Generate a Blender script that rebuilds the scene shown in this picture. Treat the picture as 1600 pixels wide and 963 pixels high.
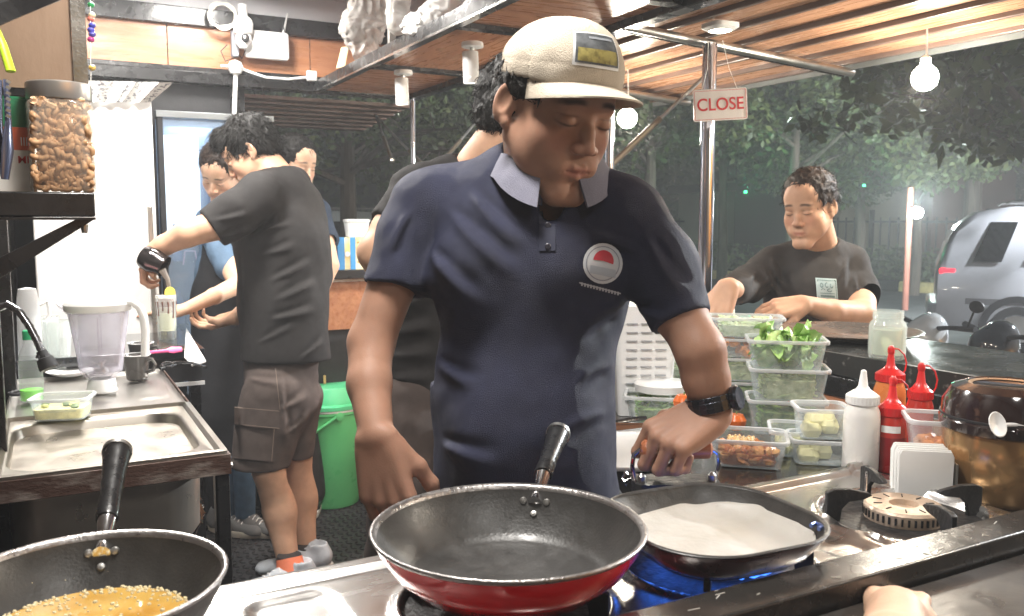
import bpy, bmesh, math, random, time
import numpy as np
from mathutils import Vector, Matrix
random.seed(7)
T0 = time.time()
SC = bpy.context.scene
for o in list(bpy.data.objects): bpy.data.objects.remove(o)
COL = SC.collection
R = math.radians
PI = math.pi
# ---------------------------------------------------------------- camera
FPX, CX, CY, CH = 1350.0, 800.0, 481.5, 1.30
PITCH, YAW = R(5.8), R(28.2)
FW = Vector((math.sin(YAW)*math.cos(PITCH), math.cos(YAW)*math.cos(PITCH), -math.sin(PITCH)))
RT = Vector((math.cos(YAW), -math.sin(YAW), 0)); UP = RT.cross(FW)
C0 = Vector((0, 0, CH))
cam = bpy.data.objects.new('camera', bpy.data.cameras.new('camera'))
COL.objects.link(cam); SC.camera = cam
cam.location = C0
cam.rotation_euler = Matrix((RT, UP, -FW)).transposed().to_euler()
cam.data.lens = FPX/1600*36; cam.data.sensor_width = 36
cam.data.clip_start = 0.02; cam.data.clip_end = 400
cam.data.dof.use_dof = True; cam.data.dof.focus_distance = 1.7; cam.data.dof.aperture_fstop = 11.0
# where things stand: a point of the place seen along a direction, at a depth / height / side plane
def ray(x, y): return FW + RT*((x-CX)/FPX) + UP*((CY-y)/FPX)
def D(x, y, d): return C0 + ray(x, y)*d
def Z(x, y, z): v = ray(x, y); return C0 + v*((z-CH)/v.z)
def AX(x, y, X0): v = ray(x, y); return C0 + v*(X0/v.x)
def AY(x, y, Y0): v = ray(x, y); return C0 + v*(Y0/v.y)
# ---------------------------------------------------------------- world, sun, exposure
W = bpy.data.worlds.new('World'); SC.world = W; W.use_nodes = True
nt = W.node_tree; bg = nt.nodes['Background']
sky = nt.nodes.new('ShaderNodeTexSky'); sky.sky_type = 'NISHITA'; sky.sun_disc = False
sky.sun_elevation = R(2); sky.sun_rotation = R(150)
nt.links.new(sky.outputs[0], bg.inputs[0]); bg.inputs[1].default_value = SKY_STR = 0.10
SC.view_settings.view_transform = 'Standard'; SC.view_settings.look = 'None'
SC.view_settings.exposure = 0.55; SC.view_settings.gamma = 1.0
# ---------------------------------------------------------------- materials
MATS = {}
def mat(name, col, rough=.5, metal=0, var=.12, vs=6, bump=0, bs=60, coat=0, emit=0, ecol=None, stretch=None,
        rvar=.1, col2=None, mix=None, spec=.5, sub=0, attr=None, thin=0):
    """principled material: noise colour variation, roughness variation, fine bump"""
    if name in MATS: return MATS[name]
    m = bpy.data.materials.new(name); m.use_nodes = True; n = m.node_tree; N = n.nodes; L = n.links
    b = N['Principled BSDF']
    tc = N.new('ShaderNodeTexCoord'); mp = N.new('ShaderNodeMapping'); L.new(tc.outputs['Object'], mp.inputs[0])
    if stretch: mp.inputs['Scale'].default_value = stretch
    no = N.new('ShaderNodeTexNoise'); no.inputs['Scale'].default_value = vs; no.inputs['Detail'].default_value = 6
    L.new(mp.outputs[0], no.inputs['Vector'])
    rp = N.new('ShaderNodeValToRGB'); L.new(no.outputs[0], rp.inputs[0])
    c = Vector(col[:3]); c2 = Vector(col2[:3]) if col2 else c*(1+var)
    a, z = mix if mix else (.32, .68)
    rp.color_ramp.elements[0].position = a; rp.color_ramp.elements[1].position = z
    rp.color_ramp.elements[0].color = (*((c*(1-var)) if not col2 else c), 1)
    rp.color_ramp.elements[1].color = (*c2, 1)
    if attr:
        at = N.new('ShaderNodeAttribute'); at.attribute_name = attr
        mx = N.new('ShaderNodeMix'); mx.data_type = 'RGBA'; mx.blend_type = 'MULTIPLY'; mx.inputs[0].default_value = 1
        L.new(at.outputs['Color'], mx.inputs[6]); L.new(rp.outputs[0], mx.inputs[7]); L.new(mx.outputs[2], b.inputs['Base Color'])
        csock = mx.outputs[2]
    else:
        L.new(rp.outputs[0], b.inputs['Base Color']); csock = rp.outputs[0]
    b.inputs['Metallic'].default_value = metal
    b.inputs['Specular IOR Level'].default_value = spec
    if rvar:
        n2 = N.new('ShaderNodeTexNoise'); n2.inputs['Scale'].default_value = vs*2.3; n2.inputs['Detail'].default_value = 5
        L.new(mp.outputs[0], n2.inputs['Vector'])
        mr = N.new('ShaderNodeMapRange'); mr.inputs[1].default_value = .3; mr.inputs[2].default_value = .7
        mr.inputs[3].default_value = max(.02, rough-rvar); mr.inputs[4].default_value = min(1, rough+rvar)
        L.new(n2.outputs[0], mr.inputs[0]); L.new(mr.outputs[0], b.inputs['Roughness'])
    else: b.inputs['Roughness'].default_value = rough
    if bump:
        n3 = N.new('ShaderNodeTexNoise'); n3.inputs['Scale'].default_value = bs; n3.inputs['Detail'].default_value = 4
        L.new(mp.outputs[0], n3.inputs['Vector'])
        bp = N.new('ShaderNodeBump'); bp.inputs['Strength'].default_value = bump; bp.inputs['Distance'].default_value = .004
        L.new(n3.outputs[0], bp.inputs['Height']); L.new(bp.outputs[0], b.inputs['Normal'])
    if coat: b.inputs['Coat Weight'].default_value = coat; b.inputs['Coat Roughness'].default_value = .06
    if sub: b.inputs['Subsurface Weight'].default_value = sub; b.inputs['Subsurface Radius'].default_value = (.012, .004, .002)
    if emit:
        b.inputs['Emission Color'].default_value = (*(ecol or col), 1); b.inputs['Emission Strength'].default_value = emit
    if thin:   # thin see-through plastic or glass wall
        tr = N.new('ShaderNodeBsdfTransparent'); tr.inputs[0].default_value = (*(Vector(col)*.25+Vector((.74,)*3)), 1)
        ms = N.new('ShaderNodeMixShader'); lw = N.new('ShaderNodeLayerWeight'); lw.inputs[0].default_value = .35
        m2 = N.new('ShaderNodeMapRange'); m2.inputs[3].default_value = 1-thin; m2.inputs[4].default_value = min(1, 1.35-thin)
        L.new(lw.outputs['Facing'], m2.inputs[0]); L.new(m2.outputs[0], ms.inputs[0])
        L.new(tr.outputs[0], ms.inputs[1]); L.new(b.outputs[0], ms.inputs[2])
        L.new(ms.outputs[0], N['Material Output'].inputs[0])
    MATS[name] = m
    return m
def wood(name, c1, c2, rough=.35, scale=(1, 12, 12)):
    m = mat(name, c1, rough, 0, col2=c2, vs=3, stretch=scale, bump=.15, bs=30, mix=(.3, .7), spec=.5)
    return m
M = dict(
 black=mat('black_paint', (.012,.012,.013), .28, 0, .4, 9, .25, 40, coat=.2),
 blackmatt=mat('black_matt', (.015,.015,.017), .6, 0, .3, 9, .1, 80),
 steel=mat('brushed_steel', (.55,.54,.52), .22, 1, .12, 5, .08, 200, rvar=.12),
 satin=mat('satin_steel', (.5,.49,.47), .36, 1, .12, 4, .1, 150, rvar=.08),
 chrome=mat('chrome', (.72,.72,.73), .09, 1, .05, 4, rvar=.04),
 ply=wood('orange_plywood', (.42,.17,.085), (.56,.27,.14), .3, (1.2, 9, 9)),
 plyy=wood('orange_plywood_along', (.42,.17,.085), (.56,.27,.14), .3, (9, 1.2, 9)),
 plyd=wood('dull_plywood', (.2,.13,.085), (.3,.2,.13), .5, (3, 9, 1.5)),
 ceil=mat('ceiling_grey', (.5,.5,.52), .5, 0, .08, 4),
 white=mat('white_enamel', (.8,.8,.79), .25, 0, .03, 3, coat=.3),
 wplastic=mat('white_plastic', (.78,.78,.77), .38, 0, .05, 5),
 nonstick=mat('nonstick_black', (.04,.038,.036), .38, 0, .2, 30, .12, 300, rvar=.1, spec=.6),
 handle=mat('black_handle', (.014,.014,.015), .3, 0, .25, 30, .12, 120, coat=.2),
 iron=mat('cast_iron', (.012,.012,.013), .5, 0, .3, 30, .5, 120),
 rusty=mat('rusty_angle', (.07,.035,.025), .5, .3, vs=14, col2=(.3,.26,.23), bump=.4, bs=90, mix=(.5,.78), stretch=(1,1,2.5)),
 red=mat('red_lacquer', (.75,.014,.02), .16, .1, .15, 7, coat=1, rvar=.03),
 redpl=mat('red_plastic', (.6,.02,.02), .3, 0, .08, 6),
 rubber=mat('floor_rubber', (.03,.03,.032), .42, 0, .5, 5, .3, 60, rvar=.15),
 glass=mat('clear_glass', (.9,.95,.93), .03, 0, 0, 4, rvar=0, thin=.82, spec=.8),
 tub=mat('clear_tub_plastic', (.82,.88,.9), .16, 0, .03, 6, rvar=.05, thin=.88, spec=.6),
 tubw=mat('milky_plastic', (.85,.86,.87), .25, 0, .03, 6, thin=.62),
 paper=mat('white_paper', (.82,.82,.8), .8, 0, .05, 8, .2, 30),
)
for _k in M: MATS.setdefault(_k, M[_k])
# ---------------------------------------------------------------- geometry helpers
def rot(rx=0, ry=0, rz=0): return Matrix.Rotation(rz, 4, 'Z') @ Matrix.Rotation(ry, 4, 'Y') @ Matrix.Rotation(rx, 4, 'X')
class G:
    def __init__(s): s.v = []; s.f = []
    def add(s, v, f, m=None):
        k = len(s.v); s.v += [tuple(m @ Vector(p)) if m else tuple(p) for p in v]; s.f += [tuple(i+k for i in q) for q in f]; return s
    def box(s, a, b, m=None):
        x0,y0,z0 = a; x1,y1,z1 = b
        return s.add([(x0,y0,z0),(x1,y0,z0),(x1,y1,z0),(x0,y1,z0),(x0,y0,z1),(x1,y0,z1),(x1,y1,z1),(x0,y1,z1)],
          [(0,3,2,1),(4,5,6,7),(0,1,5,4),(1,2,6,5),(2,3,7,6),(3,0,4,7)], m)
    def cbox(s, c, d, m=None):
        c = Vector(c); d = Vector(d)/2
        if m is None: return s.box(c-d, c+d)
        return s.box(-d, d, Matrix.Translation(c) @ m)
    def loft(s, rings, cap=True, close=False, m=None):
        n = len(rings[0]); v = [p for r in rings for p in r]; f = []
        K = len(rings)
        for i in range(K if close else K-1):
            for j in range(n):
                a = i*n+j; b = i*n+(j+1) % n; c = ((i+1) % K)*n+(j+1) % n; d = ((i+1) % K)*n+j
                f.append((a, b, c, d))
        if cap and not close: f.append(tuple(range(n-1, -1, -1))); f.append(tuple((K-1)*n+j for j in range(n)))
        return s.add(v, f, m)
    def tube(s, pts, r, seg=10, cap=True, flat=1.0):
        pts = [Vector(p) for p in pts]; n = len(pts); rr = r if isinstance(r, (list, tuple)) else [r]*n
        rings = []; pn = None
        for i, p in enumerate(pts):
            t = (pts[min(i+1, n-1)]-pts[max(i-1, 0)]).normalized()
            if pn is None: pn = t.orthogonal().normalized()
            pn = (pn - t*pn.dot(t)).normalized(); bn = t.cross(pn)
            rings.append([p+(pn*math.cos(a)+bn*math.sin(a)*flat)*rr[i] for a in [2*PI*k/seg for k in range(seg)]])
        return s.loft(rings, cap)
    def lathe(s, prof, c=(0,0,0), seg=32, m=None, cap=True, sx=1, sy=1, ang=0):
        c = Vector(c)
        rings = [[c+Vector((r*sx*math.cos(a+ang), r*sy*math.sin(a+ang), z)) for a in [2*PI*k/seg for k in range(seg)]] for r, z in prof]
        if m: rings = [[m @ (p-c)+c for p in q] for q in rings]
        return s.loft(rings, cap)
    def rrect(s, prof, c=(0,0,0), m=None, n=5, cap=True):
        """stack of rounded rectangles: prof = [(w, d, r, z)]"""
        c = Vector(c); rings = []
        for w, d, r, z in prof:
            r = min(r, w/2-1e-4, d/2-1e-4); q = []
            for cx, cy, a0 in ((1,1,0),(-1,1,PI/2),(-1,-1,PI),(1,-1,3*PI/2)):
                for k in range(n):
                    a = a0+PI/2*k/(n-1); p = Vector((cx*(w/2-r)+r*math.cos(a), cy*(d/2-r)+r*math.sin(a), z))
                    q.append((m @ p if m else p)+c)
            rings.append(q)
        return s.loft(rings, cap)
    def prism(s, poly, z0, z1, m=None):
        n = len(poly)
        v = [(x, y, z0) for x, y in poly]+[(x, y, z1) for x, y in poly]
        f = [tuple(range(n-1, -1, -1)), tuple(range(n, 2*n))]+[(i, (i+1) % n, n+(i+1) % n, n+i) for i in range(n)]
        return s.add(v, f, m)
    def mesh(s, name, sharp=35):
        me = bpy.data.meshes.new(name); me.from_pydata([tuple(p) for p in s.v], [], s.f); me.update()
        bm = bmesh.new(); bm.from_mesh(me); bmesh.ops.recalc_face_normals(bm, faces=bm.faces)
        ca = math.cos(R(sharp))
        for e in bm.edges:
            e.smooth = not (len(e.link_faces) == 2 and e.link_faces[0].normal.dot(e.link_faces[1].normal) < ca)
        for f in bm.faces: f.smooth = True
        bm.to_mesh(me); bm.free()
        return me
    def build(s, name, m, parent=None, bev=0, loc=None, sharp=35, **kw):
        if parent is not None and kw.pop('world', False):
            k = Vector(parent.location); s.v = [tuple(Vector(p)-k) for p in s.v]
        kw.pop('world', None)
        o = bpy.data.objects.new(name, s.mesh(name, sharp)); COL.objects.link(o)
        o.data.materials.append(M[m] if isinstance(m, str) else m)
        if parent: o.parent = parent
        if loc: o.location = loc
        if bev:
            b = o.modifiers.new('bevel', 'BEVEL'); b.width = bev; b.segments = 2; b.limit_method = 'ANGLE'; b.angle_limit = R(40)
        for a, b in kw.items(): o[a] = b
        return o
def thing(name, label, cat, loc=(0,0,0), rz=0, group=None, rx=0, ry=0):
    o = bpy.data.objects.new(name, None); COL.objects.link(o); o.location = loc; o.rotation_euler = (rx, ry, rz)
    o.empty_display_size = .05
    o['label'] = label; o['category'] = cat
    if group: o['group'] = group
    return o
def tag(o, label, cat, group=None):
    o['label'] = label; o['category'] = cat
    if group: o['group'] = group
    return o
def struct(o): o['kind'] = 'structure'; return o
def kids(o): return [c for c in COL.objects if c.parent == o]
def dup(o, loc=None, label=None, group=None, rz=None, parent=None):
    c = o.copy(); COL.objects.link(c)
    if parent is not None: c.parent = parent
    if loc is not None: c.location = loc
    if rz is not None: c.rotation_euler.z = rz
    if label: c['label'] = label
    if group: c['group'] = group
    for ch in kids(o): dup(ch, parent=c)
    return c
def textobj(name, s, size, m, parent=None, mtx=None, ext=.0006, font_scale=1, align='CENTER', space=1):
    cu = bpy.data.curves.new(name, 'FONT'); cu.body = s; cu.size = size; cu.extrude = ext; cu.align_x = align; cu.align_y = 'CENTER'
    cu.offset = size*.012; cu.space_character = space
    t = bpy.data.objects.new(name, cu); COL.objects.link(t)
    dg = bpy.context.evaluated_depsgraph_get(); me = bpy.data.meshes.new_from_object(t.evaluated_get(dg))
    bpy.data.objects.remove(t)
    o = bpy.data.objects.new(name, me); COL.objects.link(o)
    if mtx is not None: me.transform(mtx)
    me.materials.clear(); me.materials.append(M[m] if isinstance(m, str) else m)
    if parent: o.parent = parent
    return o
def lamp(name, typ, loc, power, col, parent=None, size=.05, rotm=None, spot=None, sizey=None):
    l = bpy.data.lights.new(name, typ); l.energy = power; l.color = col
    if typ == 'AREA':
        l.size = size
        if sizey: l.shape = 'RECTANGLE'; l.size_y = sizey
    else: l.shadow_soft_size = size
    if spot: l.spot_size = spot; l.spot_blend = .6
    o = bpy.data.objects.new(name, l); COL.objects.link(o); o.location = loc
    if parent: o.parent = parent
    if rotm: o.rotation_euler = rotm
    return o
# ---------------------------------------------------------------- implicit surfaces: soft unions of tapered limbs, meshed as one skin
F32 = np.float32
def _lat(ix, iy, iz, seed):
    h = (ix*374761393 + iy*668265263 + iz*1274126177 + seed*97531) & 0xffffffff
    h = ((h ^ (h >> 13))*1103515245) & 0xffffffff
    return ((h ^ (h >> 16)) & 0xffff).astype(F32)/32767.5-1
def vnoise(P, sc, seed=0, m=None):
    """smooth value noise on (...,3) points"""
    Q = P*F32(sc) if m is None else (P @ np.array(m, F32).T)*F32(sc)
    I = np.floor(Q).astype(np.int64); f = (Q-I).astype(F32); f = f*f*(3-2*f); o = 0
    for a in (0, 1):
        wx = f[..., 0] if a else 1-f[..., 0]
        for b in (0, 1):
            wy = f[..., 1] if b else 1-f[..., 1]
            for c in (0, 1):
                wz = f[..., 2] if c else 1-f[..., 2]
                o = o + wx*wy*wz*_lat(I[..., 0]+a, I[..., 1]+b, I[..., 2]+c, seed)
    return o
class SDF:
    def __init__(s, lo, hi, h):
        s.lo = np.array(lo, F32); s.h = F32(h); s.n = [int(math.ceil((hi[i]-lo[i])/h))+1 for i in range(3)]
        s.f = np.full(s.n, 1.0, F32); s.T = None
    def frame(s, M4):            # later shapes are given in this frame (rigid + uniform scale)
        s.T = M4; return s
    def _sub(s, a, b):
        i0 = [max(0, int((a[i]-s.lo[i])/s.h)) for i in range(3)]; i1 = [min(s.n[i], int((b[i]-s.lo[i])/s.h)+2) for i in range(3)]
        if any(i1[i] <= i0[i] for i in range(3)): return None
        sl = tuple(slice(i0[i], i1[i]) for i in range(3))
        ax = [s.lo[i]+np.arange(i0[i], i1[i], dtype=F32)*s.h for i in range(3)]
        return sl, np.stack(np.meshgrid(*ax, indexing='ij'), -1)
    def _mix(s, sl, d, k, op):
        g = s.f[sl]
        if op == 'sub': d = -d; r = np.maximum(g, d); r = r+np.maximum(k-np.abs(g-d), 0)**2/(4*k)
        elif op == 'int': r = np.maximum(g, d)
        else: r = np.minimum(g, d); r = r-np.maximum(k-np.abs(g-d), 0)**2/(4*k)
        s.f[sl] = r
    def W(s, p): return np.array((s.T @ Vector(p)) if s.T is not None else p, F32)
    def sc(s): return s.T.to_scale()[0] if s.T is not None else 1.0
    def cone(s, a, b, ra, rb, k=.01, op='add', flat=None):
        """round cone a-b; flat=(axis vector, factor): thinner along that axis"""
        a = s.W(a); b = s.W(b); q = s.sc(); ra *= q; rb *= q; m = max(ra, rb)+k+4*float(s.h)
        r = s._sub(np.minimum(a, b)-m, np.maximum(a, b)+m)
        if r is None: return s
        sl, P = r; A = P-a; B = (b-a)
        if flat is not None:
            v = Vector(flat[0]); v = (s.T.to_3x3() @ v if s.T is not None else v).normalized(); v = np.array(v, F32)
            f = 1/flat[1]-1
            A = A+(A @ v)[..., None]*v*F32(f); B = B+(B @ v)*v*F32(f)
        t = np.clip((A @ B)/max(1e-9, float(B @ B)), 0, 1)
        d = np.linalg.norm(A-t[..., None]*B, axis=-1)-(ra+(rb-ra)*t)
        if flat is not None: d = d*F32(min(1, flat[1]**.5))
        s._mix(sl, d.astype(F32), k, op); return s
    def chain(s, pts, rs, k=.012, **kw):
        for i in range(len(pts)-1): s.cone(pts[i], pts[i+1], rs[i], rs[i+1], k, **kw)
        return s
    def ell(s, c, r, k=.01, op='add', rm=None):
        c = s.W(c); q = s.sc(); r = np.array(r, F32)*q; m = float(max(r))+k+4*float(s.h)
        z = s._sub(c-m, c+m)
        if z is None: return s
        sl, P = z; P = P-c
        Rm = s.T.to_3x3().normalized() if s.T is not None else Matrix.Identity(3)
        if rm is not None: Rm = Rm @ rm.to_3x3()
        P = P @ np.array(Rm, F32)      # into local axes
        k0 = np.linalg.norm(P/r, axis=-1); k1 = np.linalg.norm(P/(r*r), axis=-1)
        d = k0*(k0-1)/np.maximum(k1, 1e-6)
        s._mix(sl, d.astype(F32), k, op); return s
    def cut(s, p, n):            # removes everything on the side n points to
        p = s.W(p); n = Vector(n); n = (s.T.to_3x3() @ n if s.T is not None else n).normalized(); n = np.array(n, F32)
        sl, P = s._sub(s.lo, s.lo+np.array(s.n)*s.h)
        s.f = np.maximum(s.f, ((P-p) @ n).astype(F32)); return s
    def folds(s, amp, sc, seed=0, m=None, octs=2, ridge=False, box=None):
        sl, P = s._sub(*(box or (s.lo, s.lo+np.array(s.n)*s.h)))
        near = np.abs(s.f[sl]) < amp*3+4*s.h
        Q = P[near]; v = 0
        for o in range(octs):
            w = vnoise(Q, sc*(1.9**o), seed+o, m)
            if ridge: w = 1-2*np.abs(w)
            v = v+w*(.5**o)
        g = s.f[sl]; g[near] = g[near]-amp*v; s.f[sl] = g; return s
    def crease(s, a, b, amp, w=.012):   # a pulled fold in cloth: a ridge with a furrow beside it
        a = np.array(a, F32); b = np.array(b, F32); u = b-a; L = float(np.linalg.norm(u)); u = u/L; vd = (a+b)/2-np.array(C0, F32); vd /= np.linalg.norm(vd)
        n = np.cross(u, vd); n /= np.linalg.norm(n); m = .07
        r = s._sub(np.minimum(a, b)-m, np.maximum(a, b)+m)
        if r is None: return s
        sl, P = r; P = P-a; t = P @ u/L; v = (P @ n)+w*.5*np.sin(t*3.0)
        win = np.exp(-((t-.42)/.34)**4); ww = w*(.6+.8*np.clip(t, 0, 1))
        s.f[sl] -= (amp*win*(np.exp(-(v/ww)**2)-.75*np.exp(-((v-1.7*ww)/ww)**2))).astype(F32); return s
    def mesh(s):
        f = s.f; ins = f < 0; c = None
        a = ins[:-1, :-1, :-1]; anyi = np.zeros_like(a); alli = np.ones_like(a)
        for x in (0, 1):
            for y in (0, 1):
                for z in (0, 1):
                    q = ins[x:f.shape[0]-1+x, y:f.shape[1]-1+y, z:f.shape[2]-1+z]; anyi |= q; alli &= q
        cells = np.argwhere(anyi & ~alli)
        if len(cells) == 0: return np.zeros((0, 3)), np.zeros((0, 4), int)
        idx = -np.ones(a.shape, np.int64); idx[tuple(cells.T)] = np.arange(len(cells))
        acc = np.zeros((len(cells), 3), F32); cnt = np.zeros(len(cells), F32)
        cor = [(x, y, z) for x in (0, 1) for y in (0, 1) for z in (0, 1)]
        val = {q: f[cells[:, 0]+q[0], cells[:, 1]+q[1], cells[:, 2]+q[2]] for q in cor}
        for p in cor:
            for ax in range(3):
                if p[ax] == 0:
                    q = list(p); q[ax] = 1; q = tuple(q); v0 = val[p]; v1 = val[q]; m = (v0 < 0) != (v1 < 0)
                    t = np.where(m, v0/np.where(m, v0-v1, 1), 0)
                    pt = np.tile(np.array(p, F32), (len(cells), 1)); pt[:, ax] = t
                    acc[m] += pt[m]; cnt[m] += 1
        V = (cells+acc/cnt[:, None])*s.h+s.lo
        Fs = []
        for ax in range(3):
            sl0 = [slice(None)]*3; sl1 = [slice(None)]*3; sl0[ax] = slice(0, -1); sl1[ax] = slice(1, None)
            A = ins[tuple(sl0)]; B = ins[tuple(sl1)]; ed = np.argwhere(A != B)
            o1, o2 = [(1, 2), (2, 0), (0, 1)][ax]
            ok = (ed[:, o1] > 0) & (ed[:, o2] > 0) & (ed[:, o1] < f.shape[o1]-1) & (ed[:, o2] < f.shape[o2]-1)
            ed = ed[ok]; q = []
            for d1, d2 in ((1, 1), (0, 1), (0, 0), (1, 0)):
                e = ed.copy(); e[:, o1] -= d1; e[:, o2] -= d2; q.append(idx[tuple(e.T)])
            q = np.stack(q, 1); fl = ~A[tuple(ed.T)]; q[fl] = q[fl][:, ::-1]; q = q[(q >= 0).all(1)]; Fs.append(q)
        return V, np.concatenate(Fs)
def relax(V, Fq, it=1, w=.5):
    n = len(V)
    for _ in range(it):
        S = np.zeros((n, 3)); c = np.zeros(n)
        for i in range(4):
            np.add.at(S, Fq[:, i], V[Fq[:, (i+1) % 4]]); np.add.at(c, Fq[:, i], 1)
            np.add.at(S, Fq[:, (i+1) % 4], V[Fq[:, i]]); np.add.at(c, Fq[:, (i+1) % 4], 1)
        V = V*(1-w)+w*S/np.maximum(c, 1)[:, None]
    return V
def skin(name, sdfs, m, parent=None, color=None, smooth=1, **kw):
    """one mesh object from one or more implicit grids; color(V) -> rgb per vertex"""
    Vs = []; Fs = []; k = 0
    for s in (sdfs if isinstance(sdfs, list) else [sdfs]):
        V, Fq = s.mesh()
        if smooth and len(V): V = relax(V, Fq, smooth, .5)
        Vs.append(V); Fs.append(Fq+k); k += len(V)
    V = np.concatenate(Vs); Fq = np.concatenate(Fs)
    off = np.array(parent.location) if parent else np.zeros(3)
    me = bpy.data.meshes.new(name); me.vertices.add(len(V)); me.vertices.foreach_set('co', (V-off).astype(F32).ravel())
    me.loops.add(len(Fq)*4); me.loops.foreach_set('vertex_index', Fq.astype(np.int32).ravel())
    me.polygons.add(len(Fq)); me.polygons.foreach_set('loop_start', np.arange(len(Fq), dtype=np.int32)*4)
    me.polygons.foreach_set('use_smooth', np.ones(len(Fq), bool))
    me.update(calc_edges=True)
    if color is not None:
        a = me.color_attributes.new('tone', 'FLOAT_COLOR', 'POINT'); c = np.ones((len(V), 4), F32); c[:, :3] = color(V)
        a.data.foreach_set('color', c.ravel())
    o = bpy.data.objects.new(name, me); COL.objects.link(o)
    me.materials.append(M[m] if isinstance(m, str) else m)
    if parent: o.parent = parent
    for a, b in kw.items(): o[a] = b
    return o
# ================================================================ STREET
rng = random.Random(3)
GZ = -0.32
PZ = -.20
m_asph = mat('asphalt', (.05,.052,.055), .8, 0, .25, 1.2, .5, 300)
m_pave = mat('pavement_slab', (.2,.19,.17), .8, 0, .2, 2, .4, 80)
m_soil = mat('verge_soil', (.05,.055,.03), .9, 0, .5, 1.5, .6, 40)
struct(G().box((-90,-90,GZ-.3),(140,140,GZ-.012)).build('ground', m_soil))
# the street runs along the truck: road between X 2.9 and X 19
KO = Vector((17.2,12.6,0)); KA = math.atan2(-5.845,1.021)
KM = Matrix.Translation(KO) @ rot(rz=KA)
struct(G().box((-45,-14.2,GZ-.2),(32,0,GZ),KM).build('road', m_asph))
struct(G().box((-6,-8,GZ-.15),(2.95,7.5,PZ)).build('pavement', m_pave))
def kerbrow(n, L, ca, cb):
    root = bpy.data.objects.new('kerb', None); COL.objects.link(root); struct(root)
    root.matrix_world = KM
    me = [G().rrect([(L-.02,.3,.03,0),(L-.02,.3,.03,.2),(L-.06,.26,.03,.23)]).mesh('kerb_stone') for _ in (0,1)]
    me[0].materials.append(ca); me[1].materials.append(cb)
    for i in range(n):
        o = bpy.data.objects.new('kerb_stone', me[i % 2]); COL.objects.link(o); o.parent = root
        o.location = (-22+L*i, .16, GZ)
kerbrow(40, .95, mat('kerb_black',(.02,.02,.02),.7,var=.3,vs=5), mat('kerb_yellow',(.42,.36,.16),.7,var=.3,vs=5))
def KP(u, v): q = KM @ Vector((u, v, 0)); return q.x, q.y
# fence far behind the road
fn = thing('metal_fence', 'grey metal railing fence beyond the far kerb, under the trees', 'fence', (*KP(0,3.0), GZ), KA-PI/2)
m_fen = mat('fence_grey', (.035,.04,.04), .5, .3, .2)
pm = G().box((-.05,-.05,0),(.05,.05,1.9)).mesh('post'); pm.materials.append(m_fen)
pk = G().box((-.015,-.02,.15),(.015,.02,1.7)).mesh('picket'); pk.materials.append(m_fen)
for i in range(10):
    o = bpy.data.objects.new('post', pm); COL.objects.link(o); o.parent = fn; o.location = (0,-12+i*3,0)
for i in range(118):
    if i % 12 == 0: continue
    o = bpy.data.objects.new('picket', pk); COL.objects.link(o); o.parent = fn; o.location = (0,-12+i*.25,0)
for z in (.3, 1.55): G().box((-.02,-12,z),(.02,15,z+.06)).build('rail', m_fen, fn)
# buildings beyond
def house(name, label, p0, p1, h, col, cat='building', win=(), roof=None):
    t = thing(name, label, cat, (p0[0], p0[1], GZ))
    m = mat(name+'_wall', col, .8, 0, .15, .8, .3, 20)
    dx, dy = p1[0]-p0[0], p1[1]-p0[1]
    G().box((0,0,0),(dx,dy,h)).build('wall', m, t)
    G().box((-.25,-.25,h),(dx+.25,dy+.25,h+.25)).build('roof', roof or 'blackmatt', t)
    for (x, y, z, w, hh) in win:
        f = G().box((-.06,y,z),(.0,y+w,z+hh)).build('window', m_fen, t)
        G().box((-.08,y+.08,z+.08),(-.061,y+w-.08,z+hh-.08)).build('pane', mat('night_pane',(.03,.04,.05),.1,spec=.8), f)
    return t
pA = D(1150,340,27)
house('pale_wall_building', 'low pale plastered building behind the trees, right of the steel pole', (pA.x-.5,pA.y-3.2), (pA.x+5,pA.y+2.2), 2.5, (.3,.31,.24), win=[(0,1.1,.9,.9,.9)])
pB = D(1262,300,25)
house('dark_red_building', 'tall dark maroon slab of a building behind the man at the bar', (pB.x-1.2,pB.y-.5), (pB.x+1.9,pB.y+1.7), 5.2, (.035,.018,.018), win=[(0,.3,3.4,.5,.8)])
pC = D(1385,330,27)
house('brick_building', 'reddish brown low building beside the glaring street lamp', (pC.x,pC.y-1.6), (pC.x+4,pC.y+1), 3.2, (.16,.075,.06), win=[(0,.5,1.0,.8,1.2)])
pD = D(820,330,46)
house('long_low_building', 'long dark building far behind the trees at the open end of the truck', (pD.x-12,pD.y), (pD.x+9,pD.y+6), 5, (.05,.06,.05))
# street lamp with its glare
pL = D(1421,333,15.5)
t = thing('street_lamp', 'lit street lamp on a short reddish post beyond the road', 'street lamp', (pL.x, pL.y, GZ))
G().tube([(0,0,0),(0,0,pL.z-GZ+.45)], [.055,.05], 10).build('post', mat('lamp_post',(.4,.16,.12),.5), t)
G().tube([(0,0,pL.z-GZ+.1),(-.10,-.20,pL.z-GZ+.1)],.03,8).build('arm', m_fen, t)
hd = G().lathe([(.02,-.1),(.09,-.06),(.11,0),(.09,.06),(.02,.1)], (-.10,-.22,pL.z-GZ+.0), 14).build('lamp_head', mat('lamp_glow',(1,.97,.9),.5,emit=150,ecol=(.95,1,1)), t)
lamp('lamp_light','POINT',(-.9,-.9,pL.z-GZ+.2),260,(.85,1,.95),t,.15)
t = thing('street_lamp', 'tall street lamp beside the road, right of the picture', 'street lamp', (11.2, .9, GZ))  # added lamp out of view that brightens the car and near tree
G().tube([(0,0,0),(0,0,4.6),(-.3,.3,4.9)], [.08,.07,.05], 10).build('post', m_fen, t)
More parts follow.
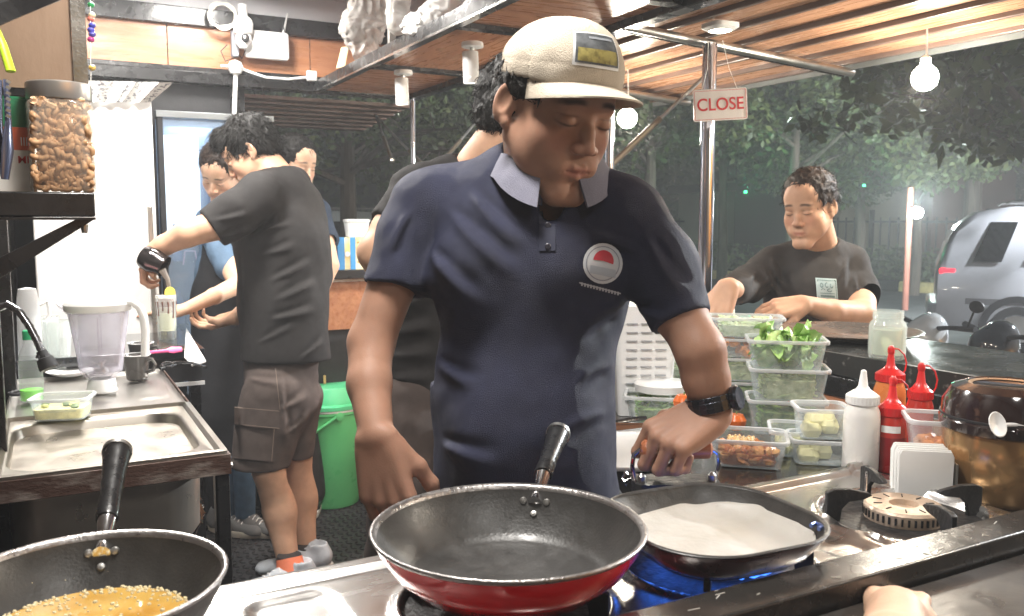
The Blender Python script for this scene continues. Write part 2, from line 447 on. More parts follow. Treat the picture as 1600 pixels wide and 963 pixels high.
G().lathe([(.02,-.06),(.14,-.03),(.15,.02),(.05,.07)], (-.4,.4,4.85), 14).build('lamp_head', MATS['lamp_glow'], t)
lamp('lamp_light','POINT',(-.45,.45,4.7),4200,(.93,.97,1),t,.12)
# ---------------------------------------------------------------- trees
def leafmesh(name, pts, size, r, m, tilt=.9, shape='leaf'):
    n = len(pts); P = np.array(pts); rs = np.random.RandomState(r)
    a = rs.uniform(0, 2*PI, n); el = rs.normal(-.35, .5, n); s = size*rs.uniform(.6, 1.35, n)
    u = np.stack([np.cos(a)*np.cos(el), np.sin(a)*np.cos(el), np.sin(el)], 1)
    w = rs.normal(0, 1, (n, 3)); w = np.cross(u, w); w /= np.linalg.norm(w, axis=1)[:, None]; nn = np.cross(u, w)
    sc_ = s[:, None]
    V = np.stack([P, P+u*sc_*.5+w*sc_*.24+nn*sc_*.05, P+u*sc_, P+u*sc_*.5-w*sc_*.24+nn*sc_*.05], 1).reshape(-1, 3)
    Fq = np.arange(n*4).reshape(n, 4)
    me = bpy.data.meshes.new(name); me.vertices.add(n*4); me.vertices.foreach_set('co', V.astype(F32).ravel())
    me.loops.add(n*4); me.loops.foreach_set('vertex_index', Fq.astype(np.int32).ravel())
    me.polygons.add(n); me.polygons.foreach_set('loop_start', np.arange(n, dtype=np.int32)*4); me.update(calc_edges=True)
    a = me.color_attributes.new('tone', 'FLOAT_COLOR', 'POINT'); c = np.ones((n*4, 4), F32)
    k = rs.uniform(.55, 1.5, n); ye = rs.uniform(0, .5, n)
    c[:, 0] = np.repeat(k*(1+ye*.6), 4); c[:, 1] = np.repeat(k, 4); c[:, 2] = np.repeat(k*(1-ye*.5), 4)
    a.data.foreach_set('color', c.ravel()); me.materials.append(m)
    return me
m_leaf = mat('leaf_green', (.078,.120,.050), .45, attr='tone', var=.2, vs=.8, spec=.4)
m_bark = mat('tree_bark', (.12,.1,.08), .85, 0, .4, 3, .8, 25, stretch=(3,3,.6))
def tree(label, x, y, h, cr, nleaf, lsize, seed, trunk_r=.16, low=.35, lean=(0,0), group='trees across the road', cs=1.0, name='street_tree', limbs=9):
    r = random.Random(seed); t = thing(name, label, 'tree', (x, y, GZ), group=group)
    g = G(); th = h*.55
    top = Vector((lean[0]*h, lean[1]*h, th))
    base = [Vector((0,0,-.05)), Vector((lean[0]*h*.2+r.uniform(-.06,.06), lean[1]*h*.2, th*.3)), Vector((lean[0]*h*.6, lean[1]*h*.6+r.uniform(-.1,.1), th*.65)), top]
    g.tube(base, [trunk_r*1.25, trunk_r, trunk_r*.85, trunk_r*.6], 10)
    tips = []
    for i in range(limbs):
        a = 2*PI*i/limbs+r.uniform(-.3,.3); s = base[2].lerp(top, r.uniform(0, 1)); L = cr*r.uniform(.55, 1.0)
        e = s+Vector((math.cos(a)*L, math.sin(a)*L, r.uniform(.05, .55)*h*.5)); mid = s.lerp(e, .5)+Vector((0,0,r.uniform(.05,.3)))
        g.tube([s, mid, e], [trunk_r*.4, trunk_r*.25, trunk_r*.08], 6); tips += [mid, e]
        for k in range(3):
            q = mid.lerp(e, r.uniform(0,1)); e2 = q+Vector((r.uniform(-1,1), r.uniform(-1,1), r.uniform(-.4,.7)))*cr*.35
            g.tube([q, e2], [trunk_r*.13, trunk_r*.03], 4); tips.append(e2)
    g.build('trunk', m_bark, t)
    clumps = []
    for i in range(int(34*cs)):
        if i < len(tips): c = tips[i % len(tips)]
        else:
            a = r.uniform(0, 2*PI); q = r.uniform(.2, 1)**.6; z = r.uniform(low, 1)
            w = cr*math.sin(PI*min(1,max(.12,(z-low)/(1-low)*.8+.18)))**.6
            c = Vector((top.x+math.cos(a)*w*q, top.y+math.sin(a)*w*q, z*h))
        clumps.append((c, cr*r.uniform(.14, .34)))
    rs = np.random.RandomState(seed); pts = []
    tot = sum(b**2 for _, b in clumps)
    for c, b in clumps:
        k = int(nleaf*b*b/tot); d = rs.normal(0, 1, (k, 3)); d /= np.linalg.norm(d, axis=1)[:, None]
        d *= (rs.uniform(.2, 1, (k, 1))**.5)*b; d[:, 2] *= .6; pts.append(np.array(c)+d)
    me = leafmesh('crown', np.concatenate(pts), lsize, seed, m_leaf)
    o = bpy.data.objects.new('crown', me); COL.objects.link(o); o.parent = t; o['kind'] = 'stuff'
    return t
def tp(px, d): v = D(px, 345, d); return v.x, v.y
TREES = [ # label, px, dist, h, crown r, leaves, leaf size, seed, trunk r, low
 ('slim pale-trunked tree beyond the open end, just right of the pouring man', 545, 12, 5.6, 2.3, 9000, .13, 11, .13, .42, (0,0)),
 ('thick-trunked tree standing left of the thin rear pole', 800, 14, 7.0, 3.0, 9000, .15, 12, .22, .36, (0,0)),
 ('dark tree behind the thin rear pole and the diagonal strut', 690, 19, 8.0, 3.6, 8000, .2, 13, .2, .3, (0,0)),
 ('bushy tree filling the gap between pouring man and rear pole', 605, 24, 8.0, 3.8, 8000, .22, 14, .2, .22, (0,0)),
 ('far tree low over the parked cars at the open end', 470, 22, 7.0, 3.4, 7000, .2, 15, .18, .3, (0,0)),
 ('forked tree seen left of the bar pole below its strut', 1015, 20, 7.5, 3.2, 8000, .19, 16, .15, .3, (0,0)),
 ('tree just right of the bar pole, under the CLOSE sign', 1130, 22, 7.5, 3.2, 9000, .19, 17, .12, .34, (0,0)),
 ('tree with low drooping branches above the seated man', 1240, 18.7, 6.8, 2.9, 9000, .17, 18, .13, .42, (0,0)),
 ('tree with green-lit leaves between the maroon building and the street lamp', 1345, 20, 6.6, 3.0, 9000, .17, 19, .12, .4, (0,0)),
 ('slanting thin tree on the painted kerb beside the street lamp', 1432, 18.6, 5.4, 2.4, 8000, .16, 20, .1, .45, (0.02,0)),
 ('tall dark tree behind the passing car', 1520, 20, 8.5, 3.8, 12000, .18, 21, .2, .25, (0,0)),
 ('far broad tree at the right edge behind the car roof', 1680, 18, 8.0, 4.0, 12000, .18, 22, .2, .22, (0,0)),
]
for i, (lab, px, d, h, cr, nl, ls, sd, tr, low, ln) in enumerate(TREES):
    x, y = tp(px, d); tree(lab, x, y, h, cr, nl, ls, sd, tr, low, ln)
# the near leafy branch tree at the upper right
x, y = tp(1640, 8.2)
tree('nearest leafy tree whose broad leaves hang into the upper right corner', x, y, 5.2, 2.3, 6500, .17, 33, .12, .34, (0,0), group=None, cs=1.3)
# hedge along the fence
rs = np.random.RandomState(5); k = 26000
UV = np.stack([rs.uniform(-24, 14, k), rs.normal(2.4, .3, k)],1); c_,s_ = math.cos(KA),math.sin(KA)
P = np.stack([KO.x+UV[:,0]*c_-UV[:,1]*s_, KO.y+UV[:,0]*s_+UV[:,1]*c_, GZ+rs.uniform(0, 1, k)**.8*(.75+.25*np.sin(rs.uniform(0,50,k)))], 1)
o = bpy.data.objects.new('hedge', leafmesh('hedge', P, .17, 8, m_leaf)); COL.objects.link(o); o['kind'] = 'stuff'
tag(o, 'low dark hedge in front of the far fence', 'hedge')
# far wood closing the view
P = []
for i in range(70):
    a = R(-35+i*1.9); dd = 42+rs.uniform(-4,6); c = Vector((math.sin(a)*dd, math.cos(a)*dd, rs.uniform(1,5)))
    d = rs.normal(0,1,(700,3)); d /= np.linalg.norm(d,axis=1)[:,None]; d *= rs.uniform(.3,1,(700,1))*3.2; P.append(np.array(c)+d)
o = bpy.data.objects.new('far_trees', leafmesh('far_trees', np.concatenate(P), .55, 9, m_leaf)); COL.objects.link(o); o['kind'] = 'stuff'
tag(o, 'dark mass of distant trees closing the street', 'trees')
# green and white party lights in the trees
def treelight(px, py, d, col, e, w, label):
    p = D(px, py, d); t = thing('flood_light', label, 'light', tuple(p))
    G().cbox((0,.06,0),(.1,.08,.08)).build('housing','black',t); G().cbox((0,0,0),(.07,.02,.05)).build('lens',mat('lens_'+str(px),col,.3,emit=e,ecol=col),t)
    lamp('lamp_light','POINT',(-.2,-.3,.1),w,col,t,.1)
treelight(1165, 300, 19.0, (.1,1,.45), 2, 24, 'green flood light lighting the leaves right of the pole')
treelight(1350, 290, 17.5, (.15,1,.5), 1, 8, 'small green light in the tree behind the seated man')
# ---------------------------------------------------------------- passing car
def wheelm(t, x, y, z, r, name='wheel'):
    w = G().lathe([(r*.62,-.1),(r*.9,-.11),(r,-.07),(r,.07),(r*.9,.11),(r*.62,.1)], (0,0,0), 28, m=rot(PI/2)).build(name, mat('tyre',(.02,.02,.02),.8), t, loc=(x,y,z))
    h = G(); h.lathe([(.03,-.115),(r*.58,-.105),(r*.62,-.08),(r*.62,.08),(r*.58,.105),(.03,.115)], (0,0,0), 24, m=rot(PI/2))
    h.build('rim', 'satin', w)
    return w
def car(label, cat, loc, rz, col, L=4.4, Wd=1.74, H=1.78):
    """a boxy people carrier; +x is the front"""
    t = thing('passing_car', label, cat, loc, rz)
    mp = mat('silver_car_paint_%.2f' % col[0], col, .3, .0, .04, 3, coat=.8, rvar=.04)
    prof = [(-2.15,.45),(-2.2,.75),(-2.12,1.0),(-2.02,1.35),(-1.8,1.68),(-1.45,H),(.45,H-.02),(.85,H-.15),(1.35,1.1),(1.95,.98),(2.15,.8),(2.2,.45)]
    def sec(x, zt):     # cross-section ring at x from sill to top
        zb = .32; w = Wd/2
        tw = w*(.84 if zt > 1.3 else .93)
        pts = [(-w*.93,zb),(-w,zb+.15),(-w,min(.95,zt-.12)),(-(w-.03),min(1.02,zt-.08)),(-tw,zt-.07),(-(tw-.08),zt),(tw-.08,zt),(tw,zt-.07),(w-.03,min(1.02,zt-.08)),(w,min(.95,zt-.12)),(w,zb+.15),(w*.93,zb)]
        return [(x, y, z) for y, z in pts]
    xs = [-2.2,-2.12,-2.0,-1.8,-1.45,-.9,-.2,.45,.85,1.1,1.35,1.7,1.95,2.12,2.2]
    zt = [1.05,1.32,1.56,1.72,H,H+.01,H+.01,H-.02,H-.15,1.42,1.13,1.06,.99,.88,.75]
    body = G().loft([sec(x, z) for x, z in zip(xs, zt)]).build('body', mp, t, sharp=40)
    gl = mat('car_glass', (.015,.018,.02), .05, spec=.9, var=0, rvar=0)
    for s in (-1, 1):
        for (x0, x1, x2, x3) in ((-1.66,-1.38,-1.54,-1.84),(-1.10,-.18,-.18,-1.28),(-.02,.62,.85,-.02)):
            y0 = s*(Wd/2-.022); y1 = s*(Wd/2*.84+.006)
            v = [(x0,y1,1.60),(x1,y1,1.60),(x2,y0,1.13),(x3,y0,1.13)]
            off = [(a, b+s*.02, c) for a, b, c in v]
            G().add(v+off, [(0,1,2,3),(4,5,6,7),(0,1,5,4),(1,2,6,5),(2,3,7,6),(3,0,4,7)]).build('window', gl, t)
        for x in (-1.35, 1.3):
            wheelm(t, x, s*(Wd/2-.1), .32, .32)
            G().lathe([(.32,-.01),(.40,-.01),(.40,.03),(.32,.03)], (x,s*(Wd/2-.005),.34), 24, m=rot(PI/2), cap=False).build('wheel_arch', 'blackmatt', t)
        for x in (-.15, .75): G().box((x-.17,s*(Wd/2+.02)-.012,.9),(x-.02,s*(Wd/2+.02)+.012,.93)).build('handle', mp, t)
        for x in (-.5, .42): G().box((x-.004,s*(Wd/2)-.002,.42),(x+.004,s*(Wd/2)+.003,1.05)).build('door_gap','blackmatt',t)
        G().box((-1.9,s*(Wd/2)-.002,.62),(1.9,s*(Wd/2)+.02,.70)).build('side_trim', mat('car_trim',(.2,.2,.22),.4), t, bev=.01)
        G().box((-2.19,s*(Wd/2-.12)-.10,.92),(-2.0,s*(Wd/2-.12)+.098,1.05)).build('tail_light', mat('tail_red',(.5,.01,.02),.2,emit=2.2,ecol=(1,.03,.05)), t, bev=.03)
        G().box((2.0,s*(Wd/2-.22)-.18,.72),(2.2,s*(Wd/2-.22)+.18,.88)).build('headlight', 'chrome', t, bev=.03)
        G().box((.9,s*(Wd/2+.02),1.05),(1.08,s*(Wd/2+.2),1.2)).build('mirror', mp, t, bev=.03)
    for s in (-1,1): G().tube([(-1.5,s*.55,H+.03),(-1.45,s*.55,H+.06),(.3,s*.55,H+.06),(.35,s*.55,H+.03)],.018,8).build('roof_rail','satin',t)
    G().box((-2.3,-Wd/2+.05,.35),(-2.1,Wd/2-.05,.62)).build('bumper', mp, t, bev=.05)
    G().box((2.1,-Wd/2+.05,.35),(2.3,Wd/2-.05,.6)).build('bumper', mp, t, bev=.05)
    G().add([(-2.03,-.65,1.5),(-2.03,.65,1.5),(-2.16,.7,1.08),(-2.16,-.7,1.08),(-2.06,-.65,1.5),(-2.06,.65,1.5),(-2.19,.7,1.08),(-2.19,-.7,1.08)], [(0,1,2,3),(4,5,6,7),(0,1,5,4),(2,3,7,6)]).build('rear_window', gl, t)
    return t
p = D(1462, 440, 11.2)
a = R(-63+33)
a = R(-53)
cc = Vector((p.x, p.y, GZ)) + Vector((math.cos(a), math.sin(a), 0))*2.2
car('silver people carrier driving past on the road with its red tail light lit', 'car', tuple(cc), a, (.66,.68,.74))
p = D(545, 345, 17)
car('light parked car half hidden behind the tree trunk at the open end', 'car', (p.x, p.y, GZ), .2, (.45,.47,.48))
p = D(490, 345, 16)
car('dark parked car behind the pouring man\'s shoulder', 'car', (p.x-.8, p.y+.5, GZ), .2, (.03,.035,.04))
# ================================================================ TRUCK SHELL
fl = struct(G().box((-.14,-1.4,-.12),(1.58,4.02,-.006)).build('floor', 'rubber'))
g = G(); s = .030
for i in range(-2, 34):
    for j in range(0, 62):
        x = .3+i*s; y = 2.1+j*s
        if x > 1.5: continue
        a = PI/4 if (i+j) % 2 else -PI/4
        c, q = math.cos(a), math.sin(a)
        pts = [(-.016,0),(0,-.0055),(.016,0),(0,.0055)]
        k = len(g.v)
        g.v += [(x+c*u-q*v, y+q*u+c*v, -.006) for u, v in pts]+[(x+(c*u-q*v)*.7, y+(q*u+c*v)*.7, .0) for u, v in pts]
        g.f += [(k+4,k+5,k+6,k+7)]+[(k+m, k+(m+1) % 4, k+4+(m+1) % 4, k+4+m) for m in range(4)]
t = g.build('floor_tread', 'rubber', fl); t['kind'] = 'stuff'
tr = thing('food_truck', 'black steel food truck body with plywood lined ceiling, rack and side awning', 'food truck', (0,0,0))
m_dw = mat('dark_wall', (.045,.035,.03), .5, 0, .4, 4, .3, 20, stretch=(1,8,1))
for i in range(13):
    y0 = -1.4+i*.415; G().box((-.135,y0,-.1),(-.118+rng.uniform(0,.003),y0+.405,2.3)).build('wall_panel', m_dw, tr)
G().box((-.16,-1.4,-.1),(-.137,4.02,2.32)).build('side_wall','blackmatt',tr)
# dark uprights on the left wall by the shelf
for y in (1.95, 2.6): G().box((-.117,y,0),(-.09,y+.04,2.3)).build('upright','black',tr,bev=.002)
# ceiling
G().box((-.13,-1.4,2.30),(1.56,4.02,2.33)).build('ceiling','ceil',tr)
G().box((.0,2.98,2.13),(1.09,3.04,2.18)).build('cross_beam','black',tr,bev=.003)
# end wall: black beam, plywood band, rails, dark fascia
ye = 4.0
for i in range(3): G().box((-.12+i*.61,ye,1.955),(.485+i*.61,ye+.02,2.14)).build('plywood_band','ply',tr)
G().box((-.12,ye-.03,2.125),(1.54,ye+.03,2.2)).build('end_beam','black',tr,bev=.003)
G().box((-.12,ye-.02,2.2),(1.54,ye+.02,2.31)).build('end_fascia','ceil',tr)
G().box((-.12,ye-.06,1.88),(1.60,ye+.03,1.93)).build('end_rail','black',tr,bev=.003)
G().box((-.12,ye-.03,1.93),(1.1,ye-.005,1.953)).build('end_rail_lip','black',tr,bev=.002)
G().box((-.12,ye+.0,.0),(.80,ye+.02,1.88)).build('end_panel','blackmatt',tr)
G().box((.735,ye-.04,1.75),(.775,ye-.02,1.95)).build('end_post','black',tr)
# end awning slats
for i in range(7): G().box((.80,ye+.05+i*.11,1.85-i*.008),(1.6,ye+.05+i*.11+.10,1.865-i*.008)).build('awning_plank',mat('brown_plank',(.14,.075,.055),.45,var=.2,stretch=(1,9,9),bump=.1),tr)
# overhead rack over the cook: angle edge, plywood bays, cross bars
RX0, RX1, RZ = 1.09, 1.53, 1.885
bays = [.35,1.25,1.9,2.42,3.2,3.94]
for i in range(5):
    G().box((RX0+.03,bays[i]+.03,RZ+.004),(RX1,bays[i+1],RZ+.016)).build('rack_board','plyy' if i%2 else 'ply',tr)
    G().box((RX0+.02,bays[i]-.015,RZ-.012),(RX1,bays[i]+.025,RZ+.018)).build('rack_bar','black',tr,bev=.002)
G().box((RX0,.3,RZ-.012),(RX0+.03,3.94,RZ-.004)).build('rack_edge','steel',tr)
G().box((RX0,.3,RZ-.004),(RX0+.006,3.94,RZ+.035)).build('rack_edge','black',tr,bev=.001)
for y in (2.96, 1.3): G().box((RX0+.008,y,RZ),(RX0+.032,y+.025,2.3)).build('rack_post','satin',tr,bev=.002)
G().box((1.53,-.3,RZ-.02),(1.58,4.03,RZ+.05)).build('side_rail','black',tr,bev=.003)
G().box((1.51,-.3,RZ+.052),(1.55,4.03,RZ+.09)).build('side_rail_top','black',tr,bev=.003)
# upper side wall above rack: pale sheet
G().box((1.545,.2,RZ+.09),(1.555,3.95,2.32)).build('upper_panel','ceil',tr)
# poles
AW0, AW1, AZ0, AZ1 = 1.60, 2.50, 1.905, 1.845
def awz(x): return AZ0+(AZ1-AZ0)*(x-AW0)/(AW1-AW0)
m_pole = mat('chrome_pole',(.62,.64,.72),.16,1,.06,3,stretch=(1,1,.2),rvar=.05)
for (xp, y, r, zt_) in ((1.838,2.13,.0225,awz(1.84)-.045),(1.556,2.26,.015,RZ-.02),(1.556,3.9,.0135,RZ-.02)):
    G().tube([(xp,y,.95),(xp,y,zt_)], r, 24).build('pole', m_pole, tr)
# end counter, lower panels
G().box((.82,3.80,1.035),(1.56,4.0,1.075)).build('end_counter','black',tr,bev=.003)
G().box((.82,3.84,1.02),(1.56,3.99,1.032)).build('end_counter_trim','satin',tr)
G().box((.82,3.85,.80),(1.56,3.99,1.018)).build('end_counter_panel','plyy',tr)
G().box((.82,3.87,.0),(1.56,3.98,.8)).build('end_lower_panel','blackmatt',tr)
# bar at the serving side
G().box((1.56,.2,.972),(1.94,2.75,1.0)).build('bar_top',mat('bar_black',(.018,.02,.02),.22,0,.5,6,.2,60,coat=.3),tr,bev=.004)
G().box((1.548,.2,.955),(1.559,2.75,1.003)).build('bar_lip',mat('worn_edge',(.02,.02,.02),.4,var=.4,col2=(.25,.24,.22),mix=(.6,.8),vs=60),tr)
G().box((1.55,.2,.905),(1.575,2.75,.95)).build('bar_apron','black',tr,bev=.002)
G().box((1.555,.2,-.1),(1.575,3.95,.902)).build('side_panel','plyy',tr)
# side awning: ribs along the truck, plywood between, two pipes across
AW0, AW1, AZ0, AZ1 = 1.60, 2.50, 1.905, 1.845
def awz(x): return AZ0+(AZ1-AZ0)*(x-AW0)/(AW1-AW0)
nb = 6
m_awn = wood('awning_plywood', (.40,.20,.11), (.50,.28,.17), .28, (9,1.0,9))
for i in range(nb):
    x0 = AW0+(AW1-AW0)*i/nb; x1 = AW0+(AW1-AW0)*(i+1)/nb
    for (y0, y1) in ((-.4,.9),(.9,2.2),(2.2,3.3)):
        G().add([(x0+.012,y0,awz(x0)+.012),(x1-.012,y0,awz(x1)+.012),(x1-.012,y1-.004,awz(x1)+.012),(x0+.012,y1-.004,awz(x0)+.012),
             (x0+.012,y0,awz(x0)+.02),(x1-.012,y0,awz(x1)+.02),(x1-.012,y1-.004,awz(x1)+.02),(x0+.012,y1-.004,awz(x0)+.02)],
             [(0,1,2,3),(4,7,6,5),(0,4,5,1),(1,5,6,2),(2,6,7,3),(3,7,4,0)]).build('awning_board',m_awn,tr)
    G().box((x1-.009,-.4,awz(x1)-.003),(x1+.009,3.3,awz(x1)+.02)).build('awning_rib',mat('rib_brown',(.13,.085,.07),.4,coat=.2),tr,bev=.003)
for y in (.75, 2.17, 3.05):
    G().tube([(AW0-.06,y,awz(AW0)-.03),(AW1+.02,y,awz(AW1)-.03)], .014, 12).build('awning_pipe','satin',tr)
    G().tube([(AW0-.06,y+.04,awz(AW0)-.03),(AW1+.02,y+.04,awz(AW1)-.03)], .008, 10).build('awning_pipe','black',tr)
G().box((AW1+.012,-.4,AZ1-.02),(AW1+.02,3.3,AZ1+.03)).build('awning_fascia',mat('fascia_grey',(.12,.13,.13),.5),tr)
# struts
for a, b in ((D(1113,108,2.75), Vector((1.556,2.27,1.46))),(D(755,178,4.2), D(683,262,4.05)),(D(590,185,4.3), D(690,288,4.1)),(D(587,180,4.4),D(612,250,4.2))):
    G().tube([a, a.lerp(b,.55)], .0065, 8).build('strut','satin',tr)
    G().tube([a.lerp(b,.5), b], .010, 8).build('strut_sleeve',mat('strut_brass',(.3,.26,.2),.35,.8),tr)
    G().lathe([(.012,-.012),(.012,.012)], b, 10, m=rot(0,PI/2)).build('strut_pin','satin',tr)
# cupboard side above the shelf, with steel edge trim
cb = thing('wall_cupboard','plain plywood wall cupboard with a bare steel corner trim above the jar','cupboard',(0,1.64,AY(90,141,1.64).z))
TRX = AY(138,120,1.634).x
G().box((-.11,0,.0),(TRX-.022,.20,.6)).build('carcass','plyd',cb)
G().box((TRX-.0215,-.006,-.004),(TRX,.01,.6)).build('corner_trim','steel',cb)
G().box((-.1,.0,-.012),(TRX-.025,.2,-.001)).build('bottom_rim','black',cb)
b = thing('upper_shelf','black steel shelf edge crossing the top left corner','shelf',(0,0,0))
a0 = D(-60,48,.95); a1 = D(92,-14,1.05)
G().tube([a0,a1],.014,4).build('edge_bar','black',b)
G().add([a0+Vector((0,0,.01)),a1+Vector((0,0,.01)),a1+Vector((-.15,-.1,.25)),a0+Vector((-.1,-.1,.2)),a0+Vector((0,0,.02)),a1+Vector((0,0,.02)),a1+Vector((-.15,-.1,.26)),a0+Vector((-.1,-.1,.21))],[(0,1,2,3),(4,5,6,7),(0,1,5,4)]).build('board','blackmatt',b)
# ---------------------------------------------------------------- left shelf
sh = thing('wall_shelf','black steel shelf bracketed to the left wall, holding the cashew jar','shelf',(0,1.5,1.343))
G().box((-.115,0,-.038),(.068,.03,0)).build('front_beam','black',sh,bev=.003)
G().box((-.115,.032,-.03),(.068,.36,-.003)).build('shelf_board','blackmatt',sh)
G().box((-.115,-.002,-.0425),(.068,.032,-.0385)).build('lower_lip','black',sh)
a = Vector((.058,.015,-.04)); c = Vector((-.112,.015,-.155))
G().add([(.04,.004,-.042),(.066,.004,-.042),(-.118,.004,-.165),(-.118,.004,-.128),(.04,.028,-.042),(.066,.028,-.042),(-.118,.028,-.165),(-.118,.028,-.128)],
   [(0,1,2,3),(7,6,5,4),(0,4,5,1),(1,5,6,2),(2,6,7,3),(3,7,4,0)]).build('brace','black',sh,bev=.001)
G().lathe([(.004,-.02),(.006,-.008),(.004,0)],(.052,.016,-.043),10).build('bolt','satin',sh)
# jar of cashews
JX, JY, JZ = .027, 1.56, 1.3435
j = thing('cashew_jar','glass jar full of cashew nuts with a brushed steel lid on the left shelf','jar',(JX,JY,JZ))
G().rrect([(.088,.088,.03,.0),(.094,.094,.032,.006),(.095,.095,.032,.135),(.088,.088,.036,.142),(.086,.086,.036,.140),(.091,.091,.03,.134),(.0905,.0905,.03,.008),(.084,.084,.028,.004)],cap=True,n=6).build('glass',mat('jar_glass',(.9,.85,.75),.03,rvar=0,thin=.93,var=0,spec=1),j,sharp=60)
G().lathe([(.046,.143),(.047,.145),(.047,.168),(.045,.17),(.0,.1705)],(0,0,0),40).build('lid',mat('lid_satin',(.6,.58,.56),.38,.8,.05,4),j)
m_nut = mat('cashew',(.42,.22,.10),.5,0,.3,28,.15,90,spec=.3,col2=(.85,.58,.36),mix=(.36,.6))
me = []
for q in range(5):
    g = G(); w = rng.uniform(.92,1.2)
    pts = [Vector((.0068*w*math.cos(a), .0068*w*math.sin(a)*.9, rng.uniform(-.0006,.0006))) for a in [R(-20+i*33) for i in range(7)]]
    g.tube(pts,[.0018,.0038,.0047,.0044,.0042,.0036,.0015],8,flat=1.1); mm = g.mesh('nut',60); mm.materials.append(m_nut); me.append(mm)
cnt = 0
for zi in range(17):
    for ring in range(10):
        for side in (0,1):
            u = -.036+ring*.0080+rng.uniform(-.002,.002); z = .011+zi*.0077+rng.uniform(-.002,.002)
            if cnt >= 290: break
            o = bpy.data.objects.new('nut', rng.choice(me)); COL.objects.link(o); o.parent = j; cnt += 1
            o.location = (u*.93,-.0362+rng.uniform(0,.003),z) if side == 0 else (.0362-rng.uniform(0,.003),-u*.93,z)
            o.rotation_euler = (PI/2+rng.uniform(-.7,.7),rng.uniform(0,6.3),rng.uniform(-.5,.5)+(PI/2 if side else 0))
g = G().rrect([(.070,.070,.02,.006),(.072,.072,.02,.138)])
g.build('nut_core', mat('nut_core',(.3,.16,.08),.7), j)
g = G()
for q in range(260):
    x, y = rng.uniform(-.034,.034), rng.uniform(-.034,.034); g2 = G()
    pts = [Vector((.009*math.cos(a), .009*math.sin(a), 0)) for a in [R(i*40) for i in range(5)]]
    g.tube([rot(rng.uniform(0,3),rng.uniform(0,3),rng.uniform(0,6)) @ p+Vector((x,y,.137+rng.uniform(-.004,.003))) for p in pts],[.002,.0048,.005,.0045,.0015],6)
o = g.build('nut_heap', m_nut, j); o['kind'] = 'stuff'
# packets, tongs, thin bottle on the shelf
def carton(label, loc, w, d, h, bands, txt=None, rz=0, r=.004):
    t = thing('food_packet', label, 'packet', loc, rz)
    z = 0
    for i, (frac, mm) in enumerate(bands):
        z1 = z+h*frac; G().rrect([(w,d,r,z+.0004),(w,d,r,z1)],n=3).build('printed_band',mm,t); z = z1
    if txt:
        for s_, (x, zz), size, mm in txt: textobj('print', s_, size, mm, t, Matrix.Translation((x,-d/2-.0004,zz)) @ rot(PI/2), .0002)
    return t
m_pr = mat('pack_red',(.55,.03,.03),.45); m_pg = mat('pack_green',(.02,.16,.07),.4); m_pw = mat('pack_white',(.75,.74,.7),.5); m_po = mat('pack_orange',(.6,.12,.05),.45)
carton('white, red and green food carton left of the cashew jar', (-.043,1.60,1.344),.055,.05,.148,[(.44,m_pw),(.24,m_po),(.29,m_pg),(.03,mat('pack_lid',(.02,.2,.09),.3))],[('MI',(.016,.05),.016,m_pr),('|||',(.018,.08),.014,m_pw)])
carton('tall white packet with red print behind the green lidded carton', (-.045,1.72,1.344),.06,.05,.25,[(.8,m_pw),(.2,m_pr)],[('86',(.018,.15),.02,m_pr)])
b = thing('sauce_bottle','slim glass bottle of amber sauce squeezed behind the cashew jar','bottle',(-.022,1.60,1.344))
G().lathe([(.010,0),(.0115,.004),(.0115,.09),(.005,.115),(.005,.13)],(0,0,0),16).build('bottle_glass',mat('amber',(.7,.32,.05),.15,coat=.5),b); G().lathe([(.0065,.125),(.0065,.142)],(0,0,0),12).build('cap',mat('gold_cap',(.7,.5,.2),.3,.8),b)
tg = thing('kitchen_tongs','dark steel tongs hanging at the left edge of the shelf','tongs',tuple(D(6,120,1.25)))
k = D(6,120,1.25)
for s_ in (-1,1):
    pts = [D(4+s_*5,125,1.25)-k, D(6+s_*7,190,1.25)-k, D(6+s_*6,235,1.25)-k, D(8,280,1.25)-k]
    G().tube(pts,[.005,.006,.011,.007],10,flat=.35).build('arm',mat('tong_steel',(.1,.12,.2),.25,.8),tg)
for i in range(7): G().cbox(D(13,128+i*9,1.24)-k,(.006,.004,.004),rot(0,.5)).build('tooth','satin',tg)
hg = thing('green_ladle','lime green plastic handle hanging from the upper shelf','ladle',tuple(D(-5,40,1.1)))
k = D(-5,40,1.1)
G().tube([D(-12,35,1.1)-k,D(4,70,1.1)-k,D(17,112,1.1)-k],[.006,.0065,.007],12,flat=.6).build('handle',mat('lime',(.5,.75,.03),.35),hg)
# string of beads
bs = thing('bead_string','string of red, blue and green wooden beads hanging by the cupboard trim','beads',tuple(D(143,-5,1.5)))
k = D(143,-5,1.5)
G().tube([Vector((0,0,.05)),D(142,140,1.5)-k],.0008,5).build('string','wplastic',bs)
for i,(yy,c) in enumerate(((8,(.03,.3,.1)),(24,(.75,.7,.5)),(30,(.7,.2,.15)),(40,(.07,.08,.45)),(47,(.1,.1,.5)),(54,(.08,.08,.4)),(62,(.5,.06,.25)),(106,(.8,.55,.15)))):
    G().lathe([(.001,-.0055),(.005,-.003),(.0062,0),(.005,.003),(.001,.0055)],D(142+(i%2)*2,yy,1.5)-k,12).build('bead',mat('bead_%d'%i,c,.3),bs)
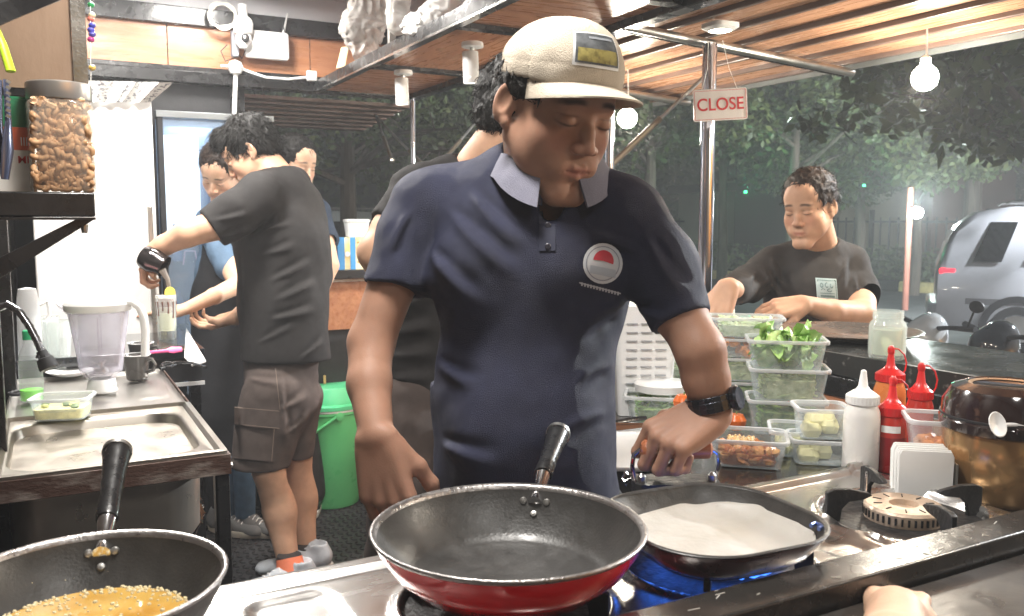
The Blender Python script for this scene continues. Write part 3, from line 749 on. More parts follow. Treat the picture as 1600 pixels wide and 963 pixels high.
# cctv camera, router, cables on the end wall
YE = 3.985
cv = thing('security_camera','white bulb shaped security camera hanging on the end wall beam','camera',tuple(AY(380,45,YE-.08)))
def lz(px): return px*4.0/1350
G().lathe([(.0,-.085),(.02,-.082),(.034,-.06),(.034,-.035),(.03,-.028),(.04,-.02),(.043,.02),(.036,.04),(.02,.052),(.018,.1)],(0,0,0),28).build('body','wplastic',cv)
G().lathe([(.0,-.046),(.016,-.044),(.018,-.036)],(0,.0,-.045),20,m=rot(-PI/2)).build('lens_ring','blackmatt',cv)
G().lathe([(.001,-.0495),(.008,-.047),(.009,-.044)],(0,.0,-.045),16,m=rot(-PI/2)).build('lens','chrome',cv)
G().cbox((-.03,.04,-.06),(.03,.03,.11)).build('bracket',mat('cam_grey',(.2,.2,.22),.5),cv,bev=.004)
rp = AY(416,72,YE-.03)
rt_ = thing('wifi_router','white wireless router with two thin aerials mounted by the security camera','router',tuple(rp))
G().rrect([(.19,.118,.014,0),(.19,.118,.014,.022),(.18,.108,.012,.026)],m=rot(PI/2)).build('case','wplastic',rt_)
for sx,ang in ((-.085,-.25),(.075,.22)): G().tube([(sx,.0,.05),(sx+math.sin(ang)*.1,.0,.05+.1)],[.006,.003],8).build('aerial','wplastic',rt_)
cl = thing('cable_coil','coil of cream cable hung beside the security camera','cable',tuple(AY(348,25,YE-.06)))
pts = []
for i in range(110):
    a = i*2*PI/22; r = .055+.006*math.sin(i*.7); pts.append((r*math.cos(a)*1.0,-.004*math.sin(i*.3)+.01*math.sin(a),r*math.sin(a)*.95+.004*math.sin(i*.37)))
G().tube(pts,.0042,7).build('cord',mat('cream_cord',(.72,.69,.6),.5),cl)
wc = thing('wall_cable','white cable with junction ball and square switch along the end rail','cable',tuple(AY(368,106,YE-.07)))
k = AY(368,106,YE-.07)
G().lathe([(.001,-.034),(.024,-.024),(.034,0),(.024,.024),(.001,.034)],(0,0,0),20).build('junction_box','wplastic',wc)
G().tube([Vector((0,0,-.02)),AY(366,180,YE-.05)-k],.010,10).build('conduit','wplastic',wc)
G().tube([AY(x_,y_,YE-.075)-k for x_,y_ in ((345,103),(368,104),(388,112),(415,121),(450,124),(480,121))],.006,8).build('lead','wplastic',wc)
G().cbox(AY(487,119,YE-.08)-k,(.045,.02,.045)).build('switch_box','wplastic',wc,bev=.004)
G().tube([AY(x_,y_,YE-.05)-k for x_,y_ in ((355,70),(345,80),(352,96),(372,88),(362,72),(378,92),(385,75),(400,40),(440,30),(447,60))],.0028,6).build('thin_lead','blackmatt',wc)
# spotlights under the rack
def spotl(px,py,py2,label):
    p = Z(px,py,RZ-.013); t = thing('ceiling_spotlight',label,'spotlight',tuple(p),group=None)
    G().lathe([(.0,0),(.034,-.001),(.036,-.006),(.036,-.016),(.03,-.018)],(0,0,0),26).build('base','wplastic',t)
    G().tube([(.0,0,-.017),(-.008,0,-.04)],.007,8).build('knuckle','satin',t)
    G().lathe([(.024,.0),(.026,-.004),(.026,-.098),(.0255,-.1),(.022,-.1),(.021,-.08),(.0,-.079)],(0,0,0),28,m=Matrix.Translation((0,0,0))@rot(.05,-.06),cap=False).build('can','wplastic',t,loc=(-.008,0,-.03))
    G().lathe([(.0,-.083),(.0205,-.084)],(-.008,0,-.03),20).build('diffuser',mat('spot_glow',(1,.95,.85),.4,emit=9,ecol=(1,.93,.82)),t)
    lamp('lamp_light','SPOT',(-.012,0,-.145),14,(1,.93,.84),t,.03,spot=R(120))
    return t
spotl(630,110,155,'white cylindrical spotlight under the rack nearest the open end')
spotl(738,66,110,'white cylindrical spotlight under the rack above the man at the back')
# hanging bulbs
def bulb(px,py,p,label,w,r=.038):
    t = thing('hanging_bulb',label,'light bulb',tuple(p))
    G().lathe([(.001,-r),(r*.5,-r*.87),(r*.87,-r*.5),(r,0),(r*.87,r*.5),(r*.55,r*.85),(r*.36,r*1.0),(r*.34,r*1.2)],(0,0,0),24).build('glass_bulb',mat('bulb_glow',(1,.96,.85),.4,emit=120,ecol=(1,.93,.78)),t)
    G().lathe([(r*.38,r*1.15),(r*.4,r*1.5),(.006,r*1.7)],(0,0,0),16).build('socket','wplastic',t)
    G().tube([(0,0,r*1.65),(.004,.0,r*1.65+.01),(.0,0,awz(min(p.x,2.45))-p.z)],.003,6).build('flex','wplastic',t)
    lamp('lamp_light','POINT',(0,0,-r*1.6),w,(1,.9,.74),t,.03)
    return t
B1 = AX(980,185,2.0); B2 = AX(1445,122,2.3)
bulb(980,185,B1,'glaring hanging bulb half hidden behind the cap peak',11)
bulb(1445,122,B2,'bare glaring bulb hanging under the awning at the right',12)
bulb(0,0,Vector((1.95,.35,1.74)),'bare bulb under the awning near the camera end of the bar',16)  # extra bulb added out of view for more light under the awning
for (px,py) in ((1125,50),):
    p = Z(px,py,1.862); t = thing('awning_lamp','small flat awning lamp glowing '+('above the CLOSE sign' if px<1200 else 'above the bare right hand bulb'),'lamp',(p.x,p.y,awz(p.x)-.006))
    G().rrect([(.09,.09,.02,0),(.09,.09,.02,-.012),(.07,.07,.02,-.02)]).build('casing','wplastic',t); G().rrect([(.06,.06,.02,-.0205),(.058,.058,.02,-.022)]).build('diffuser',mat('awn_glow',(1,.9,.7),.4,emit=9,ecol=(1,.9,.72)),t)
# added ceiling panels, out of view, supplying the overhead kitchen light
for k,(x_,y_,pw) in enumerate(((.25,2.75,36),(.35,1.05,20),(.62,3.5,15),(.5,-.2,4))):
    t = thing('ceiling_panel_light','flat square led panel on the truck ceiling, number %d from the end wall'%(k+1),'ceiling light',(x_,y_,2.298))
    t['label'] = ['square led panel on the ceiling over the sink and white fridge','square led panel on the ceiling over the stove','square led panel on the ceiling by the end wall','square led panel on the ceiling behind the camera'][k]
    G().rrect([(.3,.3,.02,0),(.3,.3,.02,-.02)]).build('frame','white',t); G().rrect([(.27,.27,.01,-.0205),(.27,.27,.01,-.022)]).build('diffuser',mat('panel_glow',(1,1,1),.5,emit=4,ecol=(1,.97,.93)),t)
    lamp('lamp_light','AREA',(0,0,-.03),pw,(1,.96,.9),t,.26)
# CLOSE sign
cs = thing('close_sign','white hanging sign reading CLOSE in red letters in front of the steel pole','sign',tuple(AY(1125,164,2.03)))
k = AY(1125,164,2.03); cs.scale = (1.2,1.2,1.2); ms = Matrix.Rotation(-YAW+R(2),4,'Z') @ rot(0,R(-3.5),0)
cs.rotation_euler = ms.to_euler()
G().rrect([(.136,.078,.006,0),(.136,.078,.006,.003)],m=rot(PI/2)).build('panel',mat('sign_white',(.85,.83,.82),.35),cs)
m_sr = mat('sign_red',(.6,.02,.03),.4)
g = G()
for a,b in (((-.064,-.0355),(.064,-.0347)),((-.064,.0347),(.064,.0355)),((-.0648,-.035),(-.064,.035)),((.064,-.035),(.0648,.035))): g.box((a[0],-.0036,a[1]),(b[0],-.0031,b[1]))
g.build('border',m_sr,cs)
textobj('lettering','CLOSE',.043,m_sr,cs,Matrix.Translation((0,-.0034,0)) @ rot(PI/2) @ Matrix.Diagonal((.93,1,1,1)),.0003)
for sx in (-.045,.045): G().tube([(sx,0,.036),(sx*.6,.005,.09),(sx*.4,.02,.16)],.0008,5).build('cord','wplastic',cs)
# ================================================================ KITCHEN: left side
# white fridge, end window modelled as a cooler, back counter
fr = thing('white_fridge','tall glossy white fridge against the left wall behind the blender','fridge',(-.04,3.32,0))
G().box((0,0.02,.02),(.385,.5,1.745)).build('body','white',fr,bev=.006)
G().box((.0,0,.6),(.385,.018,1.742)).build('door','white',fr,bev=.006)
G().box((.0,0,.03),(.385,.018,.59)).build('door','white',fr,bev=.006)
G().box((.355,-.03,.95),(.37,-.008,1.35)).build('handle','satin',fr,bev=.003)
G().box((.003,-.002,.592),(.382,.003,.598)).build('door_gap','blackmatt',fr)
npz = thing('newspaper_sheet','printed newspaper sheet lying over the top of the white fridge','newspaper',(0,3.30,1.765))
m_np = mat('newsprint',(.7,.7,.68),.8,vs=70,col2=(.2,.2,.22),mix=(.5,.62),var=0,stretch=(1,1,2))
k = Vector((0,3.30,1.765)); vv = []
for i in range(13):
    u = i/12; a = AY(132+u*140,126+3*u,3.27+.02*math.sin(i*1.7)); b_ = AY(130+u*105,160,3.30+.01*math.sin(i*2.3)); vv += [a-k,b_-k]
G().add(vv+[v+Vector((0,.004,0)) for v in vv],[(2*i,2*i+2,2*i+3,2*i+1) for i in range(12)]+[(26+2*i,26+2*i+1,26+2*i+3,26+2*i+2) for i in range(12)]).build('sheet',m_np,npz)
cl = thing('display_cooler','glass door display cooler with a grey frame and cold blue light behind the woman','cooler',(.425,3.93,0))  # sliding window built as a cooler; its reflections are coloured and glowing panels
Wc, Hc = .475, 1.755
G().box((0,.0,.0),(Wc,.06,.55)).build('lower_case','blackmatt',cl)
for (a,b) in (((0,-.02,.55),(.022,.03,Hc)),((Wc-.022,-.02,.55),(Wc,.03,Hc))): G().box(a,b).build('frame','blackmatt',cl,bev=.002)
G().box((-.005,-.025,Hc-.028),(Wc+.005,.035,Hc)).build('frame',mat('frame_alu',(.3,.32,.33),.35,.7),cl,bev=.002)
G().box((0,.055,.55),(Wc,.065,Hc-.03)).build('back_panel',mat('cooler_back',(.10,.16,.25),.4,vs=4,col2=(.38,.48,.62),mix=(.35,.7)),cl)  # bluish reflection in the glass, put into the panel's colour
G().box((.03,.048,1.25),(.17,.054,1.66)).build('light_panel',mat('cooler_glow',(.9,.96,1),.4,emit=1.6,ecol=(.85,.93,1)),cl)  # glowing panel standing in for the bright rectangle mirrored in the glass
for z in (.85,1.12,1.38): 
    for i in range(14): G().box((.03+i*.031,-.005,z),(.034+i*.031,.045,z+.004)).build('shelf_wire','satin',cl) if z<1.2 else None
for z in (.854,1.124):
    for i in range(6):
        if (i+int(z*10)) % 3 == 0: continue
        x_ = .06+i*.068
        b = G().lathe([(.012,0),(.024,.003),(.025,.09),(.012,.13),(.01,.16)],(x_,.02,z),14).build('stored_bottle',mat('cool_bottle%d'%(i%3),[(.2,.3,.5),(.5,.55,.6),(.08,.12,.2)][i%3],.2),cl)
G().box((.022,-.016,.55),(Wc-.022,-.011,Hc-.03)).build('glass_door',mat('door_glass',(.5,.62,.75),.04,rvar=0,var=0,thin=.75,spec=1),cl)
lamp('lamp_light','AREA',(.2,.03,1.70),.7,(.75,.88,1),cl,.3,sizey=.03)  # made-up lamp brightening the panels behind the glass
bc = thing('back_counter','black topped counter with a white trim in front of the white fridge','counter',(0,2.82,0))
m_top = mat('black_glass_top',(.02,.022,.026),.08,0,.3,6,coat=.6,rvar=.05)
G().box((-.115,.0,.872),(.42,.49,.9)).build('top',m_top,bc,bev=.003)
G().box((.35,.49,.872),(.42,1.05,.9)).build('top',m_top,bc,bev=.003)
G().box((-.115,.012,.80),(.41,.47,.871)).build('apron','blackmatt',bc)
G().box((-.115,.004,.845-.06),(.416,.011,.797)).build('white_trim','wplastic',bc)
G().box((.36,.47,.80),(.41,1.05,.871)).build('apron','blackmatt',bc)
for (x_,y_) in ((-.1,.02),(.375,.02),(-.1,.43),(.375,.43)): G().box((x_,y_,0),(x_+.03,y_+.03,.8)).build('leg','black',bc)
G().box((-.1,.06,.02),(.37,.42,.78)).build('cabinet',mat('dark_cab',(.02,.022,.028),.4),bc)
# ---------------------------------------------------------------- sink
sk = thing('steel_sink','stainless steel sink with ribbed drainboard on a rusty angle frame','sink',(0,1.72,0))
SX0,SX1,SY0,SY1,SZ = -.112,.292,.0,1.07,.85
bx0,bx1,by0,by1 = -.085,.252,.055,.47        # basin opening
g = G(); k=5
def rrp(x0,x1,y0,y1,r,z,n=7):
    q = []
    for cx,cy,a0 in ((x1-r,y1-r,0),(x0+r,y1-r,PI/2),(x0+r,y0+r,PI),(x1-r,y0+r,3*PI/2)):
        for i in range(n): a = a0+PI/2*i/(n-1); q.append((cx+r*math.cos(a),cy+r*math.sin(a),z))
    return q
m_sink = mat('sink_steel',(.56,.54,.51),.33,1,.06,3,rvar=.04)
# sheet with opening: ring between outer rounded rect and basin edge, then basin walls
outer = rrp(SX0,SX1,SY0,.52,.008,SZ)
rings = [rrp(SX0,SX1,SY0,.52,.008,SZ-.02), rrp(SX0,SX1,SY0,.52,.008,SZ+.002), rrp(SX0+.012,SX1-.012,SY0+.012,.52,.01,SZ+.003), rrp(SX0+.018,SX1-.018,SY0+.018,.519,.012,SZ-.006),
  rrp(bx0-.006,bx1+.006,by0-.006,by1+.006,.075,SZ-.006), rrp(bx0,bx1,by0,by1,.07,SZ-.012), rrp(bx0+.004,bx1-.004,by0+.004,by1-.004,.068,SZ-.165), rrp(bx0+.012,bx1-.012,by0+.012,by1-.012,.062,SZ-.185), rrp(bx0+.03,bx1-.03,by0+.03,by1-.03,.055,SZ-.195), rrp(bx0+.13,bx1-.13,by0+.16,by1-.16,.03,SZ-.198)]
G().loft(rings,cap=False).add([p for p in rings[-1]],[tuple(range(len(rings[-1])))]).build('basin',mat('basin_steel',(.37,.34,.30),.36,1,.06,3,rvar=.03),sk,sharp=50)  # steel darker than the drainboard: the basin's shade is put into its colour
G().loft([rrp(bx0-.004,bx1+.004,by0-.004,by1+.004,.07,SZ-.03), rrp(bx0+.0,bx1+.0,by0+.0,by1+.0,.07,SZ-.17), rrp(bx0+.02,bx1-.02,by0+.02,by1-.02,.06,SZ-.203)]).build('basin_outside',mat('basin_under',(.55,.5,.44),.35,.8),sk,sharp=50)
G().lathe([(.0,SZ-.197),(.03,SZ-.196),(.034,SZ-.194)],(.083,.26,0),24).build('drain','chrome',sk)
# drainboard with pressed ribs
g = G(); nx, ny = 44, 40; gv = []
for i in range(nx+1):
    for j in range(ny+1):
        x_ = SX0+(SX1-SX0)*i/nx; y_ = .52+(SY1-.52)*j/ny; z = SZ-.006
        if i in (0,nx) or j == ny: z = SZ-.02 if (i in (0,nx)) else SZ+.002
        elif i in (1,nx-1): z = SZ+.003
        elif j==ny-1: z = SZ+.003
        else:
            u = (x_+.06)/.31; w = (y_-.60)/.40
            if 0 < u < 1 and 0 < w < 1: z += .0035*max(0,math.sin(u*5*PI*1.0))**.5*(1 if .08<w<.92 else .0)
        g.v.append((x_,y_,z))
for i in range(nx):
    for j in range(ny):
        a = i*(ny+1)+j; g.f.append((a,a+ny+1,a+ny+2,a+1))
g.build('drainboard',m_sink,sk,sharp=80)
for (a,b) in (((SX0-.003,-.006,.806),(SX1+.004,-.001,.846)),((SX1-.0,-.001,.806),(SX1+.004,1.07,.846))): G().box(a,b).build('angle_frame','rusty',sk,bev=.001)
G().box((SX0,-.001,.806),(SX1,.034,.81)).build('angle_frame','rusty',sk)
for (x_,y_) in ((SX1-.026,.0),(SX1-.026,1.03),(SX0+.005,1.03)):
    G().box((x_,y_,0),(x_+.004,y_+.026,.806)).add([(x_,y_,0),(x_+.026,y_,0),(x_+.026,y_+.004,0),(x_,y_+.004,0),(x_,y_,.806),(x_+.026,y_,.806),(x_+.026,y_+.004,.806),(x_,y_+.004,.806)],[(0,1,5,4),(1,2,6,5),(2,3,7,6)]).build('leg','black',sk)
G().box((SX1-.022,.001,0),(SX1+.001,.004,.8)).build('leg_strip','satin',sk)
for y_ in (.008,.03): G().lathe([(.0055,0),(.0055,.004),(.001,.006)],(SX1+.004,y_,.82+.012*(y_>.02)),10,m=rot(0,PI/2)).build('bolt','satin',sk)
G().tube([(.083,.26,.65),(.083,.26,.60),(.083,.27,.52),(.083,.33,.5)],[.022,.02,.018,.018],16).build('drain_pipe',mat('pvc_cream',(.6,.54,.45),.5),sk)
G().lathe([(.024,.615),(.027,.62),(.027,.645),(.024,.65)],(.083,.26,0),18).build('pipe_nut',mat('pvc_cream',(.6,.54,.45)),sk)
# faucet hose
fc = thing('spray_faucet','flexible dark steel faucet hose bending over the drainboard with a black spray head','faucet',(-.10,2.25,.85))
k = Vector((-.10,2.25,.85))
pts = [D(x_,y_,d) for x_,y_,d in ((-12,600,1.95),(-16,530,1.95),(-8,484,1.95),(12,476,1.95),(30,487,1.95),(46,510,1.95),(58,533,1.95),(66,552,1.95))]
fine = []
for i in range(len(pts)-1):
    for q in range(5): fine.append(pts[i].lerp(pts[i+1],q/5)-k)
fine.append(pts[-1]-k)
G().tube(fine,[.008+.0009*(i%2) for i in range(len(fine))],12).build('hose',mat('hose_steel',(.22,.22,.23),.25,1),fc)
a,b = D(66,552,1.95)-k, D(76,574,1.95)-k; u=(b-a).normalized()
G().tube([a-u*.005,a+u*.012,a+u*.014,b,b+u*.004],[.011,.013,.018,.021,.019],20).build('spray_head','blackmatt',fc)
for q in range(6): G().tube([a+u*(.004)+Vector((.012*math.cos(q),.012*math.sin(q),0)),a+u*.012+Vector((.016*math.cos(q),.016*math.sin(q),0))],.0022,6).build('grip_rib','blackmatt',fc)
G().lathe([(.022,0),(.022,.01),(.014,.02)],Vector((D(-12,600,1.95)-k).to_tuple()),16).build('base','chrome',fc)
# blender jug on its base
bj = thing('blender_jug','clear lilac tinted blender jug with a white lid and curved white handle','blender',tuple(Z(160,612,.852)))
m_jug = mat('lilac_jug',(.85,.83,.90),.10,thin=.84,var=.1,vs=15,rvar=.05)
def dp(px,d=2.27): return px*d/1350
G().lathe([(.035,0),(.038,.004),(.034,.03),(.030,.036)],(0,0,0),36).build('base','wplastic',bj)
G().lathe([(.033,.036),(.052,.055),(.060,.12),(.073,.205),(.076,.222),(.074,.222),(.070,.205),(.057,.12),(.049,.058),(.02,.044)],(0,0,0),40).build('jug',m_jug,bj)
for q in range(4):
    a = q*PI/2+.4; G().tube([(.050*math.cos(a),.050*math.sin(a),.058),(.058*math.cos(a),.058*math.sin(a),.12),(.071*math.cos(a),.071*math.sin(a),.205)],.0022,6).build('jug_rib',m_jug,bj)
G().lathe([(.079,.214),(.082,.218),(.083,.232),(.078,.240),(.058,.245),(.0,.246)],(0,0,0),40).build('lid','wplastic',bj)
G().add([(-.060,-.03,.20),(-.060,.03,.20),(-.104,0,.222),(-.074,-.034,.224),(-.074,.034,.224),(-.115,0,.236)],[(0,2,1),(3,4,5),(0,3,5,2),(1,2,5,4)]).build('spout',m_jug,bj)
hx = [(.076,.236),(.093,.234),(.108,.222),(.117,.198),(.12,.16),(.118,.12),(.116,.095)]
rings = []
for i,(r_,z) in enumerate(hx):
    a = hx[max(0,i-1)]; b = hx[min(len(hx)-1,i+1)]; tx,tz = b[0]-a[0],b[1]-a[1]; l=math.hypot(tx,tz); nx_,nz_ = -tz/l,tx/l
    rings.append([(r_+nx_*u*.008,v*.013,z+nz_*u*.008) for u,v in ((1,.6),(.6,1),(-.6,1),(-1,.6),(-1,-.6),(-.6,-1),(.6,-1),(1,-.6))])
G().loft(rings).build('handle','wplastic',bj,sharp=60)
G().lathe([(.0,.05),(.02,.05),(.018,.062),(.006,.066),(.004,.08),(0,.081)],(0,0,0),20).build('blade_hub','steel',bj)
for q in range(4): G().cbox((.014*math.cos(q*PI/2),.014*math.sin(q*PI/2),.074),(.024,.006,.0015),rot(0,-.4,q*PI/2)).build('blade','steel',bj)
bj.rotation_euler.z = -YAW
b2 = thing('storage_tub','round tub with a pale pink lid behind the blender jug','tub',tuple(Z(157,560,.852)))
G().lathe([(.06,.0),(.062,.13)],(0,0,0),32).build('tub','tubw',b2); G().lathe([(.066,.13),(.067,.15),(.062,.156),(0,.156)],(0,0,0),32).build('lid',mat('pink_lid',(.75,.42,.42),.4),b2)
b2.location = D(157,538,2.75); b2.location.z = .90
tm = thing('steel_tumbler','tall clear tumbler behind the soap bottle','glass',tuple(D(92,560,2.55)))
tm.location.z = .857
G().lathe([(.026,0),(.03,.004),(.038,.15),(.036,.15),(.028,.006),(.0,.006)],(0,0,0),32).build('glass_wall','glass',tm)
dup(tm,Vector(D(75,560,2.65).xy.to_3d())+Vector((0,0,.857)),'second clear tumbler just left of the tall one behind the soap bottle')
mj = thing('white_jug','small milky jug with a handle at the far left of the drainboard','jug',tuple(D(50,590,2.6))); mj.location.z=.857
G().lathe([(.03,0),(.034,.004),(.03,.2),(.024,.24),(.0,.245)],(0,0,0),28).build('body','tubw',mj)
G().tube([(.028,0,.19),(.052,0,.2),(.056,0,.16),(.04,0,.13)],.006,8).build('handle','wplastic',mj)
# soap bottle with a green cap, green dregs
sb = thing('soap_bottle','clear plastic bottle with a green cap and a little green soap, by the faucet','bottle',tuple(D(50,618,2.15))); sb.location.z=.852
G().lathe([(.024,0),(.027,.005),(.027,.10),(.025,.115),(.013,.145),(.011,.16)],(0,0,0),28).build('bottle_wall','tub',sb)
G().lathe([(.0,.003),(.025,.004),(.0258,.03),(.0,.031)],(0,0,0),24).build('soap',mat('green_soap',(.2,.75,.05),.2),sb)
G().lathe([(.014,.155),(.014,.176),(.012,.178),(.0,.178)],(0,0,0),20).build('cap',mat('green_cap',(.03,.35,.15),.35),sb)
ft = thing('food_tub','low clear tub of pale yellow scraps in front of the blender','tub',tuple(D(98,632,1.98))); ft.location.z=.850; ft.rotation_euler.z=-.3
def tubshape(t,w,d,h,m='tub',rim=True,name='tub_wall',taper=.86):
    G().rrect([(w*taper-.004,d*taper-.004,.012,.0015),(w*taper,d*taper,.014,.001),(w-.002,d-.002,.016,h-.004),(w+.006,d+.006,.018,h-.003),(w+.007,d+.007,.018,h),(w-.004,d-.004,.016,h),(w-.006,d-.006,.015,h-.004),(w*taper-.006,d*taper-.006,.012,.003)],cap=False,n=5).rrect([(w*taper,d*taper,.014,.0012),(w*taper-.001,d*taper-.001,.014,.0032)]).build(name,m,t,sharp=60)
    if rim: G().rrect([(w+.008,d+.008,.018,h-.006),(w+.010,d+.010,.019,h-.002),(w+.008,d+.008,.018,h+.001),(w-.002,d-.002,.015,h+.001),(w-.003,d-.003,.015,h-.005)],cap=False,n=5).build('rim','tubw',t,sharp=60)
tubshape(ft,.12,.09,.05,'tub')
G().rrect([(.1,.072,.01,.004),(.106,.078,.012,.026)],n=4).build('scraps',mat('scraps',(.75,.7,.35),.6,var=.25,vs=40,bump=.8,bs=60),ft)
for i in range(9): G().lathe([(.001,-.004),(.008,-.002),(.009,.002),(.001,.005)],(rng.uniform(-.04,.04),rng.uniform(-.028,.028),.03),8,m=rot(rng.uniform(-.5,.5))).build('slice',mat('veg_slice',(.65,.65,.25),.5) if i%3 else mat('veg_dark',(.12,.2,.05),.5),ft)
pl = thing('white_plate','white plate lying on the drainboard behind the blender jug','plate',tuple(D(110,578,2.5))); pl.location.z=.854
G().lathe([(.035,0),(.04,.002),(.062,.012),(.064,.0135),(.06,.0135),(.04,.006),(0,.005)],(0,0,0),36).build('dish','white',pl)
bp = thing('scrubbing_pad','black coiled scourer at the left end of the drainboard','scourer',tuple(D(28,606,2.2))); bp.location.z=.862
G().tube([(.022*math.cos(i*.5)*(1-.004*i),.022*math.sin(i*.5),.002*math.sin(i*1.3)) for i in range(60)],.003,5).build('coil','blackmatt',bp)
# mugs
mg = thing('dark_mug','dark grey mug with a pale rim, nearest on the drainboard','mug',tuple(D(215,600,2.45))); mg.location.z=.851
m_mug = mat('mug_grey',(.09,.085,.08),.25,coat=.5,var=.2)
G().lathe([(.024,0),(.028,.003),(.030,.02),(.037,.07),(.0385,.072),(.036,.072),(.034,.066),(.026,.01),(.0,.008)],(0,0,0),36).build('cup',m_mug,mg)
G().lathe([(.0386,.0705),(.039,.0725),(.0355,.0728),(.0352,.071)],(0,0,0),36,cap=False).build('rim','white',mg)
G().tube([(.033,0,.058),(.05,0,.06),(.058,0,.045),(.052,0,.028),(.031,0,.022)],.005,8).build('handle',m_mug,mg)
mg.rotation_euler.z = -.7
d2 = dup(mg,D(222,588,2.68),'dark mug with a pale rim standing behind the nearest mug'); d2.location.z=.852; d2.rotation_euler.z=-.5
mg['group']=d2['group']='dark mugs on the drainboard'
# latte glass
lg = thing('iced_drink','tall glass of iced latte striped with chocolate syrup and a lemon slice','drink',tuple(D(262,535,2.92))); lg.location.z=.901
G().lathe([(.026,0),(.029,.004),(.030,.03),(.0335,.148),(.0325,.15),(.031,.148),(.0275,.032),(.0,.028)],(0,0,0),32).build('glass_wall','glass',lg)
G().lathe([(.0,.029),(.0265,.0295),(.0288,.09),(.0,.0905)],(0,0,0),28).build('milk',mat('latte_pale',(.8,.75,.45),.35,var=.1,vs=20),lg)
G().lathe([(.0,.091),(.0288,.0908),(.0295,.11),(.0,.1105)],(0,0,0),28).build('milk',mat('latte_mid',(.55,.4,.25),.35,var=.3,vs=40),lg)
G().lathe([(.0,.111),(.0296,.1108),(.0306,.138),(.0,.1385)],(0,0,0),28).build('coffee',mat('latte_brown',(.28,.1,.05),.3,var=.4,vs=30),lg)
G().lathe([(.0,.139),(.030,.1388),(.029,.147),(.0,.15)],(0,0,0),20).build('foam',mat('foam',(.8,.72,.62),.6),lg)
m_ch = mat('chocolate',(.14,.035,.015),.25)
for i in range(11):
    a = i*2*PI/11+.2; L = rng.uniform(.02,.06)
    G().tube([(.0312*math.cos(a),.0312*math.sin(a),.128),(.0303*math.cos(a+.06),.0303*math.sin(a+.06),.128-L*.5),(.0296*math.cos(a+.02),.0296*math.sin(a+.02),.128-L)],[.0036,.0022,.003],7).build('syrup_drip',m_ch,lg)
G().lathe([(.0,-.0015),(.02,-.0015),(.02,.0015),(.0,.0015)],(.012,-.012,.157),20,m=rot(PI/2,0,.5)).build('lemon_slice',mat('lemon',(.9,.75,.1),.4),lg)
# things on the back counter
sp = thing('pink_spatula','pink silicone spatula lying on the back counter','spatula',tuple(Z(262,546,.905)))
k=Z(262,546,.905)
G().tube([Z(232,551,.906)-k,Z(255,549,.906)-k,Z(262,548,.906)-k],[.005,.005,.006],8).build('handle',mat('pink_si',(.85,.12,.3),.4),sp)
G().tube([Z(262,548,.906)-k,Z(270,547,.906)-k,Z(284,546,.906)-k],[.008,.013,.010],10,flat=.4).build('blade','pink_si' if 0 else MATS['pink_si'],sp)
kn = thing('chopping_sheet','pointed white cutting sheet lying on the back counter','cutting board',tuple(Z(300,550,.905)))
k=Z(300,550,.905)
P4=[Z(291,514,.903)-k,Z(322,566,.903)-k,Z(300,573,.903)-k,Z(288,560,.903)-k]
G().add(P4+[p+Vector((0,0,.004)) for p in P4],[(3,2,1,0),(4,5,6,7)]+[(i,(i+1)%4,4+(i+1)%4,4+i) for i in range(4)]).build('board','white',kn)
tn = thing('black_tongs','small black tongs lying beside the cutting sheet','tongs',tuple(Z(285,568,.905)))
k=Z(285,568,.905)
for dy in (0,4): G().tube([Z(250,572+dy,.908)-k,Z(275,566+dy,.908)-k,Z(300,567+dy*.4,.908)-k,Z(322,574,.908)-k],.0035,7).build('arm','black',tn)
G().tube([Z(262+9*math.cos(a),570+4*math.sin(a),.908)-k for a in [i*.5 for i in range(13)]],.0028,6).build('ring','black',tn)
tr2 = thing('plastic_box','clear lidded box of yellow fruit pieces by the woman\'s hand','box',tuple(Z(240,515,.902))); tr2.rotation_euler.z=.2
tubshape(tr2,.1,.07,.05); G().rrect([(.08,.055,.01,.004),(.085,.06,.012,.035)]).build('fruit',mat('fruit',(.75,.65,.2),.5,var=.3,vs=40,bump=.6),tr2)
pb = thing('pink_bag','tall pale pink rounded bag standing beyond the back counter','bag',(.44,3.60,0))
k=Vector((.44,3.66,0))
s = SDF((.36,3.48,.55),(.62,3.82,1.36),.008)
a_=D(293,520,3.75); b_=D(298,425,3.75)
s.cone(a_,b_,.055,.045,.02,flat=((0,1,0),.8)); s.cone(b_,D(312,410,3.75),.045,.03,.02); s.folds(.004,14,3)
pb.location=(a_.x,a_.y,.6)
skin('bag_body',s,mat('pink_cloth',(.75,.5,.62),.6,bump=.2),pb)
G().tube([Vector(b_)-Vector(pb.location)+Vector(v) for v in ((-.03,0,.03),(-.02,0,.09),(.02,0,.09),(.03,0,.03))],.004,7).build('handle',MATS['pink_cloth'],pb)
# bin with black liner under the sink, bucket
bn = thing('waste_bin','pale grey waste bin lined with a shiny black bag under the sink','bin',(.11,2.02,0))
G().lathe([(.10,0),(.104,.01),(.125,.42),(.128,.52)],(0,0,0),36).build('bin_body',mat('bin_grey',(.3,.3,.36),.4),bn)
s = SDF((-.10,1.8,.42),(.32,2.24,.80),.006)
for i in range(16):
    a=i*2*PI/16; b=a+2*PI/16; c=Vector((.11,2.02,.62)); rr=.135+.012*math.sin(i*2.1)
    s.cone(c+Vector((rr*math.cos(a),rr*math.sin(a),.03*math.sin(i*1.3))),c+Vector((rr*math.cos(b),rr*math.sin(b),.03*math.sin((i+1)*1.3))),.024,.024,.02)
    s.cone(c+Vector((rr*math.cos(a),rr*math.sin(a),.0)),c+Vector((.128*math.cos(a),.128*math.sin(a),-.16)),.012,.008,.02)
s.cone((.24,2.06,.66),(.24,2.08,.74),.03,.012,.03)
s.folds(.012,26,5,ridge=True,octs=3)
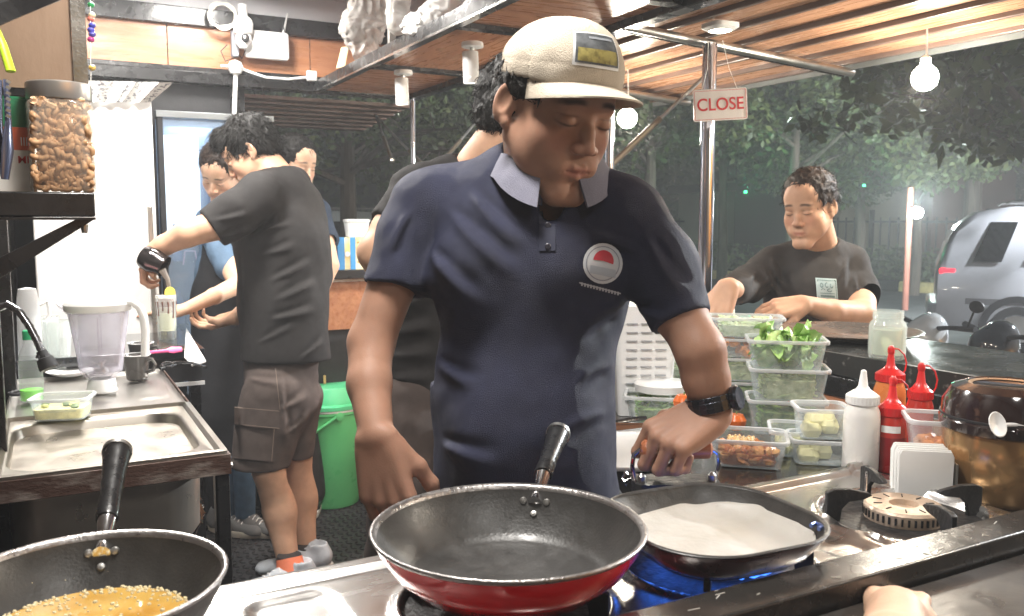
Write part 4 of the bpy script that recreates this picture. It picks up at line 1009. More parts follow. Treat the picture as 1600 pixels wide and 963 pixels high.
skin('liner_bag',s,mat('liner_black',(.012,.012,.014),.16,coat=.6,bump=.3,bs=60),bn,smooth=1)
G().lathe([(.0,.5),(.125,.5)],(0,0,0),30).build('bag_inside','blackmatt',bn)
bk = thing('green_bucket','bright green lidded bucket with a bail handle on the floor','bucket',tuple(Z(516,768,0)))
bk.location = D(516,690,4.0); bk.location.z=0
m_bg = mat('bucket_green',(.16,.74,.28),.35,var=.06)
G().lathe([(.118,.004),(.125,.0),(.132,.02),(.158,.43),(.166,.435),(.166,.455),(.158,.457)],(0,0,0),48).build('bucket_body',m_bg,bk)
G().lathe([(.160,.456),(.170,.458),(.170,.474),(.150,.48),(.135,.545),(.128,.552),(.0,.553)],(0,0,0),48).build('lid',mat('lid_green',(.13,.75,.36),.35,var=.05),bk)
G().lathe([(.1665,.446),(.1675,.448),(.1675,.453),(.1665,.455)],(0,0,0),48,cap=False).build('rim_wire','wplastic',bk)
k=Vector(bk.location)
hp=[D(x_,y_,3.83)-k for x_,y_ in ((531,651),(527,652),(510,664),(492,676),(478,686))]
G().tube(hp,.007,8).build('bail',m_bg,bk)
G().lathe([(.002,-.006),(.016,-.004),(.018,.004),(.002,.006)],D(531,651,3.83)-k,16,m=rot(PI/2)).build('bail_lug',m_bg,bk)
cp = thing('wooden_clip','wooden spoon end standing up from the green bucket lid','spoon',tuple(Vector(bk.location)+Vector((-.02,0,.553))))
G().cbox((0,0,.02),(.012,.006,.04)).build('stick',mat('clip_wood',(.7,.45,.2),.5),cp,bev=.002)
# far right end counter things
gb = thing('printed_box','blue edged yellow carton on the far counter behind the cook','box',tuple(AY(548,396,3.88))); gb.location.z=1.076
G().box((-.075,-.05,0),(.085,.05,.145)).build('carton',mat('carton_yel',(.75,.6,.25),.5,vs=14,col2=(.85,.8,.55),mix=(.4,.6)),gb)
G().box((-.078,-.053,.0),(-.045,.053,.147)).build('blue_band',mat('carton_blue',(.06,.3,.65),.5),gb); G().box((-.018,-.0525,.0),(.006,-.0505,.147)).build('blue_band',MATS['carton_blue'],gb)
for z in (.03,.06,.09,.12): G().box((.015,-.0525,z),(.07,-.0505,z+.008)).build('print_line',mat('print_tan',(.5,.3,.12),.5),gb)
G().lathe([(0,-.002),(.012,-.002),(.012,.002)],(-.032,-.052,.07),14,m=rot(PI/2)).build('printed_cup','paper',gb)
wb = thing('white_container','white plastic container standing on the blue edged carton','container',tuple(Vector(gb.location)+Vector((.03,0,.147))))
G().rrect([(.09,.07,.012,0),(.105,.08,.014,.068),(.11,.085,.014,.07),(.11,.085,.014,.08),(.09,.07,.01,.083)]).build('body','white',wb)
rbx = thing('condiment_bottle','slim pink red squeeze bottle by the thin rear pole','bottle',tuple(AY(632,300,3.85))); rbx.location.z=1.076
G().lathe([(.02,0),(.021,.005),(.021,.24),(.008,.28),(.007,.36),(.002,.37)],(0,0,0),16).build('body',mat('pinkred',(.75,.05,.12),.4),rbx)
wk = thing('wooden_block','pale wooden block behind the cook\'s raised shoulder','block',tuple(AY(624,312,3.86))); wk.location.z=1.076
G().cbox((-.03,-.01,.17),(.05,.05,.34)).build('block',mat('pale_wood',(.6,.45,.3),.6),wk,bev=.003)
# crumpled plastic bags and sleeves on the rack
def crump(label,pts,rs_,amp,col,seed,m,sc=30):
    P_=[Vector(p) for p in pts]; lo=[min(p[i] for p in P_)-max(rs_)*1.3 for i in range(3)]; hi=[max(p[i] for p in P_)+max(rs_)*1.3 for i in range(3)]
    t = thing('plastic_bag',label,'bag',tuple(P_[0]),group=None); s = SDF(lo,hi,.0065)
    s.chain(P_,rs_,.02); s.folds(amp,sc,seed,ridge=True,octs=3); skin('bag_body',s,m,t,smooth=0); return t
m_bagc = mat('clear_bag',(.75,.72,.68),.25,thin=.62,bump=.5,bs=40); m_bagw = mat('white_bag',(.85,.84,.82),.35,var=.08,bump=.3,bs=40)
yy=lambda px,py,z: Z(px,py,z)
crump('hazy clear plastic bag of cups sitting at the far left end of the rack',[D(572,78,3.45),D(566,45,3.45),D(578,5,3.45)],[.05,.075,.07],.011,0,4,m_bagc,34)
crump('white crumpled bag end hanging over the rack edge beside the steel post',[D(645,40,2.85),D(680,30,2.8),D(700,-10,2.8)],[.03,.045,.04],.009,0,5,m_bagw,42)
crump('white crumpled wrapping on the rack above the near spotlight',[D(735,20,2.6),D(765,-5,2.6)],[.025,.04],.008,0,6,m_bagw,42)
crump('second clear bag just right of the steel rack post',[D(620,38,3.0),D(622,-5,3.0)],[.03,.04],.007,0,7,m_bagc)
cd = thing('card_piece','cream card leaning on the rack behind the clear bag','card',tuple(D(535,100,3.62)))
P4=[D(526,107,3.62),D(539,104,3.62),D(545,72,3.62),D(534,74,3.62)]; k=D(535,100,3.62)
G().add([p-k for p in P4]+[p-k+Vector((0,.01,0)) for p in P4],[(0,1,2,3),(7,6,5,4)]+[(i,4+i,4+(i+1)%4,(i+1)%4) for i in range(4)]).build('card',mat('card',(.8,.68,.4),.6),cd)
# ================================================================ STOVE
TZ = .875
st = thing('gas_stove','stainless three burner gas stove with black iron pot supports','stove',(.4,.85,0))
def L(p): return Vector(p)-Vector(st.location)
m_st = mat('stove_steel',(.60,.585,.565),.27,1,.06,4,.05,140,rvar=.06,stretch=(.5,3,3))
def ringpts(cx,cy,r,n=48,z=TZ): return [(cx+r*math.cos(2*PI*i/n)-.4,cy+r*math.sin(2*PI*i/n)-.85,z) for i in range(n)]
BURN = [(.02,.86),(.43,.82),(.715,.80),(1.07,.80)]
# top sheet: grid with pressed rims, rings and panels
nx,ny = 330,84; X0,X1,Y0,Y1 = -.42,1.2,.60,1.005
xs_=np.linspace(X0,X1,nx+1); ys_=np.linspace(Y0,Y1,ny+1); XX,YY=np.meshgrid(xs_,ys_,indexing='ij'); ZZ=np.full(XX.shape,TZ)
ZZ += .008*np.clip((YY-(Y1-.03))/.006,0,1)-.012*np.clip((YY-(Y1-.005))/.004,0,1)
ZZ += .008*np.clip((XX-(X1-.03))/.006,0,1)*(YY<Y1-.012)
for bx_,by_ in BURN:
    r=np.hypot(XX-bx_,YY-by_); ZZ += .006*np.exp(-((r-.118)/.006)**2)-.010*(1/(1+np.exp((r-.108)/.003)))
for px0,px1 in ((.175,.265),(.87,.93)):     # pressed rectangles between the burners
    u=np.maximum(np.abs(XX-(px0+px1)/2)-(px1-px0)/2+.02,0); v=np.maximum(np.abs(YY-.84)-.11+.02,0); dd=np.hypot(u,v)
    ZZ += -.005*(1/(1+np.exp((dd-.02)/.002)))
for k_ in (.885,.90): ZZ += .003*np.exp(-((XX-k_*1.0-.06)/.002)**2)*(np.abs(YY-.82)<.12)
g=G(); g.v=[(a-.4,b-.85,c) for a,b,c in zip(XX.ravel(),YY.ravel(),ZZ.ravel())]
g.f=[(i*(ny+1)+j,(i+1)*(ny+1)+j,(i+1)*(ny+1)+j+1,i*(ny+1)+j+1) for i in range(nx) for j in range(ny)]
g.build('top_sheet',m_st,st,sharp=80)
G().box((X0-.4,Y1-.002-.85,.74),(X1-.4,Y1+.002-.85,TZ-.005)).build('back_apron',m_st,st)
G().box((X1-.4-.002,.62-.85,.74),(X1-.4+.002,Y1-.85,TZ-.004)).build('side_apron',m_st,st)
G().box((X0-.4,.62-.85,.03),(X1-.4-.01,Y1-.85-.01,.74)).build('cabinet','blackmatt',st)
m_cap = mat('burner_brass',(.5,.38,.27),.5,.5,.25,20,.4,120,col2=(.62,.5,.4))
for n_,(bx_,by_) in enumerate(BURN):
    x_,y_=bx_-.4,by_-.85
    b=G().lathe([(.10,.862),(.104,.870),(.108,.871),(.108,.866),(.10,.858)],(x_,y_,0),48).build('drip_ring','chrome',st)
    c=G().lathe([(.052,.866),(.054,.875),(.054,.890),(.051,.894),(.02,.894),(.019,.886),(.0,.886)],(x_,y_,0),48).build('burner_cap',m_cap,st)
    g=G()
    for i in range(10):
        a=i*2*PI/10+.1; g.cbox((x_+.037*math.cos(a),y_+.037*math.sin(a),.8945),(.012,.0016,.0012),rot(rz=a))
    g.build('cap_slot','iron',c)
    g=G()
    for i in range(40):
        a=i*2*PI/40; g.cbox((x_+.0545*math.cos(a),y_+.0545*math.sin(a),.882),(.002,.0028,.010),rot(rz=a))
    g.build('flame_port','iron',c)
    for i in range(4):
        a=i*PI/2+ (PI/4 if n_!=3 else R(68))
        pr=[(.118,.868),(.118,.901),(.108,.9045),(.085,.9045),(.055,.9035),(.050,.900),(.062,.897),(.085,.894),(.095,.886),(.098,.868)] if n_!=3 else [(.118,.868),(.118,.915),(.108,.919),(.085,.919),(.055,.912),(.050,.908),(.062,.903),(.085,.900),(.095,.89),(.098,.868)]
        v=[(r_,s_*.004,z) for s_ in (-1,1) for r_,z in pr]; N_=len(pr)
        f=[tuple(range(N_-1,-1,-1)),tuple(range(N_,2*N_))]+[(q,(q+1)%N_,N_+(q+1)%N_,N_+q) for q in range(N_)]
        G().add(v,f,Matrix.Translation((x_,y_,0)) @ rot(rz=a)).build('pot_support','iron',st,bev=.0012)
    G().lathe([(.112,.866),(.120,.867),(.120,.872),(.112,.873)],(x_,y_,0),48).build('support_ring','iron',st)
G().tube([L((1.05,.85,.896)),L((1.05,.85,.93))],.0018,6).build('spark_pin','chrome',st)
m_fl=mat('flame_blue',(.1,.2,1),.5,emit=2.2,ecol=(.05,.22,1))
g=G(); bx_,by_=BURN[2]
for i in range(30):
    a=i*2*PI/30; c,s_=math.cos(a),math.sin(a)
    g.tube([(bx_-.4+.055*c,by_-.85+.055*s_,.882),(bx_-.4+.078*c,by_-.85+.078*s_,.888),(bx_-.4+.098*c,by_-.85+.098*s_,.899)],[.004,.0035,.0005],6)
g.build('flame',m_fl,st)
# front rail and ledge
m_rail=mat('worn_black_rail',(.022,.02,.018),.25,0,vs=22,col2=(.06,.05,.045),mix=(.55,.8),bump=.12,bs=50,coat=.2,rvar=.05)
m_ledge=mat('worn_dark_ledge',(.022,.019,.017),.34,0,vs=5,col2=(.06,.05,.042),mix=(.45,.75),bump=.3,bs=30,rvar=.15,coat=.15)
rl=thing('front_rail','worn black steel rail along the front of the stove','rail',(.6,.63,.89))
G().box((-1.0,-.022,-.03),(1.4,.030,.03)).build('rail_tube',m_rail,rl,bev=.003)
g=G()
for i in range(34):
    x_=rng.uniform(-.25,.75); a=rng.uniform(-.9,.9); ln=rng.uniform(.003,.014); g.cbox((x_,rng.uniform(-.015,.025),.0303),(ln,.0007,.0006),rot(rz=a))
o=g.build('scratches',mat('scratch_pale',(.5,.47,.42),.6),rl); o['kind']='stuff'
ld=thing('dark_ledge','worn dark ledge below the front rail at the bottom right corner','ledge',(.8,.3,.87))
G().box((-.9,-.32,-.03),(1.2,.303,.026)).build('ledge_board',m_ledge,ld,bev=.003)
g=G()
for i in range(22):
    x_=rng.uniform(-.2,.5); a=rng.uniform(-.6,.9); ln=rng.uniform(.004,.018); g.cbox((x_,rng.uniform(.05,.29),.0263),(ln,.0008,.0006),rot(rz=a))
o=g.build('scratches',MATS['scratch_pale'],ld); o['kind']='stuff'
# ---------------------------------------------------------------- pans
def pan(label,loc,rz,outm,tilt=(0,0),R0=.15,hlen=.19,hup=.5,inside=None):
    t=thing('frying_pan',label,'frying pan',loc,rz); t.rotation_euler=(tilt[0],tilt[1],rz)
    h=.062; rb=R0*.68
    G().lathe([(0,0),(rb*.9,0),(rb,.003),(R0*.86,.026),(R0*.955,.048),(R0*.985,h-.002)],(0,0,0),72,cap=False).build('pan_outside',outm,t,sharp=60)
    G().lathe([(R0*.985,h-.003),(R0*1.0,h-.001),(R0*1.01,h+.0015),(R0*.995,h+.0035),(R0*.965,h+.001),(R0*.955,h-.004)],(0,0,0),72,cap=False).build('rim',mat('rim_alu',(.36,.34,.33),.35,.9,.1,60,.3,200),t,sharp=80)
    G().lathe([(R0*.962,h-.001),(R0*.945,h-.008),(R0*.86,.032),(R0*.76,.0155),(R0*.71,.0085),(rb*.98,.0065),(rb*.93,.0058),(rb*.92,.0052),(0,.005)],(0,0,0),72,cap=False).build('coating','nonstick',t,sharp=70)
    for (a,z) in ((.11,.046),(-.11,.046),(0,.032)):
        r_=R0*(.925 if z>.04 else .87); p=Vector((0,r_,z))@rot(rz=0) if 0 else Vector((-math.sin(a)*r_,math.cos(a)*r_,z))
        G().lathe([(.0,.0045),(.0035,.0038),(.0048,.0015),(.005,-.002)],p,14,m=rot(PI/2-.3 if z>.04 else PI/2-.7,0,a)).build('rivet','satin',t)
    y0=R0*.97; y1=y0+.04
    G().tube([(0,y0-.01,.046),(0,y0+.02,.056),(0,y1,.066)],[.009,.0085,.010],16).build('handle_neck','chrome',t)
    c,s_=math.cos(hup),math.sin(hup)
    pts=[Vector((0,y1+c*u*hlen,.066+s_*u*hlen)) for u in (0,.05,.3,.6,.85,.95,1,1.01)]
    G().tube(pts,[.0115,.0125,.0115,.0128,.0155,.0165,.0145,.008],24,flat=1.0).build('handle','handle',t,sharp=60)
    G().tube([pts[-3]-Vector((0,.003,.001)),pts[-3]+Vector((0,.003,.001))],[.0172,.0172],24).build('handle_band','satin',t)
    return t
# handles lean away from the cook's side of the stove, pointing to the truck's far end
P1=Vector((.428,.806,.9055))
pan('empty red lacquered frying pan with a black non-stick inside, in the centre front',tuple(P1),0,'red',R0=.149,hup=.27,hlen=.115)
k=D(848,765,1.12); hdir=math.atan2(-(k.x-P1.x),(k.y-P1.y)); 
bpy.data.objects['frying_pan'].rotation_euler.z=hdir
P0=D(130,918,.80); P0.z=.9055
q=pan('dark frying pan of bubbling oil at the bottom left corner',tuple(P0),0,'nonstick',R0=.127,hup=.42,hlen=.125)
k=D(172,790,.98); q.rotation_euler.z=math.atan2(-(k.x-P0.x),(k.y-P0.y))
m_oil=mat('hot_oil',(.48,.24,.035),.06,0,vs=14,col2=(.62,.38,.09),bump=.5,bs=30,coat=.8,rvar=.03,mix=(.4,.6))
G().lathe([(0,.0145),(.098,.0145),(.101,.0155)],(0,0,0),60,cap=False).build('oil',m_oil,q)
g=G(); m_bub=mat('bubble',(.8,.68,.42),.2,coat=.5)
for i in range(700):
    a=rng.uniform(0,6.283); r_=.099-abs(rng.gauss(0,.010)) if i%3 else rng.uniform(0,.095); s_=rng.uniform(.0006,.0028)
    g.lathe([(s_,0),(s_*.7,s_*.6),(0,s_*.8)],(r_*math.cos(a),r_*math.sin(a),.0147),6)
o=g.build('oil_bubbles',m_bub,q); o['kind']='stuff'
g=G()
for i in range(60):
    a=rng.uniform(0,6.283); r_=rng.uniform(.100,.118); z=.0145+(r_-.098)/.022*.033; s_=rng.uniform(.0006,.0013)
    g.lathe([(s_,-s_*.3),(s_*.7,s_*.6),(0,s_*.8)],(r_*math.cos(a),r_*math.sin(a),z),6)
o=g.build('oil_splashes',m_bub,q); o['kind']='stuff'
# square-ish crepe pan with white batter
P2=Z(1113,808,.945); P2.z=.906; cpn=thing('crepe_pan','rounded square dark pan with a white crepe on the middle burner','crepe pan',tuple(P2),R(-4)); cpn.scale=(.86,.86,.95)
def rp2(prof,cap,name,m,parent,sharp=60):
    return G().rrect(prof,cap=cap,n=12).build(name,m,parent,sharp=sharp)
m_p2=mat('dark_red_brown',(.05,.018,.018),.25,.2,.2,6,coat=.5)
G().rrect([(.20,.20,.07,0),(.235,.235,.085,.012),(.27,.27,.095,.036),(.274,.274,.096,.040)],n=12,cap=False).rrect([(.20,.20,.07,-.0005),(.20,.20,.07,.0005)],n=12).build('pan_outside',m_p2,cpn,sharp=60)
G().rrect([(.272,.272,.096,.040),(.277,.277,.097,.042),(.272,.272,.096,.044),(.264,.264,.093,.041)],n=12,cap=False).build('rim',MATS['nonstick'],cpn,sharp=80)
G().rrect([(.266,.266,.094,.042),(.250,.250,.089,.024),(.230,.230,.082,.0145),(.200,.200,.072,.0088),(.05,.05,.02,.0065),(.02,.02,.005,.0065)],n=12,cap=False).rrect([(.05,.05,.02,.0064),(.05,.05,.02,.0065)],n=12).build('coating','nonstick',cpn,sharp=70)
# batter: one sheet, climbing the wall unevenly
g=G(); rings=[]; m_bat=mat('batter',(.40,.37,.32),.5,0,.05,9,.5,40,col2=(.47,.45,.42),sub=.04,mix=(.3,.7))
def rrpts(w,r,n=16):
    q=[]
    for cx,cy,a0 in ((1,1,0),(-1,1,PI/2),(-1,-1,PI),(1,-1,3*PI/2)):
        for k_ in range(n): a=a0+PI/2*k_/(n-1); q.append(Vector((cx*(w/2-r)+r*math.cos(a),cy*(w/2-r)+r*math.sin(a),0)))
    return q
for w_,z_ in ((.01,.0100),(.08,.0104),(.15,.0100),(.20,.0108),(.218,.0135),(.232,.0172),(.242,.0225),(.249,.0258),(.251,.0255)):
    ring=[]
    for p in rrpts(w_,w_*.375):
        a=math.atan2(p.y,p.x); m_=1-(.06*max(0,math.sin(a-.15))**2+.012*math.sin(a*7+1)+.008*math.sin(a*13))*(w_/.245)**3
        p=p*m_; h_=w_*m_/2; z=(.0110 if h_<.1 else .0110+(h_-.1)*.38 if h_<.115 else .0167+(h_-.115)*.95)+(-.0016 if w_==.251 else 0)
        ring.append((p.x,p.y,z+.0006*math.sin(p.x*130+2)*math.sin(p.y*110)))
    rings.append(ring)
G().loft(rings,cap=False).add(rings[0],[tuple(range(len(rings[0])))]).build('crepe',m_bat,cpn,sharp=80)
# side lugs of the crepe pan
for a in (R(-35),): G().tube([Vector((.132*math.cos(a)+x_,.132*math.sin(a)+y_,.038)) for x_,y_ in ((0,0),(.012,.004),(.012,-.012),(0,-.014))],.003,8).build('lug',MATS['flame_blue'] if 0 else mat('lug_blue',(.1,.15,.35),.3,.6),cpn)
# press with wooden knob and wire bail
PR=D(1052,760,1.235)
pr=thing('grill_press','black griddle press with a wire bail and wooden grip held in the cook\'s hand','grill press',tuple(PR),-YAW+R(3))
G().rrect([(.105,.075,.012,-.012),(.11,.08,.014,-.009),(.11,.08,.014,.004),(.104,.074,.012,.007)]).build('plate','iron',pr)
G().rrect([(.12,.05,.01,-.01),(.12,.05,.01,.010)]).build('crossbar','iron',pr,loc=(0,-.01,.003))
for s_ in (-1,1):
    G().tube([(s_*.050,-.012,.004),(s_*.058,-.012,.016),(s_*.062,-.012,.034),(s_*.060,-.012,.050),(s_*.050,-.012,.058)],.0032,10).build('wire_bail','chrome',pr)
    G().lathe([(.006,0),(.006,.012),(.002,.016)],(s_*.05,-.02,.01),12).build('bolt','satin',pr)
G().tube([(-.050,-.012,.058),(-.046,-.012,.058),(0,-.012,.058),(.046,-.012,.058),(.050,-.012,.058)],[.009,.0145,.015,.0145,.009],20).build('wooden_grip',mat('grip_wood',(.42,.15,.07),.3,.0,.25,8,coat=.4,stretch=(1,8,8)),pr)
fw_=thing('foil_wad','crumpled twisted foil lying behind the griddle press','foil',tuple(D(1030,742,1.3)))
g=G(); k=Vector(fw_.location)
for q in range(3): g.tube([D(975+i*9,752-8*math.sin(i*.9+q)-q*3,1.28)-k+Vector((0,0,rng.uniform(-.003,.003))) for i in range(13)],[rng.uniform(.004,.008) for i in range(13)],7)
g.build('foil',mat('foil',(.5,.5,.5),.25,1,bump=.8,bs=60),fw_)
# ================================================================ RIGHT COUNTER
rc=thing('prep_counter','black glossy prep counter carrying the food tubs beside the stove','counter',(1.2,1.3,0))
m_rc=mat('prep_top',(.025,.022,.02),.14,0,.4,9,.15,50,coat=.5,rvar=.08)
G().box((-.27,-.292,.84),(.345,.72,.868)).build('top',m_rc,rc,bev=.003)
G().box((.003,-.72,.84),(.345,-.294,.868)).build('top',m_rc,rc,bev=.003)
G().box((-.25,-.28,.05),(.33,.70,.838)).build('cabinet','blackmatt',rc)
CZ=.869
def at(px,py,z=CZ): return Z(px,py,z)
# white slotted rack (bright)
wr=thing('slotted_bin','tall white plastic bin with rows of slots beside the cook\'s hip','bin',tuple(at(1010,655)),-YAW)
wr.location=D(1003,575,1.95); wr.location.z=CZ
G().rrect([(.115,.10,.012,.0),(.14,.12,.014,.20),(.145,.125,.014,.245)],n=5).build('bin_body','white',wr)
g=G()
for i in range(10):
    z=.035+i*.019; 
    for c_ in (-.032,0.0,.032): g.box((c_-.012,-.0535-.0095*(z/.2),z),(c_+.012,-.0515-.0095*(z/.2),z+.0022))
g.build('slots',mat('slot_shadow',(.35,.36,.38),.6),wr)
# bright tray sheet
ws=thing('white_tray','flat white tray on the prep counter by the cook\'s belly','tray',tuple(at(1005,705))); ws.rotation_euler.z=0
k=at(1005,705); P4=[at(938,738,CZ+.003)-k,at(1045,738,CZ+.003)-k,at(1050,668,CZ+.003)-k,at(960,664,CZ+.003)-k]
G().add(P4+[p+Vector((0,0,.008)) for p in P4],[(3,2,1,0),(4,5,6,7)]+[(i,(i+1)%4,4+(i+1)%4,4+i) for i in range(4)]).build('tray_body','white',ws,bev=.003)
kf=thing('kitchen_knife','kitchen knife with a dark handle across the back of the white tray','knife',tuple(at(1000,655,CZ+.02)))
k=at(1000,655,CZ+.02)
G().tube([at(962,660,CZ+.02)-k,at(985,656,CZ+.02)-k,at(1010,653,CZ+.022)-k],[.005,.006,.005],10,flat=.6).build('handle','handle',kf)
G().tube([at(958,667,CZ+.02)-k,at(1020,664,CZ+.02)-k],[.010,.004],8,flat=.12).build('blade','chrome',kf)
# vegetable fillings
def filling(t,w,d,z0,h,kind,seed):
    r=random.Random(seed)
    if kind=='lettuce':
        g=G()
        for i in range(46):
            c=Vector((r.uniform(-w*.4,w*.4),r.uniform(-d*.38,d*.38),z0+r.uniform(.15,1)*h)); a=r.uniform(0,6.28); n_=7; s_=r.uniform(.016,.034)
            mm=Matrix.Translation(c)@rot(r.uniform(-1,1),r.uniform(-1,1),a); v=[(0,0,0)]
            for q_ in range(2*n_): b=q_*PI/n_; rr=s_*(.75+.3*r.random()); v.append((rr*math.cos(b),rr*math.sin(b)*.7,s_*.45*math.sin(b*3+a)*r.uniform(.6,1.2)))
            for q_ in range(2*n_): b=q_*PI/n_; rr=s_*.5; v.append((rr*math.cos(b),rr*math.sin(b)*.7,s_*.12*math.sin(b*3+a)))
            N2=2*n_; f=[(0,1+N2+q_,1+N2+(q_+1)%N2) for q_ in range(N2)]+[(1+q_,1+(q_+1)%N2,1+N2+(q_+1)%N2,1+N2+q_) for q_ in range(N2)]
            g.add(v,f,mm)
        o=g.build('lettuce_leaves',mat('lettuce',(.25,.5,.09),.4,vs=45,col2=(.6,.78,.35),mix=(.35,.65),bump=.5,bs=90,sub=.1),t,sharp=80); o['kind']='stuff'
    elif kind in('greens','pale','cabbage'):
        c1,c2={'greens':((.10,.25,.04),(.4,.52,.15)),'pale':((.35,.45,.15),(.7,.72,.42)),'cabbage':((.5,.62,.35),(.8,.85,.65))}[kind]
        g=G()
        for i in range(170):
            c=Vector((r.uniform(-w*.42,w*.42),r.uniform(-d*.4,d*.4),z0+r.uniform(.05,.95)*h)); a=r.uniform(0,3.1); e=r.uniform(-.5,.5); u=Vector((math.cos(a),math.sin(a),e))*r.uniform(.012,.03)
            b_=c+u; b_.x=max(-w*.43,min(w*.43,b_.x)); b_.y=max(-d*.42,min(d*.42,b_.y)); b_.z=max(z0+.002,min(z0+h,b_.z))
            g.tube([c,(c+b_)/2+Vector((0,0,r.uniform(-.003,.003))),b_],[.0015,r.uniform(.002,.0035),.001],5)
        o=g.build('shredded_greens',mat('veg_'+kind,c1,.45,vs=50,col2=c2,mix=(.35,.65)),t); o['kind']='stuff'
        G().rrect([(w*.7,d*.7,.01,z0),(w*.76,d*.76,.01,z0+h*.6)]).build('packed_greens',mat('packed_'+kind,tuple(x_*.7 for x_ in c1),.6,vs=60,col2=c2,bump=1,bs=70),t)
    elif kind=='carrot':
        g=G()
        for i in range(24):
            c=Vector((r.uniform(-w*.4,w*.4),r.uniform(-d*.38,d*.38),z0+r.uniform(.1,.9)*h)); g.lathe([(.0,-.006),(.012,-.004),(.014,.003),(.0,.006)],c,8,m=rot(r.uniform(-1,1),r.uniform(-1,1)))
        o=g.build('carrot_pieces',mat('carrot',(.75,.25,.04),.4,var=.3,vs=40),t); o['kind']='stuff'
    elif kind=='chili':
        g=G()
        for i in range(150):
            c=Vector((r.uniform(-w*.39,w*.39),r.uniform(-d*.39,d*.39),z0+h*r.uniform(.1,1))); s_=r.uniform(.006,.012)
            g.lathe([(.0,-s_*.6),(s_*.8,-s_*.3),(s_,s_*.3),(.0,s_*.6)],c,7,m=rot(r.uniform(-1,1),r.uniform(-1,1),r.uniform(0,3)))
        o=g.build('spiced_chunks',mat('spiced',(.55,.14,.02),.35,vs=70,col2=(.85,.45,.15),mix=(.35,.65),bump=.7,bs=120,coat=.3),t); o['kind']='stuff'
        g=G()
        for i in range(260):
            c=Vector((r.uniform(-w*.3,w*.1),r.uniform(-d*.1,d*.36),z0+h*1.05+r.uniform(0,.008))); s_=.0022
            g.lathe([(.0,-s_),(s_,0),(.0,s_)],c,5)
        o=g.build('seeds',mat('seeds',(.75,.5,.2),.5,var=.3,vs=90),t); o['kind']='stuff'
        G().rrect([(w*.78,d*.78,.01,z0),(w*.8,d*.8,.01,z0+h*.7)]).build('sauce',mat('sauce',(.35,.09,.01),.3),t)
    elif kind=='cheese':
        for i in range(7):
            c=Vector((r.uniform(-w*.25,w*.25),r.uniform(-d*.25,d*.25),z0+h*r.uniform(.2,.8))); s_=r.uniform(.016,.026)
            G().rrect([(s_,s_*1.3,.006,-s_*.5),(s_*1.3,s_*1.5,.008,0),(s_,s_,.006,s_*.5)]).build('pale_chunk',mat('pale_chunk',(.85,.78,.42),.4,vs=30,bump=.3),t,loc=c)
def foodtub(label,loc,rz,w,d,h,kind=None,fh=.7,seed=1,z0=.003,group='stacked clear food tubs'):
    t=thing('food_tub',label,'food tub',loc,rz,group); tubshape(t,w,d,h)
    if kind: filling(t,w*.9,d*.9,z0,h*fh,kind,seed)
    return t
base=D(1228,640,1.78); SA=-YAW-R(11)
zz=CZ
c0=D(1226,665,1.78)
STK=Vector((c0.x,c0.y,0))
foodtub('bottom tub of the front stack, half full of dark greens',(STK.x,STK.y,CZ),SA,.150,.105,.070,'greens',.95,1)
foodtub('middle tub of the front stack, full of green beans and herbs',(STK.x+.003,STK.y,CZ+.068),SA,.150,.105,.066,'pale',.98,2)
foodtub('top tub of the front stack, heaped with bright lettuce',(STK.x-.002,STK.y+.002,CZ+.132),SA,.150,.105,.060,'lettuce',1.2,3)
SB=D(1158,600,2.12); SB.z=0; zz=CZ+.04
foodtub('flat tub of shredded lettuce on top of the rear stack',(SB.x+.01,SB.y,CZ+.150),SA,.17,.11,.048,'cabbage',.9,4)
foodtub('tub of carrot pieces in the middle of the rear stack',(SB.x,SB.y,CZ+.103),SA,.165,.108,.046,'carrot',.75,5)
foodtub('tub of cut greens under the carrot tub',(SB.x,SB.y,CZ+.045),SA,.165,.108,.057,'pale',.98,6)
foodtub('lowest tub of the rear stack behind the front stack',(SB.x,SB.y,CZ),SA,.165,.108,.044,'greens',.95,7)
SC_=D(1068,560,2.2); SC_.z=0
foodtub('upper pale tub half hidden behind the cook\'s forearm',(SC_.x,SC_.y,CZ+.12),SA,.12,.10,.075,'cabbage',.8,8)
foodtub('lower pale tub half hidden behind the cook\'s forearm',(SC_.x,SC_.y,CZ),SA,.12,.10,.115,'cabbage',.8,8)
SD=D(1036,640,1.86); SD.z=0
foodtub('wide tub of dark herbs under the white lid, left of the forearm',(SD.x,SD.y,CZ),SA,.155,.115,.062,'greens',.75,9)
t=thing('white_cover','round white cover lying on the wide herb tub','cover',(SD.x+.003,SD.y+.01,CZ+.0635)); G().lathe([(.0,0),(.052,0),(.058,.003),(.060,.018),(.054,.022),(.0,.023)],(0,0,0),40).build('cover_disc','white',t)
for i,(px,py,d_) in enumerate(((1068,645,1.7),(1150,664,1.78))):
    p=D(px,py,d_); t=thing('tomato','small orange tomato '+('behind the cook\'s wrist' if i else 'just left of the cook\'s watch'),'tomato',tuple(p)); 
    G().lathe([(.0,-.019),(.012,-.017),(.020,-.006),(.021,.004),(.014,.015),(.004,.0165),(.0,.015)],(0,0,0),20).build('fruit',mat('tomato',(.75,.16,.03),.2,coat=.5,var=.2,vs=20),t)
    G().tube([(0,0,.014),(.002,.001,.02)],.0015,6).build('stem',mat('stem',(.1,.2,.04),.6),t)
    t.location.z=CZ+(.019 if i else .075)
CT=D(1168,715,1.55); CT.z=CZ
foodtub('wide open tub of orange spiced chunks topped with seeds',tuple(CT),-YAW-R(14),.130,.105,.05,'chili',.55,10,group=None)
q=D(1228,715,1.62); q.z=CZ
foodtub('narrow tub of yellow pieces beside the spiced chunk tub',tuple(q),-YAW-R(14),.06,.1,.048,'cheese',.5,11,group=None)
q=D(1278,725,1.56); q.z=CZ
